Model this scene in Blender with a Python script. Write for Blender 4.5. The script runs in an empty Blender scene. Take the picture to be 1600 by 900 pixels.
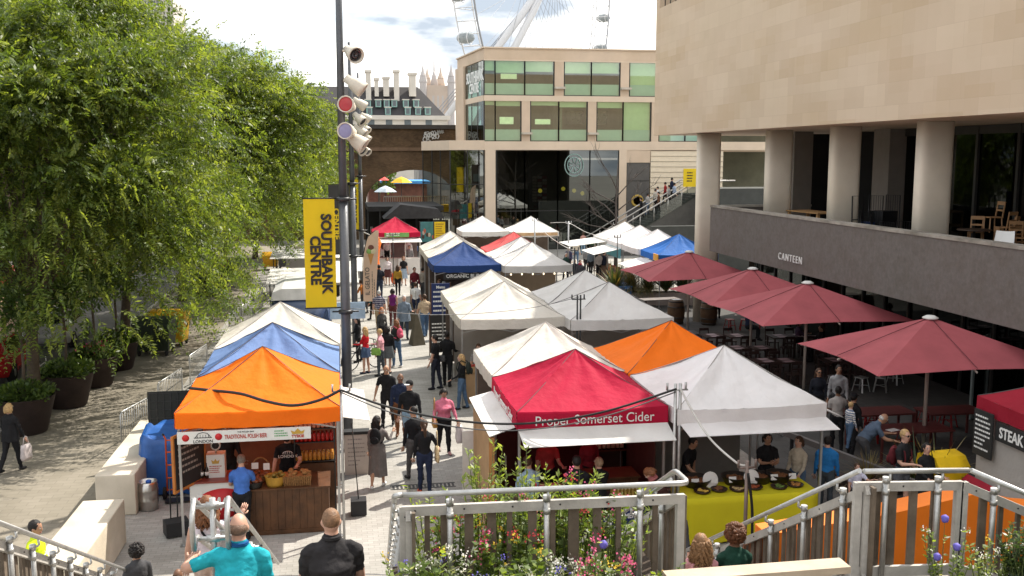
import bpy, bmesh, math, random
import numpy as np
from math import sin, cos, tan, pi, radians, sqrt, atan2
from mathutils import Vector, Matrix, noise

SC = bpy.context.scene
COL = SC.collection
rnd = random.Random(7)

# camera
F_PX, CAM_H = 1556.0, 7.3
PITCH = math.atan(207.0 / F_PX)
YAW = radians(9.9)
cam_data = bpy.data.cameras.new('camera')
cam_data.sensor_width = 36.0
cam_data.lens = 36.0 * F_PX / 1600.0
cam_data.clip_start = 0.1
cam_data.clip_end = 5000
cam = bpy.data.objects.new('camera', cam_data)
COL.objects.link(cam)
cam.location = (0, 0, CAM_H)
cam.rotation_euler = (pi / 2 - PITCH, 0, -YAW)
SC.camera = cam

# sun, sky, exposure
SUN_EL = radians(49)
SUN_DIR = Vector((0.83, 0.555, 0)).normalized() * cos(SUN_EL) + Vector((0, 0, sin(SUN_EL)))
sun_data = bpy.data.lights.new('sun', 'SUN')
sun_data.energy = 4.3
sun_data.angle = radians(0.55)
sun_data.color = (1.0, 0.93, 0.82)
sun = bpy.data.objects.new('sun', sun_data)
COL.objects.link(sun)
sun.rotation_euler = SUN_DIR.to_track_quat('Z', 'Y').to_euler()
sun.location = (20, 10, 40)

W = bpy.data.worlds.new('World')
SC.world = W
W.use_nodes = True
wn, wl = W.node_tree.nodes, W.node_tree.links
bg = wn['Background']
sky = wn.new('ShaderNodeTexSky')
sky.sky_type = 'NISHITA'
sky.sun_disc = False
sky.sun_elevation = SUN_EL
sky.sun_rotation = atan2(SUN_DIR.x, SUN_DIR.y)
sky.air_density = 1.0
sky.dust_density = 1.5
tc = wn.new('ShaderNodeTexCoord')
mp = wn.new('ShaderNodeMapping')
mp.inputs['Scale'].default_value = (1.0, 1.0, 3.2)
mp.inputs['Location'].default_value = (0.35, 0.1, 0.12)
wl.new(tc.outputs['Generated'], mp.inputs['Vector'])
cn = wn.new('ShaderNodeTexNoise')
cn.inputs['Scale'].default_value = 3.1
cn.inputs['Detail'].default_value = 9
cn.inputs['Roughness'].default_value = 0.58
cn.inputs['Distortion'].default_value = 0.35
wl.new(mp.outputs[0], cn.inputs['Vector'])
cr = wn.new('ShaderNodeValToRGB')
cr.color_ramp.elements[0].position = 0.36
cr.color_ramp.elements[0].color = (0.1, 0.1, 0.1, 1)
cr.color_ramp.elements[1].position = 0.52
cr.color_ramp.elements[1].color = (1, 1, 1, 1)
wl.new(cn.outputs['Fac'], cr.inputs['Fac'])
cn2 = wn.new('ShaderNodeTexNoise')
cn2.inputs['Scale'].default_value = 5.0
cn2.inputs['Detail'].default_value = 6
wl.new(mp.outputs[0], cn2.inputs['Vector'])
cr2 = wn.new('ShaderNodeValToRGB')
cr2.color_ramp.elements[0].position = 0.4
cr2.color_ramp.elements[0].color = (3.5, 4.0, 4.6, 1)
cr2.color_ramp.elements[1].position = 0.56
cr2.color_ramp.elements[1].color = (13.0, 12.6, 11.9, 1)
wl.new(cn2.outputs['Fac'], cr2.inputs['Fac'])
mx = wn.new('ShaderNodeMixRGB')
wl.new(cr.outputs['Color'], mx.inputs['Fac'])
wl.new(sky.outputs[0], mx.inputs['Color1'])
wl.new(cr2.outputs['Color'], mx.inputs['Color2'])
wl.new(mx.outputs[0], bg.inputs['Color'])
bg.inputs['Strength'].default_value = 0.105

SC.view_settings.view_transform = 'Standard'
SC.view_settings.look = 'None'
SC.view_settings.gamma = 1
SC.view_settings.use_curve_mapping = False
SC.view_settings.exposure = 0.86
try:
 SC.cycles.max_bounces = 7
 SC.cycles.diffuse_bounces = 3
 SC.cycles.glossy_bounces = 3
 SC.cycles.transmission_bounces = 3
 SC.cycles.transparent_max_bounces = 10
 SC.cycles.sample_clamp_indirect = 6
except Exception:
 pass

# where a picture point lies in the place
def ray(u, v):
 cx = (u - 800) / F_PX
 cy = (450 - v) / F_PX
 f = cos(PITCH) + cy * sin(PITCH)
 z = -sin(PITCH) + cy * cos(PITCH)
 return Vector((cx * cos(YAW) + f * sin(YAW), -cx * sin(YAW) + f * cos(YAW), z))
def G(u, v, z=0.0):
 d = ray(u, v)
 t = (z - CAM_H) / d.z
 return Vector((d.x * t, d.y * t, z))
def atY(u, v, Y):
 d = ray(u, v)
 t = Y / d.y
 return Vector((d.x * t, Y, CAM_H + d.z * t))
def atX(u, v, X):
 d = ray(u, v)
 t = X / d.x
 return Vector((X, d.y * t, CAM_H + d.z * t))

# materials
MATS = {}
def rgb(h):
 h = h.lstrip('#')
 c = [int(h[i:i + 2], 16) / 255 for i in (0, 2, 4)]
 return tuple(x / 12.92 if x <= 0.04045 else ((x + 0.055) / 1.055) ** 2.4 for x in c)
def M(name, col=None, rough=0.6, metal=0.0, var=0.18, vs=2.5, bump=0.0, bs=30.0, trans=0.0, spec=0.4, stain=0.0, emit=0.0, bd=0.02):
 if name in MATS:
  return MATS[name]
 if isinstance(col, str):
  col = rgb(col)
 m = bpy.data.materials.new(name)
 m.use_nodes = True
 nt = m.node_tree
 n, l = nt.nodes, nt.links
 b = n['Principled BSDF']
 b.inputs['Roughness'].default_value = rough
 b.inputs['Metallic'].default_value = metal
 b.inputs['Specular IOR Level'].default_value = spec
 t = n.new('ShaderNodeTexCoord')
 src = t.outputs['Object']
 nz = n.new('ShaderNodeTexNoise')
 nz.inputs['Scale'].default_value = vs
 nz.inputs['Detail'].default_value = 5
 nz.inputs['Roughness'].default_value = 0.6
 l.new(src, nz.inputs['Vector'])
 rp = n.new('ShaderNodeValToRGB')
 rp.color_ramp.elements[0].position = 0.28
 rp.color_ramp.elements[1].position = 0.72
 rp.color_ramp.elements[0].color = (*[max(0, c * (1 - var)) for c in col], 1)
 rp.color_ramp.elements[1].color = (*[min(1, c * (1 + var)) for c in col], 1)
 l.new(nz.outputs['Fac'], rp.inputs['Fac'])
 out = rp.outputs['Color']
 if stain:
  n2 = n.new('ShaderNodeTexNoise')
  n2.inputs['Scale'].default_value = vs * 0.35
  n2.inputs['Detail'].default_value = 8
  l.new(src, n2.inputs['Vector'])
  r2 = n.new('ShaderNodeValToRGB')
  r2.color_ramp.elements[0].position = 0.42
  r2.color_ramp.elements[1].position = 0.62
  r2.color_ramp.elements[0].color = (1, 1, 1, 1)
  k = 1 - stain
  r2.color_ramp.elements[1].color = (k, k * 0.98, k * 0.94, 1)
  l.new(n2.outputs['Fac'], r2.inputs['Fac'])
  mm = n.new('ShaderNodeMixRGB')
  mm.blend_type = 'MULTIPLY'
  mm.inputs['Fac'].default_value = 1
  l.new(out, mm.inputs['Color1'])
  l.new(r2.outputs['Color'], mm.inputs['Color2'])
  out = mm.outputs['Color']
 l.new(out, b.inputs['Base Color'])
 if bump:
  n3 = n.new('ShaderNodeTexNoise')
  n3.inputs['Scale'].default_value = bs
  n3.inputs['Detail'].default_value = 4
  l.new(src, n3.inputs['Vector'])
  bp = n.new('ShaderNodeBump')
  bp.inputs['Strength'].default_value = bump
  bp.inputs['Distance'].default_value = bd
  l.new(n3.outputs['Fac'], bp.inputs['Height'])
  l.new(bp.outputs['Normal'], b.inputs['Normal'])
 if emit:
  b.inputs['Emission Color'].default_value = (*col, 1)
  b.inputs['Emission Strength'].default_value = emit
 if trans:
  tr = n.new('ShaderNodeBsdfTranslucent')
  l.new(out, tr.inputs['Color'])
  ms = n.new('ShaderNodeMixShader')
  ms.inputs['Fac'].default_value = trans
  l.new(b.outputs[0], ms.inputs[1])
  l.new(tr.outputs[0], ms.inputs[2])
  l.new(ms.outputs[0], n['Material Output'].inputs['Surface'])
 MATS[name] = m
 return m
def glass(name, tint, refl=0.12, rough=0.02):
 if name in MATS:
  return MATS[name]
 m = bpy.data.materials.new(name)
 m.use_nodes = True
 n, l = m.node_tree.nodes, m.node_tree.links
 n.remove(n['Principled BSDF'])
 tr = n.new('ShaderNodeBsdfTransparent')
 tr.inputs['Color'].default_value = (*tint, 1)
 gl = n.new('ShaderNodeBsdfGlossy')
 gl.inputs['Roughness'].default_value = rough
 gl.inputs['Color'].default_value = (0.95, 1, 0.97, 1)
 lw = n.new('ShaderNodeLayerWeight')
 lw.inputs['Blend'].default_value = 0.5
 pw = n.new('ShaderNodeMath')
 pw.operation = 'POWER'
 pw.inputs[1].default_value = 5
 l.new(lw.outputs['Facing'], pw.inputs[0])
 ad = n.new('ShaderNodeMath')
 ad.operation = 'MULTIPLY_ADD'
 ad.inputs[1].default_value = 0.85
 ad.inputs[2].default_value = 0.045 + refl
 ad.use_clamp = True
 l.new(pw.outputs[0], ad.inputs[0])
 ms = n.new('ShaderNodeMixShader')
 l.new(ad.outputs[0], ms.inputs['Fac'])
 l.new(tr.outputs[0], ms.inputs[1])
 l.new(gl.outputs[0], ms.inputs[2])
 l.new(ms.outputs[0], n['Material Output'].inputs['Surface'])
 MATS[name] = m
 return m
def brick_mat(name, c1, c2, mortar, scale, bw=0.5, rh=0.25, msize=0.012, rough=0.85, rot=None, stain=0.3, bump=0.25, planar='xy', off=0.5, big=0.25):
 """Blocks laid in courses, in metres, with blotches and stains; planar says which two object axes carry the courses."""
 if name in MATS:
  return MATS[name]
 m = bpy.data.materials.new(name)
 m.use_nodes = True
 n, l = m.node_tree.nodes, m.node_tree.links
 b = n['Principled BSDF']
 b.inputs['Roughness'].default_value = rough
 b.inputs['Specular IOR Level'].default_value = 0.25
 t = n.new('ShaderNodeTexCoord')
 sx = n.new('ShaderNodeSeparateXYZ')
 cx = n.new('ShaderNodeCombineXYZ')
 l.new(t.outputs['Object'], sx.inputs[0])
 a, c = planar
 l.new(sx.outputs['xyz'.index(a)], cx.inputs[0])
 l.new(sx.outputs['xyz'.index(c)], cx.inputs[1])
 br = n.new('ShaderNodeTexBrick')
 br.offset = off
 br.inputs['Scale'].default_value = scale
 br.inputs['Brick Width'].default_value = bw
 br.inputs['Row Height'].default_value = rh
 br.inputs['Mortar Size'].default_value = msize
 br.inputs['Mortar Smooth'].default_value = 0.3
 br.inputs['Bias'].default_value = 0.0
 br.inputs['Color1'].default_value = (*c1, 1)
 br.inputs['Color2'].default_value = (*c2, 1)
 br.inputs['Mortar'].default_value = (*mortar, 1)
 l.new(cx.outputs[0], br.inputs['Vector'])
 nz = n.new('ShaderNodeTexNoise')
 nz.inputs['Scale'].default_value = big
 nz.inputs['Detail'].default_value = 8
 nz.inputs['Roughness'].default_value = 0.62
 l.new(t.outputs['Object'], nz.inputs['Vector'])
 rp = n.new('ShaderNodeValToRGB')
 rp.color_ramp.elements[0].position = 0.35
 rp.color_ramp.elements[1].position = 0.65
 k = 1 - stain
 rp.color_ramp.elements[0].color = (k, k, k * 0.97, 1)
 rp.color_ramp.elements[1].color = (1, 1, 1, 1)
 l.new(nz.outputs['Fac'], rp.inputs['Fac'])
 mm = n.new('ShaderNodeMixRGB')
 mm.blend_type = 'MULTIPLY'
 mm.inputs['Fac'].default_value = 1
 l.new(br.outputs['Color'], mm.inputs['Color1'])
 l.new(rp.outputs['Color'], mm.inputs['Color2'])
 l.new(mm.outputs['Color'], b.inputs['Base Color'])
 bp = n.new('ShaderNodeBump')
 bp.inputs['Strength'].default_value = bump
 bp.inputs['Distance'].default_value = 0.01
 bp.invert = True
 l.new(br.outputs['Fac'], bp.inputs['Height'])
 l.new(bp.outputs['Normal'], b.inputs['Normal'])
 MATS[name] = m
 return m

# mesh collecting
class MB:
 def __init__(s):
  s.v = []; s.f = []; s.m = []; s.mats = []; s.sm = []
 def mi(s, mat):
  if mat not in s.mats:
   s.mats.append(mat)
  return s.mats.index(mat)
 def add(s, vs, fs, mat, smooth=False):
  o = len(s.v)
  s.v.extend([tuple(x) for x in vs])
  i = s.mi(mat)
  for f in fs:
   s.f.append(tuple(o + k for k in f)); s.m.append(i); s.sm.append(smooth)
  return s
 def box(s, x0, x1, y0, y1, z0, z1, mat, rot=0.0, piv=None):
  vs = [(x, y, z) for z in (z0, z1) for y in (y0, y1) for x in (x0, x1)]
  if rot:
   p = piv or ((x0 + x1) / 2, (y0 + y1) / 2)
   c, q = cos(rot), sin(rot)
   vs = [(p[0] + (x - p[0]) * c - (y - p[1]) * q, p[1] + (x - p[0]) * q + (y - p[1]) * c, z) for x, y, z in vs]
  return s.add(vs, [(0, 2, 3, 1), (4, 5, 7, 6), (0, 1, 5, 4), (2, 6, 7, 3), (0, 4, 6, 2), (1, 3, 7, 5)], mat)
 def bar(s, a, b, w, h, mat, up=(0, 0, 1)):
  a, b = Vector(a), Vector(b)
  d = (b - a).normalized()
  u = Vector(up)
  sd = d.cross(u)
  if sd.length < 1e-4:
   sd = d.cross(Vector((1, 0, 0)))
  sd.normalize()
  u = sd.cross(d).normalized()
  vs = []
  for p in (a, b):
   for q, r in ((-1, -1), (1, -1), (1, 1), (-1, 1)):
    vs.append(p + sd * (q * w / 2) + u * (r * h / 2))
  return s.add(vs, [(0, 1, 2, 3), (7, 6, 5, 4), (0, 4, 5, 1), (1, 5, 6, 2), (2, 6, 7, 3), (3, 7, 4, 0)], mat)
 def tube(s, pts, r, mat, n=8, cap=True, flat=1.0):
  pts = [Vector(p) for p in pts]
  rs = r if isinstance(r, (list, tuple)) else [r] * len(pts)
  ds = []
  for i in range(len(pts)):
   a = pts[max(0, i - 1)]; b = pts[min(len(pts) - 1, i + 1)]
   d = b - a
   ds.append(d.normalized() if d.length > 1e-9 else Vector((0, 0, 1)))
  ref = Vector((0, 0, 1)) if abs(ds[0].z) < 0.9 else Vector((1, 0, 0))
  u = ds[0].cross(ref).normalized()
  vs, fs = [], []
  for i, p in enumerate(pts):
   u = (u - ds[i] * u.dot(ds[i]))
   u = u.normalized() if u.length > 1e-6 else ds[i].orthogonal().normalized()
   w = ds[i].cross(u)
   for k in range(n):
    a = 2 * pi * k / n
    vs.append(p + u * (cos(a) * rs[i]) + w * (sin(a) * rs[i] * flat))
  for i in range(len(pts) - 1):
   for k in range(n):
    k2 = (k + 1) % n
    fs.append((i * n + k, i * n + k2, (i + 1) * n + k2, (i + 1) * n + k))
  s.add(vs, fs, mat, True)
  if cap:
   o = len(s.v) - len(vs)
   i = s.mi(mat)
   s.f.append(tuple(o + k for k in reversed(range(n)))); s.m.append(i); s.sm.append(False)
   e = o + (len(pts) - 1) * n
   s.f.append(tuple(e + k for k in range(n))); s.m.append(i); s.sm.append(False)
  return s
 def lathe(s, prof, c, mat, n=20, axis=None, smooth=True):
  """prof: (radius, height) from bottom to top."""
  c = Vector(c)
  R = Vector((0, 0, 1)).rotation_difference(Vector(axis)).to_matrix() if axis is not None else Matrix.Identity(3)
  vs, fs = [], []
  for r, h in prof:
   for k in range(n):
    a = 2 * pi * k / n
    vs.append(c + R @ Vector((r * cos(a), r * sin(a), h)))
  for i in range(len(prof) - 1):
   for k in range(n):
    k2 = (k + 1) % n
    fs.append((i * n + k, i * n + k2, (i + 1) * n + k2, (i + 1) * n + k))
  fs.append(tuple(reversed(range(n))))
  e = (len(prof) - 1) * n
  fs.append(tuple(e + k for k in range(n)))
  return s.add(vs, fs, mat, smooth)
 def ell(s, c, r, mat, nu=10, nv=7, R=None, jit=0.0, seed=0):
  c = Vector(c)
  q = random.Random(seed)
  vs, fs = [], []
  def put(d):
   k = 1 + (q.uniform(-jit, jit) if jit else 0)
   p = Vector((d[0] * r[0] * k, d[1] * r[1] * k, d[2] * r[2] * k))
   if R is not None:
    p = R @ p
   vs.append(c + p)
  put((0, 0, -1))
  for i in range(1, nv):
   t = pi * i / nv
   for k in range(nu):
    a = 2 * pi * k / nu
    put((sin(t) * cos(a), sin(t) * sin(a), -cos(t)))
  put((0, 0, 1))
  for k in range(nu):
   fs.append((0, 1 + (k + 1) % nu, 1 + k))
  for i in range(nv - 2):
   for k in range(nu):
    k2 = (k + 1) % nu
    fs.append((1 + i * nu + k, 1 + i * nu + k2, 1 + (i + 1) * nu + k2, 1 + (i + 1) * nu + k))
  e = len(vs) - 1
  b = 1 + (nv - 2) * nu
  for k in range(nu):
   fs.append((e, b + k, b + (k + 1) % nu))
  return s.add(vs, fs, mat, True)
 def prism(s, poly, y0, y1, mat, axis='y'):
  """poly: 2D outline; axis y: (x,z) extruded along y; axis x: (y,z) along x; axis z: (x,y) along z."""
  n = len(poly)
  def P(a, b, t):
   return {'y': (a, t, b), 'x': (t, a, b), 'z': (a, b, t)}[axis]
  vs = [P(a, b, y0) for a, b in poly] + [P(a, b, y1) for a, b in poly]
  fs = [tuple(range(n)), tuple(reversed(range(n, 2 * n)))] + [(i, n + i, n + (i + 1) % n, (i + 1) % n) for i in range(n)]
  return s.add(vs, fs, mat)
 def quad(s, a, b, c, d, mat):
  return s.add([a, b, c, d], [(0, 1, 2, 3)], mat)
 def xf(s, mtx, start=0):
  for i in range(start, len(s.v)):
   s.v[i] = tuple(mtx @ Vector(s.v[i]))
  return s
 def build(s, name, parent=None, loc=None, rz=0.0, fix=False):
  me = bpy.data.meshes.new(name)
  me.from_pydata(s.v, [], s.f)
  for m in s.mats:
   me.materials.append(m)
  me.polygons.foreach_set('material_index', s.m)
  me.polygons.foreach_set('use_smooth', s.sm)
  if fix:
   bm = bmesh.new(); bm.from_mesh(me)
   bmesh.ops.recalc_face_normals(bm, faces=bm.faces)
   bm.to_mesh(me); bm.free()
  me.update()
  o = bpy.data.objects.new(name, me)
  COL.objects.link(o)
  if loc is not None:
   o.location = loc
  o.rotation_euler = (0, 0, rz)
  if parent is not None:
   o.parent = parent
  return o

def tag(o, label, cat, group=None):
 o['label'] = label; o['category'] = cat
 if group:
  o['group'] = group
 return o
def thing(name, label, cat, loc=(0, 0, 0), rz=0.0, group=None):
 o = bpy.data.objects.new(name, None)
 o.empty_display_size = 0.3
 COL.objects.link(o)
 o.location = loc
 o.rotation_euler = (0, 0, rz)
 return tag(o, label, cat, group)
def structure(o):
 o['kind'] = 'structure'
 return o
def kids(o):
 return [c for c in o.children]
CH = {}
def dup(root, loc, rz, label, group=None):
 def cp(o, par):
  c = o.copy()
  COL.objects.link(c)
  c.parent = par
  for ch in list(o.children):
   cp(ch, c)
  return c
 c = cp(root, None)
 c.location = loc
 c.rotation_euler = (0, 0, rz)
 c['label'] = label
 if group:
  c['group'] = group
 return c

# lettering
_TXT = {}
def text_geo(txt, size, ext=0.004, bold=0.0, sx=1.0, space=1.0):
 key = (txt, size, ext, bold, sx, space)
 if key in _TXT:
  return _TXT[key]
 cu = bpy.data.curves.new('lettering', 'FONT')
 cu.body = txt
 cu.size = size
 cu.extrude = ext
 cu.offset = bold
 cu.space_character = space
 cu.align_x = 'CENTER'
 cu.align_y = 'CENTER'
 cu.resolution_u = 3
 o = bpy.data.objects.new('lettering', cu)
 COL.objects.link(o)
 dg = bpy.context.evaluated_depsgraph_get()
 me = o.evaluated_get(dg).to_mesh()
 vs = [Vector((v.co.x * sx, v.co.y, v.co.z)) for v in me.vertices]
 fs = [tuple(p.vertices) for p in me.polygons]
 o.evaluated_get(dg).to_mesh_clear()
 bpy.data.objects.remove(o)
 bpy.data.curves.remove(cu)
 _TXT[key] = (vs, fs)
 return vs, fs
def put_text(mb, txt, c, size, mat, xdir=(1, 0, 0), ydir=(0, 0, 1), ext=0.004, bold=0.0, sx=1.0, space=1.0, serif=0.0):
 vs, fs = text_geo(txt, size, ext, bold, sx, space)
 X = Vector(xdir).normalized(); Y = Vector(ydir).normalized(); Z = X.cross(Y)
 c = Vector(c)
 mb.add([c + X * v.x + Y * v.y + Z * v.z for v in vs], fs, mat)
 return mb
def scribble(mb, x0, x1, y0, y1, mat, place, rows, seed=1, fill=0.75, lh=0.5):
 """Rows of small word-like marks for small print nobody can read; place(a, b) maps board coordinates to points."""
 q = random.Random(seed)
 for r in range(rows):
  b1 = y1 - (y1 - y0) * r / rows
  b0 = b1 - (y1 - y0) / rows * lh
  a = x0
  end = x0 + (x1 - x0) * q.uniform(fill * 0.7, 1)
  while a < end:
   w = (x1 - x0) * q.uniform(0.04, 0.14)
   e = min(a + w, end)
   mb.quad(place(a, b0), place(e, b0), place(e, b1), place(a, b1), mat)
   a = e + (x1 - x0) * 0.025
# people
SKINS = {'fair': M('skin fair', (0.52, 0.30, 0.22), 0.5, var=0.08, vs=9), 'tan': M('skin tan', (0.40, 0.22, 0.14), 0.5, var=0.08, vs=9),
   'brown': M('skin brown', (0.17, 0.085, 0.05), 0.5, var=0.1, vs=9), 'dark': M('skin dark', (0.075, 0.037, 0.024), 0.45, var=0.1, vs=9)}
EYEW = M('eye white', (0.7, 0.68, 0.65), 0.3, var=0.02)
EYED = M('eye iris', (0.03, 0.02, 0.015), 0.2, var=0.02)
LIP = M('lips', (0.33, 0.11, 0.09), 0.5, var=0.05)
_CL = {}
def cloth(col, rough=0.85):
 key = (tuple(col), rough)
 if key not in _CL:
  _CL[key] = M('cloth %d' % len(_CL), col, rough, var=0.22, vs=7, bump=0.55, bs=16, spec=0.2)
 return _CL[key]
def hairmat(col):
 key = ('h',) + tuple(col)
 if key not in _CL:
  _CL[key] = M('hair %d' % len(_CL), col, 0.55, var=0.45, vs=34, bump=0.5, bs=60, spec=0.35)
 return _CL[key]
BLACK = (0.014, 0.014, 0.016); NAVY = (0.02, 0.028, 0.06); DGREY = (0.06, 0.06, 0.065); DENIM = (0.07, 0.12, 0.2); LDENIM = (0.25, 0.36, 0.47)
WHITE = (0.72, 0.72, 0.71); KHAKI = (0.33, 0.25, 0.16); BROWN = (0.12, 0.06, 0.035); GREY = (0.27, 0.27, 0.28)
H_BLACK = (0.012, 0.009, 0.008); H_BROWN = (0.06, 0.03, 0.016); H_AUB = (0.17, 0.065, 0.025); H_BLOND = (0.42, 0.27, 0.12); H_GREY = (0.5, 0.49, 0.47)

def finger_set(mb, wrist, hd, side_v, palm_n, mat, s, curl=0.5):
 """Four fingers of different lengths with a knuckle bend and a thumb leaving the palm's side."""
 base = wrist + hd * (0.088 * s)
 for k, (off, ln) in enumerate(((-0.031, 0.068), (-0.010, 0.078), (0.011, 0.074), (0.030, 0.058))):
  p0 = base + side_v * (off * s) - hd * (0.02 * s)
  d1 = (hd + palm_n * (0.25 * curl)).normalized()
  d2 = (hd + palm_n * (1.1 * curl)).normalized()
  p1 = p0 + d1 * ((ln * 0.5 + 0.02) * s)
  p2 = p1 + d2 * (ln * 0.52 * s)
  mb.tube([p0, p1, p2], [0.0095 * s, 0.009 * s, 0.0065 * s], mat, 5)
 p0 = wrist + hd * (0.035 * s) - side_v * (0.03 * s)
 p1 = p0 + (hd * 0.6 - side_v * 0.75 + palm_n * 0.3).normalized() * (0.038 * s)
 p2 = p1 + (hd * 0.95 - side_v * 0.15 + palm_n * 0.4).normalized() * (0.032 * s)
 mb.tube([p0, p1, p2], [0.0125 * s, 0.0105 * s, 0.008 * s], mat, 5)

def person(x, y, z, face, label, top=BLACK, bottom=BLACK, shoe=BLACK, skin='fair', hair=('short', H_BROWN), h=1.72, girth=1.0,
   female=False, sleeve='long', legs='long', armL=(4, 8, 14), armR=(4, 8, 14), legL=(6, 6), legR=(-8, 4), lean=0, yaw=0, nod=0,
   skirt=None, coat=None, vox=0.02, group='people at the food market', extra=None, scarf=None, glasses=False, inL=0, inR=0, curl=0.5, stripe=None):
 s = h / 1.75
 g = girth
 sk = SKINS[skin]
 mt, mbm, msh = cloth(top), cloth(bottom), cloth(shoe, 0.6)
 comp = MB()
 dummy = sk
 def leg(side, fl, kb):
  a, b = radians(fl), radians(fl - kb)
  hip = Vector((side * 0.09, 0, 0))
  knee = hip + Vector((side * 0.015, sin(a), -cos(a))).normalized() * 0.43
  ank = knee + Vector((0, sin(b), -cos(b))) * 0.41
  return hip, knee, ank
 lL, lR = leg(-1, *legL), leg(1, *legR)
 hz = -min(lL[2].z, lR[2].z) + 0.085
 up = Vector((0, 0, hz))
 lL = [p + up for p in lL]; lR = [p + up for p in lR]
 segs = []                                    # (a, b, radius, region)
 Rl = Matrix.Rotation(radians(-lean), 3, 'X')
 def U(px, py, pz):                           # a point of the upper body, height given above the hip line
  return Rl @ Vector((px, py, pz)) + up
 wf = 0.93 if female else 1.0
 rings = [(-0.10, 0.10, 0.085), (-0.03, 0.163 * (1.06 if female else 1), 0.115), (0.07, 0.152, 0.108), (0.16, 0.135 * (0.93 if female else 1.04), 0.10),
    (0.30, 0.16 * wf, 0.118), (0.40, 0.176 * wf, 0.114), (0.455, 0.158 * wf, 0.098), (0.505, 0.108, 0.076), (0.545, 0.066, 0.062), (0.62, 0.055, 0.057)]
 n = 14
 vs, fs = [], []
 for (hh, rx, ry) in rings:
  k = g if hh < 0.5 else 1
  ky = g * (1 + (g - 1) * 0.7) if hh < 0.4 else 1
  for q in range(n):
   a = 2 * pi * q / n
   yy = sin(a) * ry * ky
   if female and abs(hh - 0.33) < 0.06 and yy > 0:
    yy *= 1.28
   vs.append(U(cos(a) * rx * k, yy + (0.012 if hh > 0.5 else 0), hh))
 for i in range(len(rings) - 1):
  for q in range(n):
   q2 = (q + 1) % n
   fs.append((i * n + q, i * n + q2, (i + 1) * n + q2, (i + 1) * n + q))
 fs.append(tuple(reversed(range(n)))); fs.append(tuple((len(rings) - 1) * n + q for q in range(n)))
 comp.add(vs, fs, dummy)
 segs += [(U(-0.06, 0, -0.02), U(0.06, 0, -0.02), 0.12 * g, 'bottom'), (U(0, 0, 0.10), U(0, 0, 0.42), 0.135 * g, 'top'),
    (U(-0.15 * g, 0, 0.47), U(0.15 * g, 0, 0.47), 0.07, 'top'), (U(0, 0.012, 0.575), U(0, 0.012, 0.62), 0.055, 'skin')]
 Hm = Matrix.Translation(U(0, 0.026, 0.68)) @ (Rl @ Matrix.Rotation(radians(yaw), 3, 'Z') @ Matrix.Rotation(radians(-nod), 3, 'X')).to_4x4()
 Hr = Hm.to_3x3()
 def HP(a, b, c):
  return Hm @ Vector((a, b, c))
 comp.ell(HP(0, 0, 0.008), (0.076, 0.096, 0.112), dummy, 14, 10, Hr)
 comp.ell(HP(0, 0.026, -0.06), (0.055, 0.062, 0.064), dummy, 12, 8, Hr)
 comp.ell(HP(0, 0.096, -0.012), (0.014, 0.022, 0.027), dummy, 8, 6, Hr)
 for sd in (-1, 1):
  comp.ell(HP(sd * 0.078, -0.005, -0.005), (0.013, 0.022, 0.032), dummy, 8, 6, Hr)
 segs.append((HP(0, 0, -0.03), HP(0, 0, 0.03), 0.1, 'skin'))
 hands = []
 for side, (fl, ab, el), inn in ((-1, armL, inL), (1, armR, inR)):
  a, b = radians(fl), radians(ab)
  d1 = Vector((side * sin(b), cos(b) * sin(a), -cos(b) * cos(a)))
  a2, b2 = radians(fl + el), radians(ab * 0.6 - inn)
  d2 = Vector((side * sin(b2), cos(b2) * sin(a2), -cos(b2) * cos(a2)))
  sh = U(side * 0.178 * wf * (0.5 + 0.5 * g), 0, 0.436)
  d1 = Rl @ d1; d2 = Rl @ d2
  el_p = sh + d1 * 0.285
  wr = el_p + d2 * 0.25
  hd = (d2 + Vector((0, 0, -0.15))).normalized()
  tk = (0.5 + 0.5 * g) * (0.92 if female else 1)
  comp.tube([U(side * 0.07, 0, 0.462), U(side * 0.13 * wf * (0.5 + 0.5 * g), 0, 0.456), sh + d1 * 0.02, sh + d1 * 0.09, el_p - d1 * 0.04, el_p + d2 * 0.04, wr - d2 * 0.05, wr + d2 * 0.01],
     [0.04, 0.052 * tk, 0.057 * tk, 0.055 * tk, 0.044 * tk, 0.043 * tk, 0.03 * tk, 0.027 * tk], dummy, 10)
  sv = hd.cross(Vector((0, 1, 0.2)) if abs(hd.y) < 0.9 else Vector((0, 0, 1))).normalized()
  pn = sv.cross(hd).normalized()
  if pn.y < 0:
   pn = -pn
  comp.tube([wr - hd * 0.01, wr + hd * 0.03, wr + hd * 0.085], [0.026, 0.04, 0.037], dummy, 10, True, 0.5 if abs(pn.dot(Vector((0, 0, 1)))) < 2 else 1)
  hands.append((wr, hd, sv, pn))
  rgn = {'long': ('top', 'top'), 'short': ('top', 'skin'), 'none': ('skin', 'skin')}[sleeve]
  if sleeve == 'short':
   segs += [(sh, sh + d1 * 0.17, 0.055, 'top'), (sh + d1 * 0.21, el_p, 0.045, 'skin'), (el_p, wr, 0.035, 'skin')]
  else:
   segs += [(sh + d1 * (0.02 if sleeve == 'none' else 0), el_p, 0.05, rgn[0]), (el_p, wr - d2 * 0.02, 0.036, rgn[1])]
  segs.append((wr + hd * 0.01, wr + hd * 0.09, 0.03, 'skin'))
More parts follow.
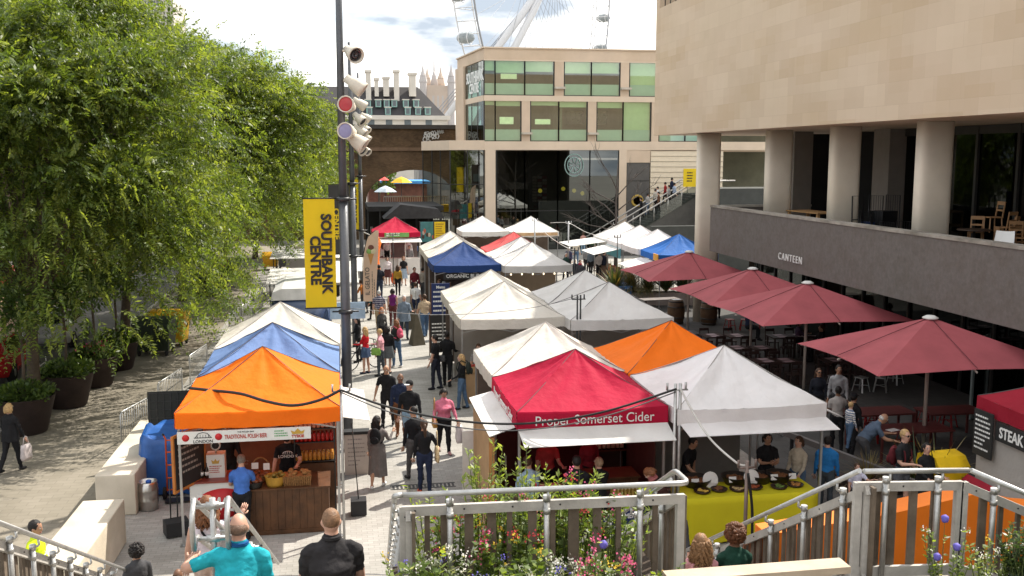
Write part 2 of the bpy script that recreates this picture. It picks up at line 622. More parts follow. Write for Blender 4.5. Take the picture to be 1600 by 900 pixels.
 for (hip, knee, ank) in (lL, lR):
  dk = (knee - hip).normalized(); da = (ank - knee).normalized()
  lk = 0.5 + 0.5 * g
  comp.tube([hip - dk * 0.05, hip + dk * 0.1, knee - dk * 0.05, knee + da * 0.05, knee + da * 0.14, ank - da * 0.06, ank + da * 0.03],
     [0.098 * lk, 0.094 * lk, 0.064 * lk, 0.058 * lk, 0.06 * lk, 0.044, 0.042] if legs == 'long' else [0.098 * lk, 0.09 * lk, 0.058, 0.052, 0.055, 0.036, 0.034], dummy, 12)
  fx = 0.02 if hip.x > 0 else -0.02
  sole = ank + Vector((0, 0, -0.045))
  comp.tube([sole + Vector((0, -0.075, 0.0)), sole + Vector((0, -0.03, 0.012)), sole + Vector((fx * 0.5, 0.06, 0.0)), sole + Vector((fx, 0.14, -0.01)), sole + Vector((fx, 0.175, -0.015))],
     [0.026, 0.043, 0.045, 0.04, 0.022], dummy, 10, True, 0.95)
  if legs == 'long':
   segs += [(hip, knee, 0.08 * lk, 'bottom'), (knee, ank + da * 0.0, 0.05, 'bottom')]
  elif legs == 'short':
   segs += [(hip, hip + dk * 0.37, 0.08 * lk, 'bottom'), (hip + dk * 0.43, knee, 0.06, 'skin'), (knee, ank, 0.045, 'skin')]
  else:
   segs += [(hip, hip + dk * 0.1, 0.08 * lk, 'bottom'), (hip + dk * 0.2, knee, 0.07, 'skin'), (knee, ank, 0.045, 'skin')]
  segs.append((sole + Vector((0, -0.06, 0)), sole + Vector((fx, 0.16, -0.01)), 0.045, 'shoe'))
 tmpm = bpy.data.meshes.new('tmp')
 tmpm.from_pydata(comp.v, [], comp.f)
 tmp = bpy.data.objects.new('tmp', tmpm)
 COL.objects.link(tmp)
 md = tmp.modifiers.new('r', 'REMESH')
 md.mode = 'VOXEL'
 md.voxel_size = vox
 dg = bpy.context.evaluated_depsgraph_get()
 bm = bmesh.new()
 bm.from_mesh(tmp.evaluated_get(dg).to_mesh())
 bpy.data.objects.remove(tmp)
 for _ in range(2):
  bmesh.ops.smooth_vert(bm, verts=bm.verts, factor=0.5, use_axis_x=True, use_axis_y=True, use_axis_z=True)
 bm.verts.index_update()
 P = np.array([v.co[:] for v in bm.verts])
 FI = [tuple(v.index for v in f.verts) for f in bm.faces]
 bm.free()
 A = np.array([sg[0][:] for sg in segs]); B = np.array([sg[1][:] for sg in segs]); Rr = np.array([sg[2] for sg in segs])
 C = np.array([P[list(f)].mean(0) for f in FI])
 AB = B - A
 t = np.clip(((C[:, None, :] - A[None]) * AB[None]).sum(2) / np.maximum((AB * AB).sum(1), 1e-9)[None], 0, 1)
 D = np.linalg.norm(C[:, None, :] - (A[None] + t[..., None] * AB[None]), axis=2) - Rr[None]
 best = D.argmin(1)
 CP = A[None] + t[..., None] * AB[None]
 vr = np.zeros(len(P)); vd = np.zeros((len(P), 3))
 for i, f in enumerate(FI):
  r = segs[best[i]][3]
  if r in ('top', 'bottom'):
   dd = C[i] - CP[i, best[i]]
   vd[list(f)] = dd / max(1e-6, np.linalg.norm(dd)); vr[list(f)] = 1
 for i in np.nonzero(vr)[0]:
  p = P[i]
  k = noise.noise(Vector((p[0] * 9 + x * 7, p[1] * 9 + y * 5, p[2] * 15))) + 0.6 * noise.noise(Vector((p[0] * 20 + y, p[1] * 20, p[2] * 30 + x)))
  P[i] = p + vd[i] * (0.004 + 0.011 * k)
 body = MB()
 mats = {'top': mt, 'bottom': mbm, 'skin': sk, 'shoe': msh}
 body.v = [tuple(p * s) for p in P]
 sm2 = cloth(stripe) if stripe else None
 for i, f in enumerate(FI):
  r = segs[best[i]][3]
  m_ = mats[r]
  if sm2 and r == 'top' and int(C[i][2] / 0.04) % 2 == 0:
   m_ = sm2
  body.f.append(f); body.m.append(body.mi(m_)); body.sm.append(True)
 o0 = len(body.v)
 for wr, hd, sv, pn in hands:
  finger_set(body, wr, hd, sv, pn, sk, 1.0, curl)
 for sd in (-1, 1):
  body.ell(HP(sd * 0.031, 0.086, 0.016), (0.014, 0.010, 0.009), EYEW, 8, 6, Hr)
  body.ell(HP(sd * 0.031, 0.0945, 0.016), (0.0065, 0.004, 0.0075), EYED, 8, 6, Hr)
  body.ell(HP(sd * 0.032, 0.093, 0.036), (0.02, 0.006, 0.005), hairmat(hair[1]), 8, 6, Hr)
 body.ell(HP(0, 0.087, -0.058), (0.025, 0.009, 0.008), LIP, 8, 6, Hr)
 for i in range(o0, len(body.v)):
  body.v[i] = tuple(Vector(body.v[i]) * s)
 o = body.build('person', None, (x, y, z), radians(-face))
 tag(o, label, 'person', group)
 Sc = Matrix.Scale(s, 4)
 st, hc = hair
 hm = hairmat(hc)
 q = random.Random(int(abs(x * 91 + y * 37) * 10))
 hb = MB()
 if st in ('short', 'long', 'pony', 'bun', 'cap', 'crop', 'curly', 'afro', 'bob'):
  if st == 'crop':
   hb.ell(HP(0, -0.014, 0.026), (0.0785, 0.094, 0.096), hm, 16, 12, Hr)
  elif st == 'afro':
   for k in range(240):
    u = Vector((q.gauss(0, 1), q.gauss(0, 1), q.gauss(0, 1))).normalized()
    if u.y > 0.35 and u.z < 0.45:
     continue
    r = q.uniform(0.016, 0.03)
    hb.ell(HP(u.x * 0.115, u.y * 0.12 - 0.02, u.z * 0.115 + 0.035), (r, r, r), hm, 7, 5, None, 0.25, k)
   hb.ell(HP(0, -0.03, 0.035), (0.11, 0.11, 0.11), hm, 12, 9, Hr)
  else:
   hb.ell(HP(0, -0.02, 0.024), (0.085, 0.1, 0.104), hm, 20, 14, Hr, 0.045, 3)
  if st in ('long', 'curly', 'bob', 'pony'):
   ln = {'long': 0.34, 'curly': 0.3, 'bob': 0.16, 'pony': 0.36}[st]
   if st == 'pony':
    hb.tube([HP(0, -0.1, 0.03), HP(0, -0.135, -0.01), HP(0, -0.125, -ln * 0.5), HP(0.01, -0.11, -ln)], [0.03, 0.036, 0.034, 0.012], hm, 8)
    hb.ell(HP(0, -0.085, -0.03), (0.06, 0.04, 0.07), hm, 10, 8, Hr)
   else:
    nl = 40 if st == 'curly' else 18
    for k in range(nl):
     a = pi * (0.02 + 0.96 * (k + 0.5) / nl)            # strands round the back from ear to ear
     ex = cos(a) * 0.082; ey = -sin(a) * 0.085 - 0.012
     fl2 = 1.0 + (0.5 if st == 'curly' else 0.12)
     wob = 0.024 if st == 'curly' else 0.007
     L = ln * q.uniform(0.8, 1.05)
     pts = []
     for j in range(7):
      tt = j / 6
      sp = 1 + (fl2 - 1) * min(1, tt * 1.6)
      pts.append(HP(ex * sp + wob * sin(j * 2.3 + k), ey * sp - 0.015 * tt + wob * cos(j * 1.9 + k * 1.3), 0.05 - L * tt))
     kk = 0.7 if st == 'curly' else 0.92
     hb.tube(pts, [c_ * kk for c_ in (0.02, 0.03, 0.03, 0.028, 0.026, 0.02, 0.008)], hm, 6)
  if st == 'bun':
   hb.ell(HP(0, -0.1, 0.07), (0.045, 0.045, 0.042), hm, 10, 8, Hr, 0.06, 5)
 elif st == 'ring':                                                  # bald on top, short at the sides
  hb.ell(HP(0, -0.024, -0.004), (0.0795, 0.085, 0.066), hm, 14, 10, Hr)
 if hb.v:
  hb.xf(Sc)
  hb.build('hair', o)
 if extra:
  extra(o, HP, Hr, U, s, Sc, hands, (lL, lR))
 if glasses:
  e = MB()
  gm = M('sunglasses', (0.008, 0.008, 0.009), 0.15, var=0.02, spec=0.6)
  for sd in (-1, 1):
   e.ell(HP(sd * 0.034, 0.103, 0.014), (0.028, 0.008, 0.021), gm, 10, 7, Hr)
   e.tube([HP(sd * 0.06, 0.095, 0.018), HP(sd * 0.082, 0.0, 0.018)], 0.004, gm, 5)
  e.tube([HP(-0.01, 0.108, 0.018), HP(0.01, 0.108, 0.018)], 0.004, gm, 5)
  e.xf(Sc).build('sunglasses', o)
 if scarf:
  e = MB()
  sm = cloth(scarf)
  for k in range(3):
   c = 0.55 + 0.028 * k
   pts = [U(cos(a) * (0.085 - 0.008 * k), sin(a) * (0.085 - 0.008 * k) + 0.01, c) for a in [2 * pi * j / 12 for j in range(13)]]
   e.tube(pts, 0.026, sm, 6)
  e.xf(Sc).build('scarf', o)
 for garment, nm in ((skirt, 'skirt'), (coat, 'coat')):
  if not garment:
   continue
  col, z0, z1, fl = garment                                        # above the hip line, metres: top, hem, flare
  e = MB()
  cm = cloth(col)
  nn = 24
  vs, fs = [], []
  rows = 9
  sw = (lL[2].y + lR[2].y) / 2
  for i in range(rows):
   t = i / (rows - 1)
   hh = z0 + (z1 - z0) * t
   for k in range(nn):
    a = 2 * pi * k / nn
    w_ = (0.012 + 0.02 * t) * sin(a * 6 + x * 3)
    base_x, base_y = (0.166 * g, 0.122 * g * g) if hh < 0.1 else (0.15 * g, 0.118 * g * g)
    gx = base_x + fl * t + w_ + 0.012
    gy = base_y + fl * 0.85 * t + w_ + 0.012
    p = Vector((cos(a) * gx, sin(a) * gy + sw * 0.35 * max(0, -hh), hh))
    vs.append((Rl @ p if hh > 0 else p) + up)
  for i in range(rows - 1):
   for k in range(nn):
    k2 = (k + 1) % nn
    fs.append((i * nn + k, (i + 1) * nn + k, (i + 1) * nn + k2, i * nn + k2))
  e.add(vs, fs, cm, True)
  e.xf(Sc)
  e.build(nm, o)
 o['_s'] = s
 return o

def backpack_on(p, col, label, big=1.0, cat='backpack'):
 s = 1.0
 m = cloth(col)
 hz = 0.925
 b = MB()
 w, d, hh = 0.15 * big, 0.085 * big, 0.21 * big
 b.ell((0, -0.20, hz + 0.3), (w, d, hh), m, 14, 10)
 b.ell((0, -0.265 - 0.02 * big, hz + 0.22), (w * 0.75, d * 0.55, hh * 0.5), m, 12, 8)
 r = thing('backpack', label, cat, p.location, p.rotation_euler.z)
 b.build('bag_body', r)
 t = MB()
 for sd in (-1, 1):
  t.tube([(sd * 0.09, -0.15, hz + 0.47), (sd * 0.12, -0.02, hz + 0.535), (sd * 0.125, 0.1, hz + 0.46), (sd * 0.13, 0.125, hz + 0.3), (sd * 0.13, 0.05, hz + 0.15), (sd * 0.11, -0.13, hz + 0.12)], 0.016, m, 6)
 t.build('shoulder_strap', r)
 return r
def bag_at(p, lx, ly, lz, w, h, d, col, label, cat='bag', name='bag', strap=0.3, rough=0.6, taper=1.15, strap_col=None):
 r = thing(name, label, cat, p.location, p.rotation_euler.z)
 m = M('bag %s %.2f' % (str(col), rough), col, rough, var=0.15, vs=9, bump=0.5, bs=12)
 b = MB()
 n, vs, fs = 12, [], []
 for i in range(6):
  t = i / 5
  k = taper + (1 - taper) * t
  kk = k * (1 if 0 < i < 5 else 0.86)
  for j in range(n):
   a = 2 * pi * j / n
   e = 0.55
   cx = abs(cos(a)) ** e * (1 if cos(a) > 0 else -1); sy = abs(sin(a)) ** e * (1 if sin(a) > 0 else -1)
   vs.append((lx + cx * d / 2 * kk + 0.008 * sin(i * 2 + j), ly + sy * w / 2 * kk + 0.008 * cos(i * 3 + j), lz + h * t))
 for i in range(5):
  for j in range(n):
   j2 = (j + 1) % n
   fs.append((i * n + j, i * n + j2, (i + 1) * n + j2, (i + 1) * n + j))
 fs.append(tuple(reversed(range(n)))); fs.append(tuple(5 * n + j for j in range(n)))
 b.add(vs, fs, m, True)
 b.build('bag_body', r)
 if strap:
  t = MB()
  t.tube([(lx, ly - w * 0.35, lz + h - 0.01), (lx, ly - w * 0.2, lz + h + strap * 0.8), (lx, ly, lz + h + strap), (lx, ly + w * 0.2, lz + h + strap * 0.8), (lx, ly + w * 0.35, lz + h - 0.01)], 0.009, M('strap %s' % str(strap_col), strap_col, 0.6) if strap_col else m, 6)
  t.build('strap', r)
 return r
def cap_extra(col, peak=None, brim=False):
 def f(o, HP, Hr, U, s, Sc, hands, lg):
  e = MB()
  m = cloth(col)
  e.ell(HP(0, -0.01, 0.055), (0.09, 0.107, 0.08), m, 14, 10, Hr)
  if brim:
   e.ell(HP(0, 0, 0.05), (0.17, 0.18, 0.012), m, 18, 6, Hr)
  else:
   e.ell(HP(0, 0.1, 0.045), (0.07, 0.085, 0.01), cloth(peak or col), 12, 6, Hr)
  e.xf(Sc).build('hat' if brim else 'cap', o)
 return f
def collar_extra(col):
 def f(o, HP, Hr, U, s, Sc, hands, lg):
  e = MB()
  for k in range(2):
   e.tube([U(cos(a) * 0.072, sin(a) * 0.072 + 0.008, 0.535 + 0.014 * k + 0.012 * (sin(a) < 0)) for a in [2 * pi * j / 16 for j in range(17)]], 0.013, cloth(col), 6)
  e.xf(Sc).build('collar', o)
 return f
# ground
PAVE = brick_mat('pale paving setts', (0.335, 0.322, 0.30), (0.41, 0.395, 0.37), (0.26, 0.25, 0.232), 1.0, 0.21, 0.105, 0.005, stain=0.3, big=0.5, bump=0.35)
PROM = brick_mat('promenade paving', (0.245, 0.218, 0.175), (0.28, 0.25, 0.205), (0.2, 0.178, 0.142), 1.0, 0.4, 0.2, 0.008, stain=0.30, big=0.45, bump=0.25)
TERR_SHADED = brick_mat('shade darkened terrace paving', (0.075, 0.072, 0.069), (0.09, 0.086, 0.083), (0.05, 0.049, 0.047), 1.0, 0.45, 0.45, 0.01, stain=0.2, big=0.5)  # shade under the umbrellas is put into this darker paving colour
ASPH = M('asphalt', (0.13, 0.125, 0.12), 0.9, var=0.2, vs=1.2, bump=0.3, bs=120, stain=0.2)
ROADR = M('buff road surface', (0.34, 0.22, 0.14), 0.9, var=0.16, vs=0.8, bump=0.2, bs=90, stain=0.2)
def sheet(name, x0, x1, y0, y1, z, mat):
 return structure(MB().quad((x0, y0, z), (x1, y0, z), (x1, y1, z), (x0, y1, z), mat).build(name))
sheet('ground', -1500, 1500, -200, 3500, 0.0, M('far ground', (0.22, 0.21, 0.19), 0.9, var=0.2, vs=0.05))
sheet('promenade', -8.85, -5.0, 5, 90, 0.004, PROM)
sheet('plaza', -5.0, 30, 5, 76, 0.004, PAVE)
sheet('terrace', 9.8, 19.0, 17.5, 48, 0.008, TERR_SHADED)
sheet('road', -22, -9.0, 5, 90, 0.004, ASPH)
sheet('road_surface', -20.5, -13.2, 38, 62, 0.008, ROADR)
kb = MB()
kb.box(-9.0, -8.85, 5, 90, 0, 0.11, M('kerb stone', (0.36, 0.34, 0.3), 0.85, var=0.15, vs=3, bump=0.2))
structure(kb.build('kerb'))
ym = M('yellow road paint', (0.65, 0.42, 0.06), 0.8, var=0.2, vs=6)
structure(MB().quad((-12.9, 30, 0.012), (-12.75, 30, 0.012), (-12.75, 70, 0.012), (-12.9, 70, 0.012), ym).build('road_marking'))
gm = MB()
gdk = M('drain iron', (0.05, 0.05, 0.05), 0.6, 0.5, var=0.2, vs=8)
for k in range(16):
 gm.box(1.05 + k * 0.088, 1.10 + k * 0.088, 21.3, 21.52, 0.004, 0.010, gdk)
gm.box(1.0, 2.45, 21.26, 21.3, 0.004, 0.012, gdk); gm.box(1.0, 2.45, 21.52, 21.56, 0.004, 0.012, gdk)
structure(gm.build('drain'))

# terrace building on the right
STONE = brick_mat('travertine cladding', (0.585, 0.462, 0.342), (0.64, 0.515, 0.388), (0.55, 0.43, 0.315), 1.0, 1.15, 0.62, 0.006, stain=0.06, big=0.35, bump=0.04, planar='yz', off=0.37)
def stone_patches(m):
 nt = m.node_tree; n, l = nt.nodes, nt.links
 b = n['Principled BSDF']
 src = b.inputs['Base Color'].links[0].from_socket
 t = n.new('ShaderNodeTexCoord'); mpp = n.new('ShaderNodeMapping')
 mpp.inputs['Scale'].default_value = (1, 0.45, 1.5)
 l.new(t.outputs['Object'], mpp.inputs['Vector'])
 vo = n.new('ShaderNodeTexNoise'); vo.inputs['Scale'].default_value = 0.55; vo.inputs['Detail'].default_value = 2
 sn = n.new('ShaderNodeVectorMath'); sn.operation = 'SNAP'; sn.inputs[1].default_value = (50, 0.2587, 0.465)
 l.new(mpp.outputs[0], sn.inputs[0]); l.new(sn.outputs[0], vo.inputs['Vector'])
 rp = n.new('ShaderNodeValToRGB')
 rp.color_ramp.elements[0].position = 0.36; rp.color_ramp.elements[0].color = (0.93, 0.90, 0.84, 1)
 rp.color_ramp.elements[1].position = 0.5; rp.color_ramp.elements[1].color = (1, 1, 1, 1)
 e = rp.color_ramp.elements.new(0.66); e.color = (1.03, 1.04, 1.05, 1)
 l.new(vo.outputs['Fac'], rp.inputs['Fac'])
 mm = n.new('ShaderNodeMixRGB'); mm.blend_type = 'MULTIPLY'; mm.inputs['Fac'].default_value = 1
 l.new(src, mm.inputs['Color1']); l.new(rp.outputs['Color'], mm.inputs['Color2']); l.new(mm.outputs[0], b.inputs['Base Color'])
stone_patches(STONE)
PLASTER = M('cream column render', (0.74, 0.66, 0.55), 0.7, var=0.05, vs=1.5, stain=0.08)
AGG = M('grey aggregate parapet', (0.15, 0.132, 0.122), 0.9, var=0.13, vs=9, bump=0.4, bs=70, stain=0.1)
COPE = M('weathered coping', (0.33, 0.30, 0.26), 0.85, var=0.25, vs=2.5, stain=0.35, bump=0.2)
DARKGL = glass('dark glazing', (0.06, 0.064, 0.064), -0.02)
FRAMEM = M('dark bronze frame', (0.045, 0.042, 0.04), 0.45, 0.4, var=0.15)
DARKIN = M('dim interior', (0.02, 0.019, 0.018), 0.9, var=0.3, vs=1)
XB = 15.1
tb = thing('terrace_building', 'stone clad concrete building with columns and terrace balcony on the right', 'building')
w = MB()
w.box(XB, 36, -25, 39.6, 8.26, 15.8, STONE)
w.box(XB, 36, 39.6, 46.67, 8.26, 14.15, STONE)
w.box(XB, 36, 46.2, 46.67, 14.15, 15.8, STONE)
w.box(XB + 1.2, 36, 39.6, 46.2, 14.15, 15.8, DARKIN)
w.build('upper_wall', tb)
w = MB()
w.box(XB + 0.16, XB + 0.2, 39.7, 46.1, 15.1, 15.14, FRAMEM)
for k in range(9):
 w.box(XB + 0.16, XB + 0.2, 39.9 + k * 0.75, 39.94 + k * 0.75, 14.15, 15.1, FRAMEM)
w.build('window', tb)
w = MB()
w.box(XB, XB + 0.28, -25, 39.02, 3.39, 5.2, AGG)
w.box(XB + 0.28, 19.4, 38.76, 39.02, 3.39, 5.2, AGG)
w.build('balcony_parapet', tb)
w = MB()
for k in range(32):
 y0 = -25 + k * 2.0
 w.box(XB - 0.03, XB + 0.33, y0, y0 + 1.99, 5.203, 5.285, COPE)
w.box(XB + 0.335, 19.4, 38.72, 39.06, 5.203, 5.285, COPE)
w.build('coping', tb)
w = MB()
w.box(XB + 0.281, 22, -25, 38.75, 3.43, 4.2, M('terrace slab', (0.3, 0.28, 0.26), 0.85, var=0.15))
w.build('balcony_floor', tb)
for (cx, cy, z0) in ((15.95, 41.6, 0.0), (16.75, 36.3, 4.203), (16.75, 31.2, 4.203), (16.75, 26.1, 4.203), (16.75, 21.0, 4.203), (16.75, 15.9, 4.203)):
 c = MB()
 pl = []
 for k in range(32):
  a = 2 * pi * k / 32
  pl.append((cx + 0.52 * abs(cos(a)) ** 0.42 * (1 if cos(a) >= 0 else -1), cy + 0.24 * abs(sin(a)) ** 0.6 * (1 if sin(a) >= 0 else -1)))
 c.prism(pl, z0, 8.255, PLASTER, 'z')
 for i in range(len(c.sm)):
  c.sm[i] = i >= 2
 c.build('column', tb)
gx = 20.2
g = MB()
g.quad((gx, -25, 4.2), (gx, 33.2, 4.2), (gx, 33.2, 8.26), (gx, -25, 8.26), DARKGL)
g.build('glazing', tb)
fr = MB()
for k in range(20):
 y0 = -5 + k * 2.0
 if y0 < 33:
  fr.box(gx - 0.09, gx + 0.05, y0, y0 + 0.12, 4.2, 8.26, FRAMEM)
fr.box(gx - 0.07, gx + 0.06, -25, 33.2, 7.98, 8.25, FRAMEM)
fr.box(gx - 0.07, gx + 0.06, -25, 33.2, 4.2, 4.34, FRAMEM)
fr.box(gx - 0.07, gx + 0.06, 23.0, 26.2, 6.2, 6.3, M('pale door frame', (0.28, 0.28, 0.27), 0.5, var=0.1))
fr.build('glazing_frame', tb)
ct = MB()
cmx = M('pale curtain', (0.42, 0.43, 0.38), 0.9, var=0.1)
for (ya, yb) in ((28.0, 31.0), (24.3, 27.0)):
 n = 46
 vs = []
 for i in range(n):
  yy = ya + (yb - ya) * i / (n - 1)
  vs += [(gx + 0.35 + 0.07 * sin(i * 1.35), yy, 4.22), (gx + 0.35 + 0.06 * sin(i * 1.35 + 0.3), yy, 8.2)]
 ct.add(vs, [(2 * i, 2 * i + 2, 2 * i + 3, 2 * i + 1) for i in range(n - 1)], cmx, True)
ct.build('curtain', tb)
bk = MB()
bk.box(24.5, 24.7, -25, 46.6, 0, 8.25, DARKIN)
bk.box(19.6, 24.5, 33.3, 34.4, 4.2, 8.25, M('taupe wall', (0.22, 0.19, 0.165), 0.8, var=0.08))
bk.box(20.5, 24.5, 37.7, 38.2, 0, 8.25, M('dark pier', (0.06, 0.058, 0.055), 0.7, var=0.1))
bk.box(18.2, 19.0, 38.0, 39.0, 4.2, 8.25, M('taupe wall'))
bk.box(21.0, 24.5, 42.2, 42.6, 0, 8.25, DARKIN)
bk.build('interior_wall', tb)
g = MB()
g.quad((19.0, -25, 0), (19.0, 44, 0), (19.0, 44, 3.41), (19.0, -25, 3.41), DARKGL)
g.build('glazing', tb)
fr = MB()
for k in range(28):
 y0 = 2 + k * 1.5
 fr.box(18.93, 19.05, y0, y0 + 0.09, 0, 3.4, FRAMEM)
fr.box(18.94, 19.06, -25, 44, 2.55, 2.68, FRAMEM)
fr.build('glazing_frame', tb)
dr = MB()
dfm = M('grey green door frame', (0.2, 0.24, 0.24), 0.5, 0.2, var=0.1)
a = Vector((18.2, 25.2, 0.02)); b_ = Vector((17.2, 24.4, 0.02))
for p, q in (((a), (b_)),):
 up_ = Vector((0, 0, 2.2))
 dr.bar(a, a + up_, 0.08, 0.06, dfm); dr.bar(b_, b_ + up_, 0.08, 0.06, dfm)
 dr.bar(a + up_, b_ + up_, 0.06, 0.09, dfm); dr.bar(a + Vector((0, 0, 0.06)), b_ + Vector((0, 0, 0.06)), 0.06, 0.14, dfm)
 dr.quad(a, b_, b_ + up_, a + up_, DARKGL)
dr.build('door', tb)
sg = MB()
pc = atX(1238, 404, XB)
put_text(sg, 'CANTEEN', (XB - 0.09, pc.y, pc.z), 0.34, M('sign white', (0.72, 0.72, 0.7), 0.4, var=0.03), (0, -1, 0), (0, 0, 1), 0.012, 0.0, 0.95, 1.35)
sg.build('lettering', tb)

def on_balcony(u, X):
 p = atX(u, 400, X)
 return Vector((X, p.y, 4.203))
WOODP = M('pallet wood', (0.42, 0.24, 0.10), 0.8, var=0.3, vs=6, bump=0.3)
p = on_balcony(1268, 17.6)
r = thing('pallet_bench', 'low bench of bare pallet wood on the balcony between columns', 'bench', p, 0.1)
b = MB()
for k in range(6):
 b.box(-0.5 + k * 0.17, -0.36 + k * 0.17, -1.1, 1.1, 0.98, 1.02, WOODP)
b.build('bench_top', r)
for yy in (-1.0, 0.95):
 b = MB()
 b.box(-0.45, -0.35, yy, yy + 0.1, 0, 0.975, WOODP); b.box(0.35, 0.45, yy, yy + 0.1, 0, 0.975, WOODP); b.box(-0.45, 0.45, yy + 0.02, yy + 0.08, 0.45, 0.55, WOODP)
 b.build('leg_frame', r)
BLU = M('blue plastic', (0.03, 0.07, 0.25), 0.5, var=0.15)
STEELD = M('dark steel', (0.05, 0.05, 0.052), 0.45, 0.7, var=0.2)
p = on_balcony(1311, 17.0)
r = thing('folding_screen', 'tall narrow dark blue panel standing on the balcony beside a column', 'panel', p)
b = MB(); b.box(-0.12, 0.12, -0.03, 0.03, 0, 1.85, BLU); b.build('panel', r)
b = MB(); b.box(-0.2, 0.2, -0.15, 0.15, 0, 0.04, STEELD); b.build('base', r)
def trolley(u, X, label, hh, col, kind):
 p = on_balcony(u, X)
 r = thing('roll_cage' if kind else 'hand_trolley', label, 'trolley', p, 0.3)
 b = MB()
 if kind:
  for sx in (-0.4, 0.4):
   b = MB(); b.tube([(sx, -0.3, 0.15), (sx, -0.3, hh), (sx, 0.3, hh), (sx, 0.3, 0.15)], 0.02, STEELD, 6)
   for k in range(5):
    b.tube([(sx, -0.2 + 0.1 * k, 0.15), (sx, -0.2 + 0.1 * k, hh)], 0.008, STEELD, 5)
   b.build('cage_side', r)
  b = MB(); b.box(-0.36, 0.36, -0.27, 0.27, 0.2, hh * 0.7, M('stacked crates %s' % col[0], col, 0.6, var=0.4, vs=5)); b.build('load', r)
 else:
  b.tube([(-0.25, 0, 0.1), (-0.25, 0.05, hh), (0.25, 0.05, hh), (0.25, 0, 0.1)], 0.022, STEELD, 6)
  b.tube([(-0.25, 0.02, hh * 0.55), (0.25, 0.02, hh * 0.55)], 0.018, STEELD, 6)
  b.build('handle', r)
  b = MB(); b.box(-0.3, 0.3, -0.5, 0.05, 0.12, 0.18, M('trolley deck', col, 0.6)); b.build('deck', r)
 for sx in (-0.3, 0.3):
  MB().lathe([(0.02, -0.02), (0.07, -0.02), (0.07, 0.02), (0.02, 0.02)], (sx, -0.2, 0.07), STEELD, 12, (1, 0, 0)).build('wheel', r)
trolley(1338, 17.2, 'black flat trolley with a tall hoop handle on the balcony', 1.75, (0.02, 0.02, 0.02), 0)
trolley(1352, 17.5, 'shorter black hoop handled trolley behind the parapet', 1.1, (0.02, 0.03, 0.08), 0)
trolley(1378, 18.4, 'dark roll cage of black crates parked by the curtain', 1.75, (0.012, 0.012, 0.014), 1)
trolley(1397, 18.0, 'low roll cage with brown crates near the curtain on balcony', 0.95, (0.13, 0.06, 0.03), 1)
trolley(1363, 18.2, 'roll cage with blue crates behind the hoop trolley', 1.2, (0.02, 0.04, 0.12), 1)
p = on_balcony(1520, 17.5)
r = thing('bar_table', 'dark round bar table on the balcony by the stacked chairs', 'table', p)
b = MB(); b.lathe([(0.45, 0), (0.46, 0.02), (0.45, 0.04)], (0, 0, 1.02), M('dark wood', (0.05, 0.03, 0.02), 0.5, var=0.3, vs=6), 20); b.build('tabletop', r)
b = MB(); b.lathe([(0.25, 0), (0.25, 0.03), (0.04, 0.06), (0.035, 1.02)], (0, 0, 0), STEELD, 14); b.build('pedestal', r)
CHW = M('chair beech', (0.35, 0.19, 0.085), 0.5, var=0.2, vs=6)
def simple_chair(name, label, loc, rz, wood, seat, back=True, h=0.45, group=None, cat='chair'):
 r = thing(name, label, cat, loc, rz, group)
 b = MB(); b.box(-0.2, 0.2, -0.2, 0.2, h - 0.03, h, seat); b.build('seat', r)
 for sx in (-0.17, 0.17):
  for sy in (-0.17, 0.17):
   l_ = MB(); l_.bar((sx * 1.12, sy * 1.12, 0), (sx, sy, h - 0.03), 0.03, 0.03, wood); l_.build('leg', r)
 if back:
  b = MB()
  for sx in (-0.17, 0.17):
   b.bar((sx, -0.19, h), (sx, -0.25, h + 0.42), 0.03, 0.03, wood)
  b.bar((-0.18, -0.24, h + 0.38), (0.18, -0.24, h + 0.38), 0.025, 0.1, wood)
  b.bar((-0.17, -0.215, h + 0.18), (0.17, -0.215, h + 0.18), 0.02, 0.05, wood)
  b.build('backrest', r)
 return r
pp = on_balcony(1548, 18.2)
c0 = simple_chair('dining_chair', 'beech chairs stacked on the balcony beyond the white chair', (pp.x, pp.y, 4.203), 0.4, CHW, CHW, group='stacked beech chairs on the balcony')
for i in range(11):
 dup(c0, (pp.x + (i % 4) * 0.5 - 0.3, pp.y - 0.8 + (i % 3) * 0.55, 4.203 + (0.42 if i % 2 else 0.0) + 0.25 * (i % 3)), 0.3 * i, 'beech chairs stacked on the balcony beyond the white chair', 'stacked beech chairs on the balcony')
p = on_balcony(1563, 16.1)
r = thing('shell_chair', 'white moulded shell chair behind the balcony parapet', 'chair', p + Vector((0, 0, 0.35)), 2.2)
b = MB()
WPL = M('white plastic', (0.75, 0.74, 0.72), 0.4, var=0.04)
n = 10
vs = []
for i in range(n):
 t = i / (n - 1)
 yy = 0.22 - 0.44 * min(1, t * 2) if t < 0.5 else -0.22 - 0.1 * (t - 0.5) * 2
 zz = 0.44 if t < 0.45 else 0.44 + (t - 0.45) * 0.8
 for k in range(7):
  a = (k / 6 - 0.5) * 2
  vs.append((a * 0.24 * (1 - 0.25 * max(0, t - 0.6)), yy + 0.05 * a * a * (1 if t > 0.5 else 0), zz + 0.06 * a * a * (1 if t < 0.5 else 0.3)))
fs = [(i * 7 + k, i * 7 + k + 1, (i + 1) * 7 + k + 1, (i + 1) * 7 + k) for i in range(n - 1) for k in range(6)]
o = len(vs)
vs += [(x, y, z - 0.015) for x, y, z in vs]
fs += [tuple(o + q for q in reversed(f)) for f in list(fs)]
b.add(vs, fs, WPL, True); b.build('seat_shell', r)
for sx in (-0.18, 0.18):
 for sy in (-0.18, 0.16):
  l_ = MB(); l_.bar((sx * 1.2, sy * 1.2, -0.34), (sx * 0.5, sy * 0.5, 0.45), 0.02, 0.02, CHW); l_.build('leg', r)

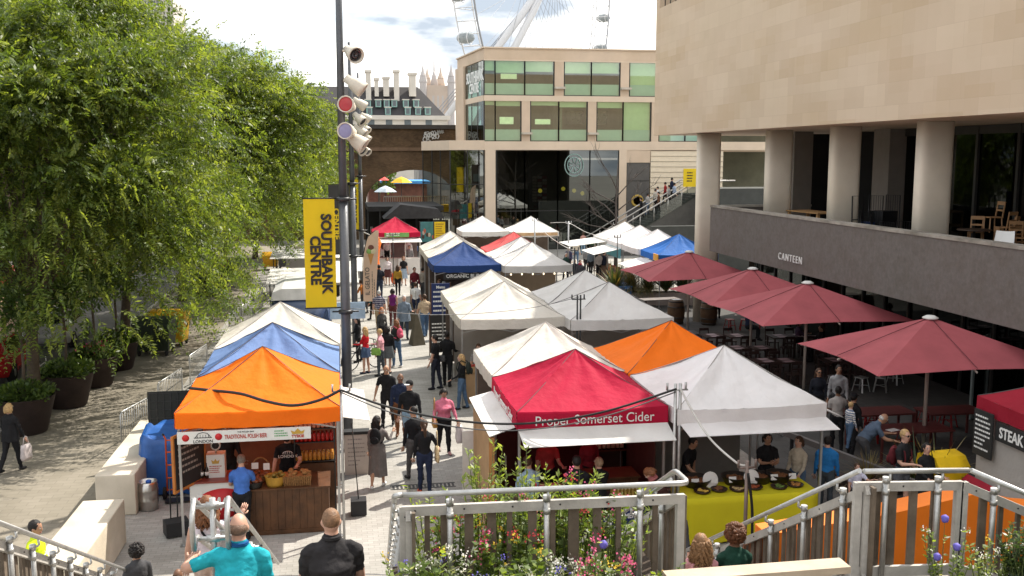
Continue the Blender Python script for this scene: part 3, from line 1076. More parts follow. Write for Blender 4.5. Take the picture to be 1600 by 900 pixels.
# arts centre at the end of the market
CONC = M('pale precast panel', (0.62, 0.49, 0.37), 0.8, var=0.07, vs=0.8, stain=0.08)
CONC2 = M('pale precast beam', (0.67, 0.545, 0.42), 0.8, var=0.06, vs=0.8)
GRGL = glass('green tinted glass', (0.70, 0.84, 0.70), 0.10)
BLIND = M('pale green blind', (0.56, 0.66, 0.42), 0.8, var=0.05)
FROST = M('frosted lower pane', (0.42, 0.54, 0.50), 0.5, var=0.05)
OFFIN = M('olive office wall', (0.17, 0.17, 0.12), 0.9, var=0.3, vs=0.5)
TUBEL = M('office light panel', (0.62, 0.72, 0.45), 0.5, emit=0.45)
BLACKM = M('black mullion', (0.02, 0.02, 0.02), 0.4, var=0.1)
YF = 76.0
ac = thing('arts_centre', 'glazed arts centre of pale concrete and green glass at the market end', 'building')
def UX(u):
 return atY(u, 243, YF).x
def VZ(v):
 return atY(900, v, YF).z
xl, xr = UX(757), 40.0
zt, zb = 15.33, 0.0
w = MB()
LFX = -0.9                                                                # the left face leans off over 9 m of depth
w.prism([(xl, YF), (xr, YF), (xr, YF + 14), (xl + LFX, YF + 9.5)], 14.5, zt, CONC, 'z')
w.prism([(xl - 0.12, YF - 0.12), (xr, YF - 0.12), (xr, YF + 14.1), (xl + LFX - 0.12, YF + 9.6)], zt + 0.003, zt + 0.1, CONC2, 'z')
w.prism([(xl + 0.1, YF + 0.25), (xr, YF + 0.25), (xr, YF + 13), (xl + LFX + 0.1, YF + 9.3)], 11.45, 11.8, CONC2, 'z')
w.prism([(xl + 0.1, YF + 0.25), (xr, YF + 0.25), (xr, YF + 13), (xl + LFX + 0.1, YF + 9.3)], 7.6, 8.35, CONC2, 'z')
w.build('floor_slab', ac)
w = MB()
w.box(xl - 0.02, xr, YF - 0.06, YF + 0.24, 11.42, 11.84, CONC2)
w.box(xl - 0.02, xr, YF - 0.06, YF + 0.24, 7.72, 8.38, CONC2)
w.box(xl - 0.02, xr, YF - 0.05, YF + 0.24, 14.42, 14.497, CONC2)
w.build('facade_beam', ac)
back = MB()
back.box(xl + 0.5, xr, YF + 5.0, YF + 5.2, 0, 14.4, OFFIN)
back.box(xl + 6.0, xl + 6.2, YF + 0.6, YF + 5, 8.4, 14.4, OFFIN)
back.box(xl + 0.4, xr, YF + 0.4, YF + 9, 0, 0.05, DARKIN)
back.build('interior_wall', ac)
def bay(u0, u1, z0, z1, blind, mull=True, frost=0.9, light=0, face=0):
 x0, x1 = UX(u0), UX(u1)
 f = MB()
 y = YF
 for x in (x0, x1):
  f.box(x - 0.04, x + 0.04, y + 0.02, y + 0.16, z0, z1, BLACKM)
 f.box(x0 + 0.04, x1 - 0.04, y + 0.03, y + 0.12, z0, z0 + 0.06, BLACKM)
 fo = f.build('window', ac)
 g_ = MB(); g_.quad((x0 + 0.04, y + 0.06, z0 + 0.06), (x1 - 0.04, y + 0.06, z0 + 0.06), (x1 - 0.04, y + 0.06, z1), (x0 + 0.04, y + 0.06, z1), GRGL)
 g_.build('pane', fo)
 h_ = MB()
 h_.box(x0 + 0.05, x1 - 0.05, y + 0.13, y + 0.15, z0 + 0.06, z0 + frost, FROST)
 if blind > 0:
  h_.box(x0 + 0.05, x1 - 0.05, y + 0.22, y + 0.24, z1 - blind * (z1 - z0), z1, BLIND)
 if light:
  h_.box(x0 + (x1 - x0) * 0.3, x0 + (x1 - x0) * 0.85, y + 1.6, y + 1.65, z0 + 1.35, z0 + 1.6 + 0.15 * light, TUBEL)
 h_.build('blind', fo)
zA0, zA1, zB0, zB1 = 11.84, 14.42, 8.38, 11.42
for u0, u1, bl, li in ((757, 774, 0.28, 0), (774, 820, 0.34, 1), (820, 865, 0.30, 0), (881, 923, 0.33, 0), (923, 967, 0.32, 0), (982, 1026, 1.0, 0), (1026, 1070, 1.0, 0), (1084, 1128, 0.5, 0)):
 bay(u0, u1, zA0, zA1, bl, light=li)
for u0, u1, bl, li in ((757, 774, 0.1, 0), (774, 814, 0.12, 2), (829, 873, 0.1, 1), (873, 917, 0.14, 0), (932, 973, 0.15, 0), (973, 1016, 1.0, 0), (1029, 1070, 0.9, 0), (1070, 1112, 0.9, 0)):
 bay(u0, u1, zB0, zB1, bl, light=li)
for u0, u1 in ((866, 880), (968, 981), (1071, 1083)):
 MB().box(UX(u0), UX(u1), YF - 0.04, YF + 0.5, zA0, zA1, CONC).build('facade_pier', ac)
for u0, u1 in ((815, 828), (918, 931), (1017, 1028)):
 MB().box(UX(u0), UX(u1), YF - 0.04, YF + 0.5, zB0, zB1, CONC).build('facade_pier', ac)
for u, z in ((873, 12.35), (975, 12.35), (822, 8.9), (925, 8.9)):
 w = MB(); w.box(UX(u) - 0.4, UX(u) + 0.4, YF - 0.5, YF - 0.045, z, z + 0.16, M('bracket lamp', (0.5, 0.45, 0.38), 0.5)); w.build('bracket_lamp', ac)
for u0, u1 in ((888, 915), (932, 953)):
 MB().box(UX(u0), UX(u1), YF + 0.9, YF + 0.96, 9.75, 10.75, M('screen black', (0.01, 0.01, 0.012), 0.2)).build('screen', ac)
A0 = Vector((xl, YF, 0)); A1 = Vector((xl + LFX, YF + 9.5, 0)); dA = (A1 - A0).normalized(); nA = Vector((-dA.y, dA.x, 0))
def LA(t, z, off=0.0):
 return A0 + dA * t + nA * off + Vector((0, 0, z))
w = MB()
w.bar(LA(7.9, 9.0, 0.0) - Vector((0, 0, 1.4)), LA(7.9, 14.5, 0.0), 3.2, 0.4, CONC, up=dA.cross(Vector((0, 0, 1))))
w.build('facade_pier', ac)
w = MB()
for z0, z1 in ((11.42, 11.84), (7.72, 8.38)):
 w.bar(LA(0.2, (z0 + z1) / 2, -0.05), LA(9.5, (z0 + z1) / 2, -0.05), 0.2, z1 - z0, CONC2)
w.build('facade_beam', ac)
for z0, z1 in ((zA0, zA1), (zB0, zB1)):
 f = MB()
 for t in (0.12, 2.1, 4.2, 6.25):
  f.bar(LA(t, z0), LA(t, z1), 0.08, 0.1, BLACKM, up=dA)
 fo = f.build('window', ac)
 g_ = MB(); g_.quad(LA(0.15, z0, 0.03), LA(6.2, z0, 0.03), LA(6.2, z1, 0.03), LA(0.15, z1, 0.03), glass('side green glass', (0.10, 0.19, 0.16), 0.02)); g_.build('pane', fo)
w = MB()
WH = M('white lettering', (0.8, 0.82, 0.8), 0.5, var=0.03)
put_text(w, 'SOUTHBANK', LA(2.8, 13.35, 0.09), 1.2, WH, -dA, (0, 0, 1), 0.02, 0.02, 0.80)
put_text(w, 'CENTRE', LA(3.0, 12.5, 0.09), 1.1, WH, -dA, (0, 0, 1), 0.02, 0.02, 0.80)
w.build('lettering', ac)
BIGGL = glass('shopfront glass', (0.14, 0.14, 0.13), 0.10, 0.012)
def gpane(u0, u1):
 x0, x1 = UX(u0), UX(u1)
 f = MB()
 for x in (x0, x1):
  f.box(x - 0.035, x + 0.035, YF - 0.02, YF + 0.12, 0, 7.7, BLACKM)
 f.box(x0 + 0.036, x1 - 0.036, YF, YF + 0.1, 3.0, 3.07, BLACKM)
 fo = f.build('window', ac)
 g_ = MB(); g_.quad((x0, YF + 0.05, 0.05), (x1, YF + 0.05, 0.05), (x1, YF + 0.05, 7.7), (x0, YF + 0.05, 7.7), BIGGL); g_.build('pane', fo)
for a_, b2 in ((776, 820), (820, 872), (872, 922), (922, 967)):
 gpane(a_, b2)
MB().box(UX(758), UX(774), YF - 0.06, YF + 0.5, 0, 7.72, CONC2).build('facade_pier', ac)
MB().box(UX(967.5), UX(979), YF - 0.06, YF + 0.5, 0, 7.72, CONC2).build('facade_pier', ac)
MB().box(UX(979), UX(1016), YF - 0.03, YF + 0.4, 6.75, 7.72, CONC).build('lintel', ac)
d_ = MB()
dgm = M('grey door panel', (0.10, 0.095, 0.09), 0.5, var=0.12)
d_.box(UX(980), UX(1015.5), YF + 0.02, YF + 0.2, 0, 6.74, dgm)
d_.box(UX(980), UX(1015.5), YF + 0.0, YF + 0.018, 5.3, 5.35, BLACKM)
do = d_.build('door', ac)
d_ = MB()
d_.lathe([(0.5, 0), (0.5, 0.02), (0.33, 0.021), (0.33, 0.0)], (UX(997), YF + 0.0, 3.75), M('ochre roundel', (0.45, 0.30, 0.05), 0.6), 24, (0, -1, 0))
d_.build('roundel', do)
cl = MB()
x0, x1 = UX(1017), UX(1130)
for k in range(18):
 z0 = 0.2 + k * 0.415
 cl.prism([(YF - 0.03, z0), (YF + 0.25, z0), (YF + 0.25, z0 + 0.395), (YF + 0.02, z0 + 0.395)], x0, x1, M('ribbed cream cladding', (0.72, 0.62, 0.47), 0.7, var=0.05), 'x')
cl.build('cladding', ac)
w = MB()
c = Vector((UX(897), YF - 0.03, 6.55))
lgm = M('pale sign ring', (0.26, 0.38, 0.35), 0.5)
for rr in (0.86, 0.6):
 w.tube([c + Vector((cos(a) * rr * 0.86, 0, sin(a) * rr)) for a in [2 * pi * k / 24 for k in range(25)]], 0.045, lgm, 5, False)
for k in range(8):
 a = 2 * pi * k / 8 + 0.2
 w.tube([c + Vector((cos(a) * 0.15, 0, sin(a) * 0.15)), c + Vector((cos(a) * 0.55, 0, sin(a) * 0.6))], 0.035, lgm, 5)
w.build('roundel_sign', ac)
w = MB()
q = random.Random(4)
for k in range(9):
 for j in range(3):
  w.box(UX(850) + j * 0.42, UX(850) + j * 0.42 + 0.36, YF + 4.6, YF + 4.65, 3.5 + k * 0.24, 3.7 + k * 0.24, M('shelf item %d' % ((k * j) % 3), [(0.55, 0.5, 0.42), (0.35, 0.08, 0.08), (0.6, 0.62, 0.6)][(k * j) % 3], 0.6))
for k in range(24):
 xx = UX(783) + q.uniform(0, 8.5)
 zz = 0.6 + q.uniform(0, 2.6)
 w.box(xx, xx + q.uniform(0.2, 0.6), YF + 3.5, YF + 3.6, zz, zz + q.uniform(0.2, 0.6), M('shop goods %d' % (k % 4), [(0.25, 0.2, 0.14), (0.1, 0.12, 0.1), (0.3, 0.28, 0.22), (0.16, 0.08, 0.05)][k % 4], 0.7))
w.build('shop_display', ac)
for u, v in ((844, 298), (880, 295), (897, 298), (910, 302)):
 w = MB(); p = atY(u, v, YF + 2.0); w.ell(p, (0.17, 0.17, 0.17), M('yellow pendant lamp', (0.8, 0.7, 0.08), 0.5, emit=0.8), 10, 8); w.build('pendant_lamp', ac)
w = MB(); p = atY(945, 248, YF + 2); w.box(p.x - 2.2, p.x + 1.6, YF + 2, YF + 2.1, p.z - 0.1, p.z + 0.06, M('strip light', (0.9, 0.85, 0.75), 0.5, emit=1.0)); w.build('strip_light', ac)
gxl = atY(660, 243, 83).x
w = MB()
w.prism([(xl, YF - 0.05), (xl, YF + 9), (gxl, 84.0), (gxl, 82.6), (atY(702, 243, YF + 0.6).x, YF + 0.6)], 7.72, 8.45, CONC2, 'z')
w.build('canopy', ac)
f = MB()
pts = [(UX(757) - 0.05, YF + 0.1), (atY(730, 243, YF + 0.4).x, YF + 0.35), (atY(703, 243, YF + 0.7).x, YF + 0.65), (atY(688, 243, 78.8).x, 78.8), (atY(675, 243, 80.6).x, 80.6), (gxl, 82.7)]
for (a1, b1) in pts:
 f.box(a1 - 0.04, a1 + 0.04, b1 - 0.04, b1 + 0.04, 0, 7.7, BLACKM)
for i in range(len(pts) - 1):
 for zz in (2.9, 5.1):
  f.bar((*pts[i], zz), (*pts[i + 1], zz), 0.05, 0.06, BLACKM)
fo = f.build('window', ac)
g_ = MB()
CORN = glass('corner glass', (0.62, 0.66, 0.62), 0.06)
for i in range(len(pts) - 1):
 gl_ = BIGGL if i < 2 else CORN
 g_.quad((*pts[i], 0.05), (*pts[i + 1], 0.05), (*pts[i + 1], 7.7), (*pts[i], 7.7), gl_)
g_.build('pane', fo)
w = MB()
for k in range(14):
 xx = q.uniform(UX(712), UX(752)); zz = q.uniform(1.0, 5.6)
 w.box(xx, xx + q.uniform(0.4, 0.8), YF + 3.0, YF + 3.1, zz, zz + q.uniform(0.4, 0.7), M('poster %d' % (k % 5), [(0.32, 0.19, 0.07), (0.3, 0.34, 0.25), (0.33, 0.25, 0.22), (0.25, 0.36, 0.35), (0.2, 0.14, 0.08)][k % 5], 0.6, emit=0.12))
w.build('shop_display', ac)

# outside stairs beside the arts centre
st = thing('outdoor_stair', 'grey outdoor stair with handrails climbing beside the cream cladding', 'stairs')
STC = M('stair concrete', (0.10, 0.098, 0.092), 0.85, var=0.15, vs=2)
X0s, X1s, NS = 18.6, 26.0, 27
w = MB()
for k in range(NS):
 xa = X0s + (X1s - X0s) * k / NS
 w.box(xa, X1s, 70.2 + 0.001 * k, 73.6 - 0.001 * k, 0.165 * k, 0.165 * (k + 1), STC)
w.box(X1s, 34, 70.2, 73.6, 0, 0.165 * NS, STC)
w.build('step', st)
STEEL = M('brushed rail steel', (0.55, 0.53, 0.5), 0.35, 0.8, var=0.1, vs=6)
def zs(x):
 return max(0, (x - X0s) / (X1s - X0s) * 0.165 * NS)
for yy in (70.15, 71.9, 73.6):
 w = MB()
 w.tube([(X0s - 0.3, yy, 1.0), (X1s, yy, zs(X1s) + 1.0), (X1s + 3, yy, zs(X1s) + 1.0)], 0.055, STEEL, 8)
 for k in range(8):
  xx = X0s + k * 1.05
  w.tube([(xx, yy, zs(xx)), (xx, yy, zs(xx) + 1.0)], 0.03, STEEL, 6)
 w.build('handrail', st)
w = MB()
w.quad((X0s, 70.13, 0.05), (X1s, 70.13, 4.3), (X1s, 70.13, 5.2), (X0s, 70.13, 0.95), glass('stair glass', (0.55, 0.6, 0.58), 0.1)); w.build('glass_panel', st)
dw = MB()
dwm = M('dark stair wall', (0.045, 0.05, 0.048), 0.6, var=0.2)
dw.box(26.2, 33, 66.5, 70.0, 0, 5.0, dwm)
o = dw.build('stair_wall')
tag(o, 'dark wall at the head of the outdoor stair behind column', 'wall')
MB().box(18.9, 27, 58.5, 58.9, 0, 3.0, dwm).build('plinth_wall')
tag(bpy.data.objects['plinth_wall'], 'dark plinth wall behind the bright blue tent and first column', 'wall')
sgn = MB()
p = atY(1078, 300, 70.0)
sgn.box(p.x - 0.55, p.x + 0.9, 69.9, 69.98, 5.03, 6.35, M('sign yellow', (0.72, 0.52, 0.01), 0.6, var=0.05))
sg_o = sgn.build('yellow_sign')
tag(sg_o, 'yellow notice board above the dark stair wall', 'sign')
t_ = MB(); scribble(t_, -0.3, 0.4, 5.3, 6.1, M('sign black', (0.02, 0.02, 0.02), 0.6), lambda a_, b2: (p.x + a_, 69.895, b2), 4, 3); o = t_.build('lettering', sg_o)

# brick viaduct with an arch
BRICK = brick_mat('sooty stock brick', (0.13, 0.075, 0.035), (0.19, 0.115, 0.06), (0.10, 0.08, 0.06), 1.0, 0.235, 0.082, 0.01, stain=0.6, big=0.4, planar='xz')
va = thing('railway_viaduct', 'old brown brick railway viaduct with an arch behind the market', 'viaduct')
YV = 88.0
ax0, ax1, asp, ah = atY(572, 300, YV).x, atY(722, 300, YV).x, 3.3, 2.75
outer = [(-22, 0), (ax0, 0), (ax0, asp)]
for k in range(1, 20):
 a = pi - pi * k / 20
 outer.append(((ax0 + ax1) / 2 + cos(a) * (ax1 - ax0) / 2, asp + sin(a) * ah))
outer += [(ax1, asp), (ax1, 0), (14, 0), (14, 9.6), (-22, 9.6)]
w = MB(); w.prism(outer, YV, YV + 6, BRICK, 'y'); 
w.build('brick_wall', va)
w = MB()
w.box(-22, 14, YV - 0.25, YV + 6.2, 9.603, 9.95, M('parapet iron', (0.045, 0.04, 0.036), 0.7, var=0.2))
w.box(-22, 14, YV - 0.12, YV - 0.003, 7.7, 8.0, M('string course brick', (0.16, 0.10, 0.06), 0.85, var=0.2))
w.build('cornice', va)
w = MB()
gw = M('white spray paint', (0.6, 0.6, 0.58), 0.7)
q = random.Random(9)
def gr(u, v):
 p = atY(u, v, YV - 0.02); return p
for k in range(15):
 cu, cv = 665 + (k % 6) * 3.6 + q.uniform(-1, 1), 209 + (k // 6) * 4 + q.uniform(-1.5, 1.5)
 if cv < 202: continue
 rr = q.uniform(1.6, 3.4)
 w.tube([gr(cu + cos(a) * rr, cv + sin(a) * rr * q.uniform(0.8, 1.6)) for a in [k + 2 * pi * j / 7 for j in range(7)]], 0.045, gw, 4)
for k in range(4):
 w.tube([gr(683 + k * 2.6, 209), gr(684.5 + k * 2.6, 203), gr(685.5 + k * 2.6, 208)], 0.05, gw, 4)
w.build('graffiti', va)

def label_box(name, lab, cat, parts):
 r = thing(name, lab, cat)
 for nm, mb in parts:
  mb.build(nm, r)
 return r
wm = M('pale far wall', (0.24, 0.23, 0.215), 0.8, var=0.45, vs=0.5)
m1 = MB(); p0 = atY(655, 300, 120); m1.box(p0.x, p0.x + 14, 120, 128, 0, 9.0, wm)
m2 = MB()
for k in range(6):
 m2.box(p0.x + 0.5 + k * 2.2, p0.x + 2.2 + k * 2.2, 119.93, 119.997, 2.2 + (k % 2), 7.8, M('far window', (0.12, 0.14, 0.15), 0.3))
label_box('far_building', 'pale building seen through the brick arch', 'building', (('wall', m1), ('window', m2)))
m1 = MB(); p0 = atY(590, 300, 112); m1.box(p0.x - 1, p0.x + 5.5, 112, 118, 0, 4.2, M('brown far hut', (0.16, 0.07, 0.05), 0.8, var=0.3))
m2 = MB(); m2.box(p0.x - 1.3, p0.x + 5.8, 111.2, 118.2, 4.203, 4.5, M('blue far awning', (0.06, 0.28, 0.62), 0.7))
label_box('kiosk', 'brown kiosk with a blue roof seen through the brick arch', 'kiosk', (('wall', m1), ('roof', m2)))
def parasol(u, v, Y, col, lab):
 p = atY(u, v, Y)
 r = thing('parasol', lab, 'parasol', (p.x, Y, 0))
 b = MB(); b.lathe([(1.1, p.z - 0.6), (0.6, p.z - 0.25), (0.02, p.z)], (0, 0, 0), M('parasol %s' % str(col), col, 0.8), 8, None, False); b.build('canopy', r)
 b = MB(); b.tube([(0, 0, 0), (0, 0, p.z - 0.1)], 0.04, STEELD, 6); b.build('pole', r)
parasol(591, 272, 100, (0.6, 0.06, 0.05), 'small red parasol beyond the brick arch')
parasol(627, 276, 101, (0.75, 0.42, 0.02), 'yellow parasol beyond the brick arch')
parasol(602, 290, 97, (0.5, 0.6, 0.7), 'pale blue parasol beyond the brick arch')
m1 = MB(); p0 = atY(596, 309, 93)
m1.prism([(p0.x - 2.2, 0.4), (p0.x + 2.4, 0.4), (p0.x + 2.4, 1.5), (p0.x + 1.0, 2.3), (p0.x - 2.2, 2.3)], 92, 94, M('white van paint', (0.7, 0.7, 0.7), 0.3), 'y')
m2 = MB(); m2.prism([(p0.x - 0.3, 1.4), (p0.x + 1.9, 1.4), (p0.x + 0.95, 2.15), (p0.x - 0.3, 2.15)], 91.97, 91.998, M('van glass', (0.04, 0.05, 0.06), 0.1), 'y')
m3 = MB()
for xx in (-1.4, 1.5):
 m3.lathe([(0.1, -0.1), (0.38, -0.1), (0.38, 0.1), (0.1, 0.1)], (p0.x + xx, 92, 0.38), M('tyre', (0.02, 0.02, 0.02), 0.9), 14, (0, 1, 0))
label_box('parked_van', 'white van parked beyond the brick arch', 'van', (('body', m1), ('window', m2), ('wheel', m3)))
r = thing('railing', 'grey railing with yellow planters beyond the brick arch', 'railing')
m1 = MB()
p0, p1 = atY(600, 330, 95), atY(700, 330, 95)
for k in range(30):
 xx = p0.x + (p1.x - p0.x) * k / 29
 m1.box(xx - 0.03, xx + 0.03, 95, 95.06, 1.2, 3.4, M('rail grey', (0.3, 0.29, 0.27), 0.6))
m1.box(p0.x, p1.x, 94.98, 95.08, 3.4, 3.5, M('rail grey')); m1.box(p0.x, p1.x, 94.8, 95.2, 0, 1.2, M('rail base', (0.12, 0.11, 0.1), 0.8))
m1.build('panel', r)
m2 = MB()
for k in range(9):
 xx = p0.x + 1.2 + k * 0.55
 m2.box(xx, xx + 0.48, 94.3, 94.75, 2.0, 2.7, M('yellow trough', (0.78, 0.5, 0.02), 0.6))
m2.build('trough', r)

# black pergola bar in front of the arch
pg = thing('pergola_bar', 'black flat roofed bar pavilion before the brick arch', 'pavilion')
pgm = M('black timber', (0.018, 0.018, 0.018), 0.7, var=0.3, vs=3)
pa, pb = atY(572, 330, 78).x, atY(688, 330, 74).x
w = MB()
w.box(pa, pb + 0.2, 73.5, 81.0, 3.25, 3.6, pgm)
w.prism([(pa + 1.0, 2.9), (pb - 0.1, 2.9), (pb - 0.5, 3.55), (pa + 2.2, 3.9)], 70.2, 73.3, M('dark tarpaulin', (0.03, 0.03, 0.032), 0.6, var=0.3), 'y')
w.build('roof', pg)
for k in range(7):
 xx = pa + (pb - pa) * k / 6
 w = MB(); w.box(xx - 0.06, xx + 0.06, 73.6, 73.72, 0, 3.24, pgm); w.build('post', pg)
w = MB(); w.box(pa, pb, 80.5, 80.7, 0, 3.2, DARKIN); w.box(pa + 0.4, pb - 1, 76, 76.6, 0, 1.1, pgm)
for k in range(12):
 w.box(pa + 0.3 + 0.5 * k, pa + 0.5 + 0.5 * k, 78, 78.1, 1.3, 1.3 + q.uniform(0.2, 0.8), M('bar goods %d' % (k % 3), [(0.3, 0.3, 0.28), (0.35, 0.2, 0.08), (0.12, 0.2, 0.2)][k % 3], 0.6))
w.build('counter', pg)

# far skyline
ch = thing('roofscape_hall', 'long dark slate roofed hall with tall chimneys behind the viaduct', 'building')
YC = 220.0
SLATE = M('dark slate', (0.045, 0.042, 0.045), 0.7, var=0.2, vs=0.4)
PORT = M('pale portland stone', (0.58, 0.54, 0.48), 0.8, var=0.1, vs=0.3)
ra, rb, rc = atY(470, 133, YC), atY(656, 133, YC), atY(696, 181, YC)
w = MB()
w.add([(ra.x - 20, YC, 15.9), (rc.x, YC, 15.9), (rc.x, YC + 18, 15.9), (ra.x - 20, YC + 18, 15.9), (ra.x - 20, YC + 6, ra.z), (rb.x, YC + 6, rb.z), (rb.x, YC + 11, rb.z), (ra.x - 20, YC + 11, ra.z)],
  [(0, 1, 5, 4), (1, 2, 6, 5), (2, 3, 7, 6), (3, 0, 4, 7), (4, 5, 6, 7)], SLATE)
w.build('roof', ch)
w = MB(); w.box(ra.x - 20, rc.x + 0.4, YC - 0.3, YC + 18.3, 0, 15.0, PORT); w.box(ra.x - 20, rc.x + 1.0, YC - 0.9, YC + 18.9, 15.0, 15.897, PORT)
w.build('wall', ch)
for u, v0, v1, wd in ((575, 110, 150, 9), (588, 122, 140, 7), (603, 120, 140, 10), (619, 110, 150, 9), (644, 114, 140, 12)):
 p = atY(u, v0, YC + 4); p2 = atY(u, v1, YC + 4)
 hw = wd * 0.5 * (YC + 4) / F_PX
 w = MB(); w.box(p.x - hw * 0.85, p.x + hw * 0.85, YC + 3, YC + 5.4, p2.z - 1.5, p.z - 0.5, PORT); w.box(p.x - hw * 1.15, p.x + hw * 1.15, YC + 2.7, YC + 5.7, p.z - 0.497, p.z, PORT); w.build('chimney', ch)
COPG = M('verdigris dormer', (0.25, 0.42, 0.38), 0.7, var=0.1)
for row, (v, us) in enumerate(((162, (575, 591, 604, 616, 634, 650)), (174, (577, 606, 637, 653, 668)))):
 for u in us:
  p = atY(u, v, YC + 1.5 - row * 0.9)
  w = MB(); w.box(p.x - 0.6, p.x + 0.6, p.y - 0.6, p.y + 3, p.z - 0.75, p.z + 0.75, COPG); w.box(p.x - 0.75, p.x + 0.75, p.y - 0.75, p.y + 3, p.z + 0.753, p.z + 0.95, PORT)
  do = w.build('dormer', ch)
  w = MB(); w.box(p.x - 0.4, p.x + 0.4, p.y - 0.64, p.y - 0.605, p.z - 0.55, p.z + 0.6, M('far window')); w.build('window', do)
for u in (580, 608, 637, 670, 520, 545):
 p = atY(u, 191, YC - 0.35); MB().box(p.x - 0.7, p.x + 0.7, YC - 0.36, YC - 0.303, p.z - 0.8, p.z + 0.8, M('far window')).build('window', ch)
YT = 600.0
tw = thing('gothic_tower', 'distant pale gothic tower with four pinnacled turrets and flagpole', 'tower')
TST = M('hazy tower stone', (0.50, 0.41, 0.34), 0.9, var=0.1, vs=0.1)
TST2 = M('hazy tower stone grey', (0.46, 0.43, 0.42), 0.9, var=0.1, vs=0.1)
p0, p1 = atY(661, 133, YT), atY(705, 133, YT)
w = MB(); w.box(p0.x, p1.x, YT, YT + 17, 0, p0.z, TST)
for k in range(3):
 xx = p0.x + 5.5 + k * 2.8
 w.box(xx, xx + 1.1, YT - 0.1, YT + 0.1, p0.z - 22, p0.z - 6, TST2)
w.build('wall', tw)
for xx, yy in ((p0.x, YT), (p1.x, YT), (p0.x + 4, YT + 17), (p1.x - 4.5, YT + 17)):
 w = MB()
 big = 2.2 if yy == YT else 2.4
 zt2 = atY(680, 110, YT).z
 w.lathe([(big, 0), (big, p0.z + 1), (big * 1.15, p0.z + 2), (big * 0.9, p0.z + 5), (big * 0.7, zt2 - 4), (big * 0.85, zt2 - 3.2), (0.7, zt2), (0.1, zt2 + 3.5)], (xx, yy, 0), TST2 if yy == YT else TST, 8, None, False)
 w.build('turret', tw)
w = MB(); p = atY(680, 82, YT); w.tube([(p.x, YT + 8, p0.z), (p.x, YT + 8, p.z)], [0.8, 0.18], TST2, 6); w.lathe([(2.5, p0.z), (1.4, p0.z + 6), (0.4, p0.z + 9)], (p.x, YT + 8, 0), TST2, 8); w.build('flagpole', tw)
sp = MB(); p = atY(416, 96, 500)
sp.lathe([(2.0, 0), (2.0, p.z - 4), (2.4, p.z - 2), (0.9, p.z + 1.5), (0.25, p.z + 6), (0.1, p.z + 9)], (p.x, 500, 0), M('green copper spire', (0.28, 0.45, 0.40), 0.8), 10)
tag(sp.build('spire'), 'slim green copper spire peeking above the tree tops', 'spire')
ob = thing('office_tower', 'tall office tower wrapped in scaffold rising behind the left trees', 'tower')
YO = 250.0
p0, p1 = atY(196, 45, YO), atY(272, 45, YO)
w = MB(); w.box(p0.x, p1.x, YO, YO + 20, 0, 60, M('tower stone', (0.50, 0.46, 0.42), 0.8, var=0.1, vs=0.3)); w.build('wall', ob)
dwn = M('tower window', (0.16, 0.17, 0.18), 0.4)
for k in range(6, 12):
 zz = 22 + k * 2.0
 for j in range(6):
  xx = p0.x + 0.8 + j * (p1.x - p0.x - 3.2) / 6
  MB().box(xx, xx + 1.0, YO - 0.06, YO - 0.003, zz, zz + 1.2, dwn).build('window', ob)
w = MB()
scm = M('scaffold tube', (0.62, 0.6, 0.58), 0.5, 0.2)
for k in range(20):
 w.box(p0.x - 0.3, p1.x - 1.4, YO - 1.3, YO - 1.15, 21.6 + k * 2.0, 21.8 + k * 2.0, scm)
for j in range(8):
 xx = p0.x - 0.3 + j * (p1.x - p0.x - 1.2) / 7
 w.box(xx, xx + 0.14, YO - 1.48, YO - 1.32, 0, 60, scm)
w.build('scaffold', ob)

# observation wheel
HUB = atY(846, -44, 345)
ow = thing('observation_wheel', 'giant white observation wheel with glass capsules beyond the arts centre', 'ferris wheel', HUB)
WHT = M('white wheel steel', (0.66, 0.66, 0.67), 0.5, var=0.05)
WGR = M('grey wheel steel', (0.30, 0.31, 0.33), 0.5, var=0.05)
RW = 58.0
ca = radians(55)
ex = Vector((cos(ca), sin(ca), 0)); en = Vector((-sin(ca), cos(ca), 0))
def WP(a, r, off):
 return ex * (cos(a) * r) + Vector((0, 0, sin(a) * r)) + en * off
N = 96
w = MB()
for r, off, th, mm in ((RW + 1.6, 3.4, 0.24, WHT), (RW + 1.6, -3.4, 0.32, WGR), (RW - 3.4, 0, 0.22, WHT)):
 w.tube([WP(2 * pi * k / N, r, off) for k in range(N + 1)], th, mm, 6, False)
for k in range(N):
 a, b2 = 2 * pi * k / N, 2 * pi * (k + 0.5) / N
 w.tube([WP(a, RW + 1.6, 3.4), WP(b2, RW - 3.4, 0), WP(a, RW + 1.6, -3.4)], 0.13, WHT, 4, False)
 w.tube([WP(a, RW + 1.6, 3.4), WP(a, RW + 1.6, -3.4)], 0.12, WHT, 4, False)
w.build('rim', ow)
w = MB()
for k in range(64):
 a = 2 * pi * k / 64
 w.tube([WP(a, 2, 5 if k % 2 else -5), WP(a, RW - 3.4, 0)], 0.07, WGR, 4, False)
w.build('spoke_cable', ow)
w = MB(); w.tube([en * -8, en * 9], 2.2, WHT, 14); w.build('hub', ow)
capg = M('capsule glass', (0.30, 0.33, 0.34), 0.15, var=0.3, vs=0.6)
for k in range(32):
 a = 2 * pi * (k + 0.35) / 32
 c = WP(a, RW + 4.6, 0)
 z_w = HUB.z + c.z
 if z_w > 66 or z_w < 24:
  continue
 w = MB(); w.ell(c, (3.0, 1.7, 1.7), capg, 14, 9, Matrix.Rotation(atan2(en.y, en.x), 3, 'Z'))
 for t in (-1.4, 1.4):
  w.tube([c + en * t + ex * cos(q_) * 1.95 + Vector((0, 0, sin(q_) * 1.95)) for q_ in [2 * pi * j / 14 for j in range(15)]], 0.14, WHT, 5, False)
 w.build('capsule', ow)
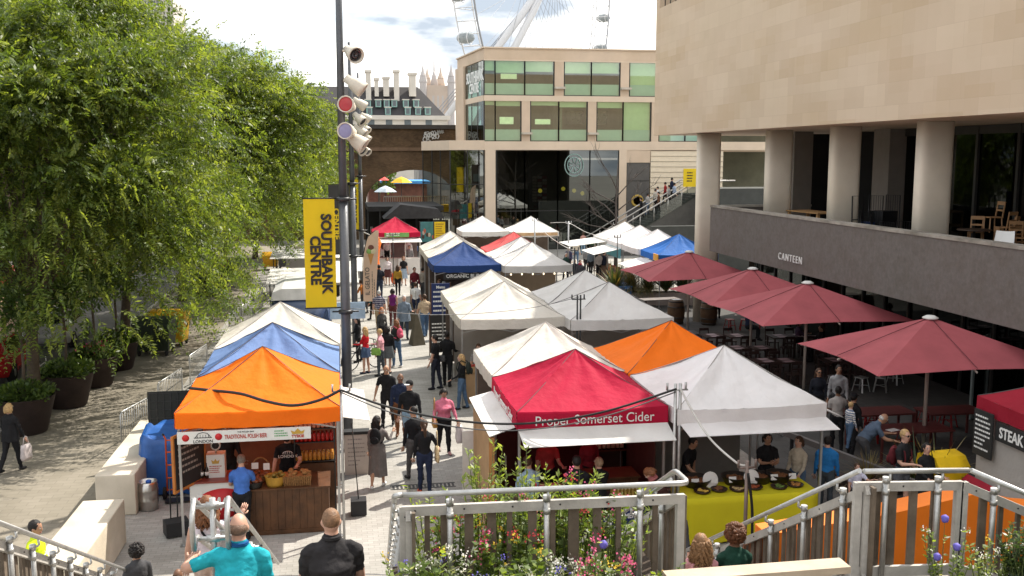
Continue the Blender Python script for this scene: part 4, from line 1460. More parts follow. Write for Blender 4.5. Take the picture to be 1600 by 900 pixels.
for u in (793, 821):
 b_ = atY(u, 80, 330) - HUB
 d2 = b_ - en * -7
 e_ = Vector((0, 0, 0)) + d2 * 1.9
 w = MB(); w.tube([en * -4, b_ * 0.5, e_], [1.0, 1.25, 1.0], WHT, 12); w.build('support_leg', ow)
w = MB()
for k in range(3):
 b_ = atY(755 + k * 3, 76, 340) - HUB
 w.tube([en * -5, b_ * 1.9], 0.14, WGR, 4, False)
w.build('stay_cable', ow)
# foliage
def leaf_mat(name, col, tr=0.35, var=0.45):
 if name in MATS:
  return MATS[name]
 m = M(name, col, 0.45, var=var, vs=1.3, trans=tr, spec=0.4)
 n, l = m.node_tree.nodes, m.node_tree.links
 t = next(x for x in n if x.type == 'BSDF_TRANSLUCENT')
 g = n.new('ShaderNodeMixRGB')                                         # light that comes through a leaf is yellower than light off it
 g.blend_type = 'MULTIPLY'
 g.inputs['Fac'].default_value = 1
 g.inputs['Color2'].default_value = (2.3, 2.25, 0.7, 1)
 l.new(t.inputs['Color'].links[0].from_socket, g.inputs['Color1'])
 l.new(g.outputs[0], t.inputs['Color'])
 return m
LF1 = leaf_mat('feathery leaf green', (0.095, 0.135, 0.030), 0.45)
LF2 = leaf_mat('feathery leaf bright', (0.15, 0.185, 0.045), 0.48)
LF3 = leaf_mat('feathery leaf deep', (0.055, 0.085, 0.022), 0.4)
BARK = M('tree bark', (0.10, 0.075, 0.055), 0.9, var=0.3, vs=5, bump=0.6, bs=25)
def mesh_np(name, V, FQ, mats, midx, parent, smooth=False):
 me = bpy.data.meshes.new(name)
 nv, nf = len(V), len(FQ)
 me.vertices.add(nv); me.vertices.foreach_set('co', V.astype(np.float32).ravel())
 me.loops.add(nf * 4); me.loops.foreach_set('vertex_index', FQ.astype(np.int32).ravel())
 me.polygons.add(nf); me.polygons.foreach_set('loop_start', np.arange(0, nf * 4, 4, dtype=np.int32))
 for m in mats:
  me.materials.append(m)
 me.polygons.foreach_set('material_index', midx.astype(np.int32))
 me.update(calc_edges=True)
 me.validate()
 o = bpy.data.objects.new(name, me)
 COL.objects.link(o)
 if parent:
  o.parent = parent
 return o
def sprays(base, dirs, L, leaf, nodes, rng, droop=0.32, pair=2):
 """Feathery sprays: a drooping stalk with pairs of slim leaflets; arrays of bases and directions in, quads out."""
 n = len(base)
 d = dirs / np.linalg.norm(dirs, axis=1, keepdims=True)
 ref = rng.normal(size=(n, 3)); side = np.cross(d, ref); side /= np.linalg.norm(side, axis=1, keepdims=True)
 t = (np.arange(nodes) + 0.6) / nodes
 P = base[:, None, :] + d[:, None, :] * (L[:, None] * t[None])[..., None]
 P[..., 2] -= droop * L[:, None] * (t ** 2)[None]
 tang = np.repeat(d[:, None, :], nodes, 1).copy(); tang[..., 2] -= 2 * droop * t[None]
 tang /= np.linalg.norm(tang, axis=2, keepdims=True)
 out = []
 for s in (-1, 1):
  ld = side[:, None, :] * s + tang * 0.55 + rng.normal(scale=0.22, size=(n, nodes, 3))
  ld[..., 2] -= 0.18
  ld /= np.linalg.norm(ld, axis=2, keepdims=True)
  ll = leaf * rng.uniform(0.5, 1.5, size=(n, nodes, 1)) * (1.15 - 0.5 * t)[None, :, None]
  wd = np.cross(ld, rng.normal(size=(n, nodes, 3)) * 0.55 + np.array([0, 0, 1.0])); wd /= np.linalg.norm(wd, axis=2, keepdims=True)
  w = ll * 0.19
  a = P; b = P + ld * ll * 0.5 + wd * w; c = P + ld * ll; e = P + ld * ll * 0.5 - wd * w
  out.append(np.stack([a, b, c, e], 2))
 Q = np.concatenate(out, 1)                                            # n, nodes*2, 4, 3
 return Q
def fbm(P, sc, seed):
 return np.array([noise.noise(Vector((p[0] * sc + seed, p[1] * sc, p[2] * sc))) for p in P])
def feathery_tree(x, y, R, top, low, n, label, seed, leaf=0.17, lean=(0, 0), nodes=12, L0=0.72, squash=1.0, group='feathery street trees'):
 r = thing('street_tree', label, 'tree', (x, y, 0), 0, group)
 rng = np.random.default_rng(seed)
 q = random.Random(seed)
 cz = (top + low) / 2 + 0.4
 H = (top - low) / 2
 cx, cy = lean
 tm = MB()
 fork = Vector((cx * 0.25, cy * 0.25, low * 0.85 + 0.8))
 tm.tube([(0, 0, 0), (0.02, 0.0, 0.4), (cx * 0.1, cy * 0.1, fork.z * 0.5), fork], [0.24, 0.19, 0.165, 0.15], BARK, 10)
 tips = []
 for k in range(13):
  a = 2 * pi * k / 13 + q.uniform(-0.2, 0.2)
  e = q.uniform(0.25, 1.25)
  end = Vector((cx + cos(a) * cos(e) * R * 0.82, cy + sin(a) * cos(e) * R * 0.82 * squash, cz + sin(e) * H * 0.75 - 0.6))
  mid = (fork + end) / 2 + Vector((q.uniform(-.4, .4), q.uniform(-.4, .4), 0.9))
  m2 = mid.lerp(end, 0.5) + Vector((q.uniform(-.3, .3), q.uniform(-.3, .3), 0.35))
  tm.tube([fork, fork.lerp(mid, 0.5) + Vector((0, 0, 0.25)), mid, m2, end], [0.11, 0.085, 0.06, 0.04, 0.015], BARK, 6)
  for j in range(4):
   s0 = mid.lerp(end, q.uniform(0, 0.7))
   tm.tube([s0, s0 + Vector((q.uniform(-1, 1), q.uniform(-1, 1), q.uniform(0, 0.5))), s0 + Vector((q.uniform(-2, 2), q.uniform(-2, 2), q.uniform(-0.5, 0.7)))], [0.03, 0.02, 0.008], BARK, 5)
 tm.build('trunk', r)
 nc = int(95 * (R / 5.5) ** 2)
 cl = rng.normal(size=(nc, 3)); cl /= np.linalg.norm(cl, axis=1, keepdims=True)
 cl[:, 2] = np.where(cl[:, 2] < -0.8, -cl[:, 2], cl[:, 2])
 rad = rng.uniform(0.5, 1.0, size=(nc, 1)) ** 0.5
 cc = cl * rad * np.array([R * 0.86, R * 0.86 * squash, H * 0.86]) + np.array([cx, cy, cz])
 pick = rng.integers(0, nc, size=n)
 off = rng.normal(size=(n, 3)) * np.array([0.66, 0.66, 0.34]) * (R / 5.5)
 base = cc[pick] + off
 outd = (cc[pick] - np.array([cx, cy, cz])) / np.array([R, R, H])
 dirs = outd * 0.8 + off * 0.35 + rng.normal(size=(n, 3)) * 0.45
 dirs[:, 2] += 0.02
 nd = n // 10
 ang = rng.uniform(0, 2 * pi, size=nd); rr = rng.uniform(0.72, 1.06, size=nd) * R
 bd = np.stack([cx + np.cos(ang) * rr, cy + np.sin(ang) * rr * squash, cz - H * rng.uniform(0.25, 1.0, size=nd)], 1)
 base = np.concatenate([base, bd]); dirs = np.concatenate([dirs, np.stack([np.cos(ang), np.sin(ang), -0.55 + 0 * ang], 1) + rng.normal(size=(nd, 3)) * 0.3])
 L = rng.uniform(0.6, 1.35, size=len(base)) * L0
 Q = sprays(base, dirs, L, leaf, nodes, rng)
 nq = Q.shape[0] * Q.shape[1]
 V = Q.reshape(-1, 3)
 FQ = np.arange(nq * 4).reshape(-1, 4)
 cm = rng.choice(3, size=len(base), p=[0.42, 0.33, 0.25])
 mi = np.repeat(cm, Q.shape[1])
 mesh_np('crown', V, FQ, [LF1, LF2, LF3], mi, r)
 return r
feathery_tree(-8.6, 29.5, 5.7, 12.1, 2.4, 18500, 'nearest and tallest feathery green tree filling the left, in front of the other street trees', 11, 0.125, (0.1, 0.3))
feathery_tree(-8.4, 40.7, 6.2, 11.8, 3.7, 12500, 'feathery tree whose trunk rises by the green wheeled bin', 12, 0.14, (1.6, 0))
feathery_tree(-7.9, 52.0, 5.9, 11.4, 3.6, 9500, 'feathery tree behind the purple flowered pots, third along the row', 13, 0.16, (1.9, 0))
feathery_tree(-7.0, 62.5, 5.4, 10.6, 3.8, 6000, 'feathery tree next to the last one along the promenade', 14, 0.18, (2.0, 0))
feathery_tree(-5.9, 72.9, 4.8, 9.8, 3.0, 3600, 'farthest feathery tree, by the small yellow bin', 15, 0.23, (0.8, 0))
feathery_tree(-13.5, 37.5, 5.0, 11.5, 2.4, 10000, 'feathery tree on the road side, half hidden behind the nearest one', 19, 0.15, (0, 0))
feathery_tree(-16.5, 27.0, 5.0, 13.0, 4.2, 2600, 'feathery tree at the extreme left edge, across the road', 16, 0.24, (0, 0))
feathery_tree(-22.0, 66.0, 7.5, 13.0, 2.5, 3200, 'far feathery tree across the road beyond the red vehicles', 17, 0.32, (0, 0), L0=1.2)
feathery_tree(-24.0, 46.0, 7.0, 13.0, 2.6, 3000, 'broad feathery tree across the road at far left', 18, 0.30, (0, 0), L0=1.2)

def leaf_cloud(c, r, n, leaf, mats, parent, name='foliage', seed=0, up=0.3, w=0.32, shell=0.5, probs=None):
 rng = np.random.default_rng(seed)
 d = rng.normal(size=(n, 3)); d /= np.linalg.norm(d, axis=1, keepdims=True)
 rad = rng.uniform(shell, 1.0, size=(n, 1)) * (1 + 0.22 * np.sin(d[:, :1] * 5 + seed) * np.cos(d[:, 1:2] * 4.3))
 P = np.array(c) + d * rad * np.array(r)
 ld = d + rng.normal(size=(n, 3)) * 0.6; ld[:, 2] += up; ld /= np.linalg.norm(ld, axis=1, keepdims=True)
 wd = np.cross(ld, rng.normal(size=(n, 3))); wd /= np.linalg.norm(wd, axis=1, keepdims=True)
 ll = leaf * rng.uniform(0.6, 1.3, size=(n, 1))
 Q = np.stack([P, P + ld * ll * 0.5 + wd * ll * w, P + ld * ll, P + ld * ll * 0.5 - wd * ll * w], 1)
 mi = rng.choice(len(mats), size=n, p=probs)
 return mesh_np(name, Q.reshape(-1, 3), np.arange(n * 4).reshape(-1, 4), mats, mi, parent)
SHR1 = leaf_mat('shrub leaf', (0.055, 0.095, 0.025), 0.25)
SHR2 = leaf_mat('shrub leaf light', (0.10, 0.15, 0.035), 0.3)
PINKF = M('pink petal', (0.62, 0.10, 0.22), 0.7, var=0.25, vs=6, trans=0.2)
REDF = M('red petal', (0.55, 0.05, 0.06), 0.7, var=0.25, vs=6, trans=0.2)
WHF = M('white petal', (0.75, 0.72, 0.66), 0.7, var=0.1, vs=6, trans=0.2)
YELF = M('yellow petal', (0.75, 0.50, 0.04), 0.7, var=0.2, vs=6, trans=0.2)
PURF = M('purple petal', (0.12, 0.10, 0.42), 0.7, var=0.25, vs=6, trans=0.1)
CORT = M('rusty brown pot', (0.045, 0.029, 0.026), 0.75, var=0.25, vs=3, bump=0.2, stain=0.3)
SOIL = M('soil', (0.05, 0.035, 0.025), 0.95, var=0.3, vs=8)

def pot(x, y, R, h, label, seed, tree, flowers, group='round brown planters along the promenade'):
 r = thing('round_planter', label, 'planter', (x, y, 0.008), 0, group)
 b = MB(); b.lathe([(R * 0.62, 0), (R * 0.68, 0.04), (R * 0.98, h), (R, h + 0.01), (R * 0.93, h + 0.01), (R * 0.9, h - 0.08)], (0, 0, 0), CORT, 30); b.build('pot', r)
 leaf_cloud((0, 0, h + 0.1), (R * 0.95, R * 0.95, 0.26), 1300, 0.13, [SHR1, SHR2], r, seed=seed)
 if flowers:
  leaf_cloud((0, 0, h + 0.22), (R * 0.85, R * 0.85, 0.2), 110, 0.07, flowers, r, name='blossom', seed=seed + 50, w=0.5)
 if tree:
  s = thing('potted_tree', tree, 'tree', (x, y, h), 0, 'slim trees in the round planters')
  t = MB(); t.tube([(0, 0, -0.1), (0.03, 0.02, 0.9), (0, 0, 2.0), (0.05, 0, 2.9)], [0.045, 0.04, 0.035, 0.012], BARK, 7)
  for k in range(6):
   a = k * 1.1
   t.tube([(0.02, 0, 1.5 + k * 0.18), (cos(a) * 0.55, sin(a) * 0.55, 2.1 + k * 0.14)], [0.018, 0.006], BARK, 5)
  t.build('trunk', s)
  leaf_cloud((0, 0, 2.4), (1.0, 1.0, 0.9), 2000, 0.12, [SHR1, SHR1, SHR2], s, name='crown', seed=seed + 99, shell=0.15, up=-0.2)
pot(-8.3, 27.6, 0.78, 0.98, 'brown planter nearest the walking woman, front of the row', 1, 'slim dark leaved tree in the front planter', None)
pot(-7.95, 30.4, 0.78, 0.98, 'brown planter second from the front, with a shrub edge', 2, 'slim tree in the second planter from the front', None)
pot(-7.75, 33.0, 0.74, 0.95, 'brown planter with pink flowers, third from the front', 3, 'slim tree in the pink flowered planter', [PINKF, REDF])
pot(-7.6, 35.5, 0.74, 0.95, 'brown planter beside the tree trunk and green bin', 4, 'slim tree in the planter beside the green bin', [WHF])
pot(-6.9, 53.6, 0.78, 0.98, 'front one of the distant brown planters with purple red flowers', 5, None, [PINKF, REDF])
pot(-6.75, 56.6, 0.78, 0.98, 'middle one of the distant brown planters', 6, None, [PINKF])
pot(-6.6, 59.6, 0.78, 0.98, 'rear one of the distant brown planters', 7, None, [PINKF, WHF])

# wheeled bins
def big_bin(x, y, rz, col, label, s=1.0):
 r = thing('wheeled_bin', label, 'bin', (x, y, 0.008), rz)
 m = M('bin plastic %s' % str(col), col, 0.5, var=0.12, vs=3, stain=0.2)
 w, d, h = 0.66 * s, 0.52 * s, 1.12 * s
 z0 = 0.2
 b = MB()
 lo, hi = 0.84, 1.0
 vs = [(sx * w * lo, sy * d * lo, z0) for sx, sy in ((-1, -1), (1, -1), (1, 1), (-1, 1))] + [(sx * w * hi, sy * d * hi, h) for sx, sy in ((-1, -1), (1, -1), (1, 1), (-1, 1))]
 b.add(vs, [(3, 2, 1, 0), (4, 5, 6, 7), (0, 1, 5, 4), (1, 2, 6, 5), (2, 3, 7, 6), (3, 0, 4, 7)], m)
 b.box(-w * 1.06, w * 1.06, -d * 1.07, d * 1.07, h + 0.002, h + 0.07, m)
 for sx in (-0.5, 0, 0.5):
  b.box(sx * w - 0.03, sx * w + 0.03, -d * 0.99, -d * 0.9, z0 + 0.15, h - 0.01, m)
 b.build('bin_body', r)
 b = MB()
 pr = [(-d * 1.08, h + 0.075), (d * 1.08, h + 0.075), (d * 1.0, h + 0.2), (d * 0.3, h + 0.29), (-d * 0.6, h + 0.24)]
 b.prism(pr, -w * 1.04, w * 1.04, m, 'x'); b.build('lid', r)
 for sx in (-1, 1):
  b = MB(); b.tube([(sx * w * 1.05, -0.12, h - 0.1), (sx * (w * 1.05 + 0.1), -0.12, h - 0.1), (sx * (w * 1.05 + 0.1), 0.12, h - 0.1), (sx * w * 1.05, 0.12, h - 0.1)], 0.025, m, 6); b.build('handle', r)
  for sy in (-1, 1):
   b = MB(); b.lathe([(0.03, -0.03), (0.1, -0.03), (0.1, 0.03), (0.03, 0.03)], (sx * w * 0.75, sy * d * 0.75, 0.1), M('tyre', (0.02, 0.02, 0.02), 0.9), 14, (1, 0, 0))
   b.box(sx * w * 0.75 - 0.06, sx * w * 0.75 + 0.06, sy * d * 0.75 - 0.05, sy * d * 0.75 + 0.05, 0.1, 0.2, STEELD)
   b.build('wheel', r)
 return r
big_bin(-6.75, 38.0, -0.12, (0.028, 0.042, 0.026), 'large dark green wheeled bin under the tree')
big_bin(-6.5, 39.7, -0.12, (0.75, 0.44, 0.02), 'large yellow wheeled bin right behind the green one')
big_bin(-4.35, 65.7, 0.0, (0.75, 0.40, 0.02), 'small far yellow bin at the end of the promenade', 0.75)
big_bin(-3.35, 65.5, 0.0, (0.07, 0.075, 0.08), 'dark grey bin beside the far yellow bin', 0.8)

# crowd barriers
GALV = M('galvanised steel', (0.47, 0.47, 0.46), 0.42, 0.75, var=0.18, vs=9, bump=0.1, bs=60)
def barrier(a, b_, label, hgt=1.08):
 a, b_ = Vector((a[0], a[1], 0)), Vector((b_[0], b_[1], 0))
 L = (b_ - a).length
 r = thing('crowd_barrier', label, 'barrier', a, atan2(b_.y - a.y, b_.x - a.x), 'steel crowd barriers behind the stalls')
 b = MB(); rr = 0.05
 b.tube([(0.02, 0, 0.18), (0.02, 0, hgt - 0.08), (0.08, 0, hgt), (L - 0.08, 0, hgt), (L - 0.02, 0, hgt - 0.08), (L - 0.02, 0, 0.18), (0.02, 0, 0.18)], 0.02, GALV, 8); b.build('frame', r)
 n = int(L / 0.12)
 b = MB()
 for k in range(1, n):
  b.tube([(L * k / n, 0, 0.19), (L * k / n, 0, hgt - 0.01)], 0.0075, GALV, 6)
 b.build('bar_panel', r)
 for xx in (0.3, L - 0.3):
  b = MB(); b.tube([(xx, -0.28, 0.012), (xx, 0, 0.14), (xx, 0.28, 0.012)], 0.017, GALV, 6); b.tube([(xx, 0, 0.13), (xx, 0, 0.19)], 0.017, GALV, 6); b.build('foot', r)
barrier((-5.35, 24.95), (-4.85, 26.9), 'crowd barrier just beyond the long white block')
barrier((-5.0, 28.1), (-4.65, 30.1), 'crowd barrier left of the blue tent')
barrier((-4.7, 31.9), (-4.4, 33.9), 'crowd barrier left of the grey white tent')
barrier((-4.35, 40.2), (-4.1, 42.2), 'crowd barrier beside the food van, nearer one')
barrier((-4.05, 42.5), (-3.85, 44.6), 'crowd barrier beside the food van, farther one')
barrier((-3.8, 46.0), (-3.6, 48.1), 'crowd barrier left of the white awning')
barrier((-3.55, 50.0), (-3.3, 52.0), 'farther crowd barrier left of the pale van roof')
barrier((-3.2, 53.2), (-3.0, 55.2), 'farthest crowd barrier towards the yellow bin')
r = thing('mesh_screen', 'dark mesh screen standing behind the blue tarpaulin', 'screen', (-4.55, 24.2, 0), 0)
b = MB(); b.box(0, 1.25, -0.02, 0.02, 0.05, 1.75, M('black mesh', (0.02, 0.022, 0.02), 0.8)); b.build('panel', r)
b = MB()
for k in range(9):
 b.box(0.02, 1.23, -0.03, -0.021, 0.1 + 0.2 * k, 0.115 + 0.2 * k, STEELD)
for k in range(8):
 b.box(0.04 + 0.16 * k, 0.055 + 0.16 * k, -0.04, -0.031, 0.05, 1.75, STEELD)
b.build('wire', r)

# parked cars
TYRE = M('tyre', (0.02, 0.02, 0.02), 0.9)
CGL = M('car window', (0.015, 0.018, 0.02), 0.08, spec=0.7)
def car(x, y, rz, col, label, plate=(0.6, 0.42, 0.02), van=False):
 r = thing('parked_car', label, 'car', (x, y, 0.008), rz, 'cars parked along the road')
 m = M('car paint %s' % str(col), col, 0.25, 0.0, var=0.03, spec=0.7)
 hr = 1.95 if van else 1.46
 secs = [(-2.1, 0.72, 0.42, 0.85, 0.5, 0.92), (-2.02, 0.82, 0.3, 0.95, 0.62, 1.05), (-1.75, 0.86, 0.24, 0.98, 0.62, hr - 0.06), (-1.0, 0.88, 0.22, 0.98, 0.63, hr), (0.1, 0.88, 0.22, 0.96, 0.62, hr - 0.02), (0.95, 0.87, 0.22, 0.93, 0.62, 0.98), (1.7, 0.83, 0.26, 0.82, 0.6, 0.85), (2.05, 0.68, 0.36, 0.66, 0.5, 0.68)]
 vs, fs = [], []
 for (yy, hw, zb_, zs_, rw, zr) in secs:
  vs += [(-hw * 0.92, yy, zb_), (-hw, yy, zb_ + 0.2), (-hw * 0.98, yy, zs_), (-rw, yy, zr), (rw, yy, zr), (hw * 0.98, yy, zs_), (hw, yy, zb_ + 0.2), (hw * 0.92, yy, zb_)]
 for i in range(len(secs) - 1):
  for k in range(8):
   fs.append((i * 8 + k, (i + 1) * 8 + k, (i + 1) * 8 + (k + 1) % 8, i * 8 + (k + 1) % 8))
 fs.append(tuple(range(8))); fs.append(tuple((len(secs) - 1) * 8 + k for k in reversed(range(8))))
 b = MB(); b.add(vs, fs, m, False)
 o = b.build('body', r, fix=True)
 bv = o.modifiers.new('soft', 'BEVEL'); bv.width = 0.05; bv.segments = 3; bv.limit_method = 'ANGLE'; bv.angle_limit = radians(12)
 w = MB()
 w.quad((-0.56, -2.035, 1.05), (0.56, -2.035, 1.05), (0.55, -1.83, hr - 0.14), (-0.55, -1.83, hr - 0.14), CGL)
 w.quad((-0.58, 0.95, 1.02), (0.58, 0.95, 1.02), (0.56, 0.2, hr - 0.07), (-0.56, 0.2, hr - 0.07), CGL)
 for sd in (-1, 1):
  w.quad((sd * 0.875, -1.6, 1.0), (sd * 0.86, 0.75, 0.97), (sd * 0.675, 0.1, hr - 0.1), (sd * 0.675, -1.45, hr - 0.1), CGL)
 w.build('window', r)
 for sx in (-0.8, 0.8):
  for sy in (-1.3, 1.3):
   w = MB(); w.lathe([(0.2, -0.1), (0.31, -0.1), (0.32, 0.0), (0.31, 0.1), (0.2, 0.1)], (sx, sy, 0.32), TYRE, 18, (1, 0, 0))
   wo = w.build('wheel', r)
   w = MB(); w.lathe([(0.05, -0.08), (0.2, -0.09), (0.2, 0.09), (0.05, 0.112)], (sx, sy, 0.32), M('wheel rim', (0.4, 0.4, 0.42), 0.3, 0.8), 10, (1 if sx > 0 else -1, 0, 0)); w.build('rim', wo)
  w = MB(); w.ell((sx * 0.85, -2.05, 0.83), (0.13, 0.05, 0.1), M('tail lamp', (0.4, 0.01, 0.01), 0.2), 10, 7); w.build('tail_light', r)
  w = MB(); w.ell((sx * 0.75, 1.95, 0.66), (0.16, 0.1, 0.08), M('head lamp', (0.7, 0.7, 0.68), 0.15), 10, 7); w.build('headlight', r)
 w = MB(); w.box(-0.26, 0.26, -2.16, -2.13, 0.55, 0.67, M('plate %s' % str(plate), plate, 0.5)); w.build('number_plate', r)
car(-11.4, 35.2, 0.06, (0.42, 0.012, 0.014), 'red hatchback parked at the kerb behind the front planters')
car(-11.2, 29.8, 0.06, (0.012, 0.014, 0.02), 'dark car at the left edge, only its wheel and rear corner in view')
car(-11.0, 41.2, 0.04, (0.45, 0.45, 0.46), 'silver car ahead of the red hatchback under the trees', (0.7, 0.7, 0.68))
car(-18.3, 56.5, 1.3, (0.45, 0.015, 0.016), 'red vehicle across the road, nearer of the two behind leaves')
car(-15.5, 62.5, 1.2, (0.45, 0.02, 0.02), 'red vehicle across the road, farther of the two behind leaves', van=True)
bk_ = thing('bicycle', 'bicycle with a red saddle bag leaning by the planters', 'bicycle', (-9.15, 32.3, 0.12), 1.5)
for xx in (-0.5, 0.5):
 MB().tube([(xx + cos(a) * 0.33, 0, 0.34 + sin(a) * 0.33) for a in [2 * pi * k / 20 for k in range(21)]], 0.018, TYRE, 6, False).build('wheel', bk_)
w = MB()
for p_, q_ in (((-0.5, 0, 0.34), (-0.1, 0, 0.3)), ((-0.1, 0, 0.3), (-0.2, 0, 0.85)), ((-0.1, 0, 0.3), (0.4, 0, 0.8)), ((-0.18, 0, 0.75), (0.4, 0, 0.78)), ((0.38, 0, 0.95), (0.5, 0, 0.34)), ((-0.5, 0, 0.34), (-0.19, 0, 0.75))):
 w.tube([p_, q_], 0.016, M('bike white', (0.6, 0.6, 0.6), 0.4), 6)
w.build('frame', bk_)
w = MB(); w.ell((-0.21, 0, 0.9), (0.14, 0.07, 0.04), STEELD, 10, 6); w.build('saddle', bk_)
w = MB(); w.tube([(0.36, -0.25, 1.0), (0.4, 0, 0.97), (0.36, 0.25, 1.0)], 0.014, STEELD, 6); w.build('handlebar', bk_)
w = MB(); w.ell((-0.45, 0.0, 0.78), (0.16, 0.1, 0.14), M('red bag', (0.5, 0.02, 0.03), 0.6), 10, 7); w.build('saddle_bag', bk_)

p = atY(592, 268, 108)
r = thing('shrub', 'green shrub glimpsed through the left side of the brick arch', 'shrub', (p.x, 108, 0.008))
leaf_cloud((0, 0, p.z - 0.6), (1.8, 1.2, 1.5), 900, 0.4, [SHR1, SHR2], r, seed=5)
MB().tube([(0, 0, 0), (0, 0, p.z - 1)], 0.12, BARK, 7).build('stem', r)
# canvas tents
def canvas(name, col, tr=0.28, stain=0.2, rough=0.75):
 if name in MATS:
  return MATS[name]
 m = M(name, col, rough, var=0.06, vs=1.2, trans=tr, stain=stain, bump=0.6, bs=4.5, spec=0.25, bd=0.05)
 return m
CV = {'white': canvas('white canvas', (0.80, 0.79, 0.77), 0.22), 'cream': canvas('cream canvas', (0.71, 0.67, 0.61), 0.2), 'grey': canvas('grey canvas', (0.66, 0.64, 0.625), 0.12),
  'lilac': canvas('shade tinted white canvas', (0.76, 0.735, 0.735), 0.12), 'orange': canvas('orange canvas', (0.93, 0.19, 0.008), 0.22, 0.05), 'blue': canvas('pale blue canvas', (0.17, 0.27, 0.52), 0.22),  # lilac is white cloth with a shade tint put into its colour
  'dblue': canvas('deep blue canvas', (0.02, 0.055, 0.19), 0.12, 0.05), 'bblue': canvas('bright blue canvas', (0.02, 0.13, 0.45), 0.15, 0.05), 'red': canvas('crimson canvas', (0.50, 0.010, 0.05), 0.28, 0.05),
  'coral': canvas('coral canvas', (0.72, 0.12, 0.12), 0.3, 0.05), 'dred': canvas('deep red canvas', (0.33, 0.012, 0.03), 0.2, 0.05), 'slate': canvas('stone grey canvas', (0.42, 0.39, 0.36), 0.2, 0.3)}
SEAM = M('dark seam', (0.10, 0.09, 0.09), 0.8)
ALU = M('aluminium leg', (0.42, 0.42, 0.42), 0.35, 0.8, var=0.1)
def tent(cx, cy, col, label, w=2.96, d=2.96, eave=2.58, val=0.30, peak=3.47, seed=0, legs=True, dip=0.0, group='canvas market tents', seam=True):
 r = thing('market_tent', label, 'tent', (cx, cy, 0.008), 0, group)
 q = random.Random(seed * 7 + 1)
 hw, hd = w / 2, d / 2
 m = CV[col]
 b = MB()
 nr, nt = 16, 16
 ph = [q.uniform(0, 6) for _ in range(6)]
 for sd in range(4):
  vs, fs = [], []
  for i in range(nr + 1):
   t = i / nr
   for j in range(nt + 1):
    a = -1 + 2 * j / nt
    X, Y = {0: (a, -1), 1: (1, a), 2: (-a, 1), 3: (-1, -a)}[sd]
    hgt = (1 - t) ** 1.12
    sag = -0.075 * sin(pi * t) * (1 - a * a) ** 0.8
    crease = 0.02 * sin(pi * t) * sin(a * 9 + ph[sd] + 3 * t) + 0.012 * t * sin(a * 23 + 4 * t + ph[sd + 1]) * (1 - abs(a)) + 0.016 * sin(pi * min(1, t * 1.1)) * math.exp(-((a - 0.25 + 0.4 * (1 - t)) ** 2) * 40)
    wr = 0.045 * noise.noise(Vector((X * 2 + seed * 5, Y * 2, t * 3 + sd))) * sin(pi * t)
    ez = -0.035 * (1 - a * a) * t ** 6 + dip * a * t if sd == 0 else -0.035 * (1 - a * a) * t ** 6
    vs.append((X * hw * t, Y * hd * t, eave + (peak - eave) * hgt + sag + crease + wr + ez))
  for i in range(nr):
   for j in range(nt):
    k = i * (nt + 1) + j
    if i == 0:
     fs.append((k, k + nt + 1, k + nt + 2))
    else:
     fs.append((k, k + nt + 1, k + nt + 2, k + 1))
  b.add(vs, fs, m, True)
 b.build('canopy', r)
 b = MB()
 nv = 22
 for sd in range(4):
  vs, fs = [], []
  for i in range(4):
   for j in range(nv + 1):
    a = -1 + 2 * j / nv
    X, Y = {0: (a, -1), 1: (1, a), 2: (-a, 1), 3: (-1, -a)}[sd]
    o_ = 0.012 + 0.012 * sin(j * 1.3 + ph[sd]) * i / 3
    nx, ny = {0: (0, -1), 1: (1, 0), 2: (0, 1), 3: (-1, 0)}[sd]
    vs.append((X * hw + nx * o_, Y * hd + ny * o_, eave + 0.004 - val * i / 3 - 0.035 * (1 - a * a) + (dip * a if sd == 0 else 0) - 0.008 * (i == 3) * sin(j * 1.7)))
  for i in range(3):
   for j in range(nv):
    k = i * (nv + 1) + j
    fs.append((k, k + nv + 1, k + nv + 2, k + 1))
  b.add(vs, fs, m, True)
 b.build('valance', r)
 if seam:
  b = MB()
  for sx, sy in ((-1, -1), (1, -1), (1, 1), (-1, 1)):
   pts = [(sx * hw * t, sy * hd * t, eave + (peak - eave) * (1 - t) ** 1.12 + 0.006) for t in [k / 10 for k in range(11)]]
   b.tube(pts, 0.008, SEAM if col not in ('white', 'cream', 'lilac') else M('grey seam', (0.35, 0.33, 0.31), 0.8), 4, False)
  b.build('seam', r)
 if legs:
  for sx, sy in ((-1, -1), (1, -1), (1, 1), (-1, 1)):
   b = MB(); x, y = sx * (hw - 0.05), sy * (hd - 0.05)
   b.box(x - 0.022, x + 0.022, y - 0.022, y + 0.022, 0.02, eave - 0.05, ALU); b.box(x - 0.06, x + 0.06, y - 0.06, y + 0.06, 0.0, 0.019, ALU)
   b.build('leg', r)
  b = MB()
  for k in range(2):
   for sy in (-1, 1):
    x0_, x1_ = (-hw + 0.08, 0) if k == 0 else (0, hw - 0.08)
    b.bar((x0_, sy * (hd - 0.06), eave - 0.1), (x1_, sy * (hd - 0.06), eave - 0.42), 0.02, 0.03, ALU); b.bar((x0_, sy * (hd - 0.09), eave - 0.42), (x1_, sy * (hd - 0.09), eave - 0.1), 0.02, 0.03, ALU)
    b.bar((sy * (hw - 0.06), x0_ * hd / hw, eave - 0.1), (sy * (hw - 0.06), x1_ * hd / hw, eave - 0.42), 0.02, 0.03, ALU); b.bar((sy * (hw - 0.09), x0_ * hd / hw, eave - 0.42), (sy * (hw - 0.09), x1_ * hd / hw, eave - 0.1), 0.02, 0.03, ALU)
  b.tube([(0, 0, eave - 0.4), (0, 0, peak - 0.03)], 0.02, ALU, 6)
  b.build('truss', r)
 return r
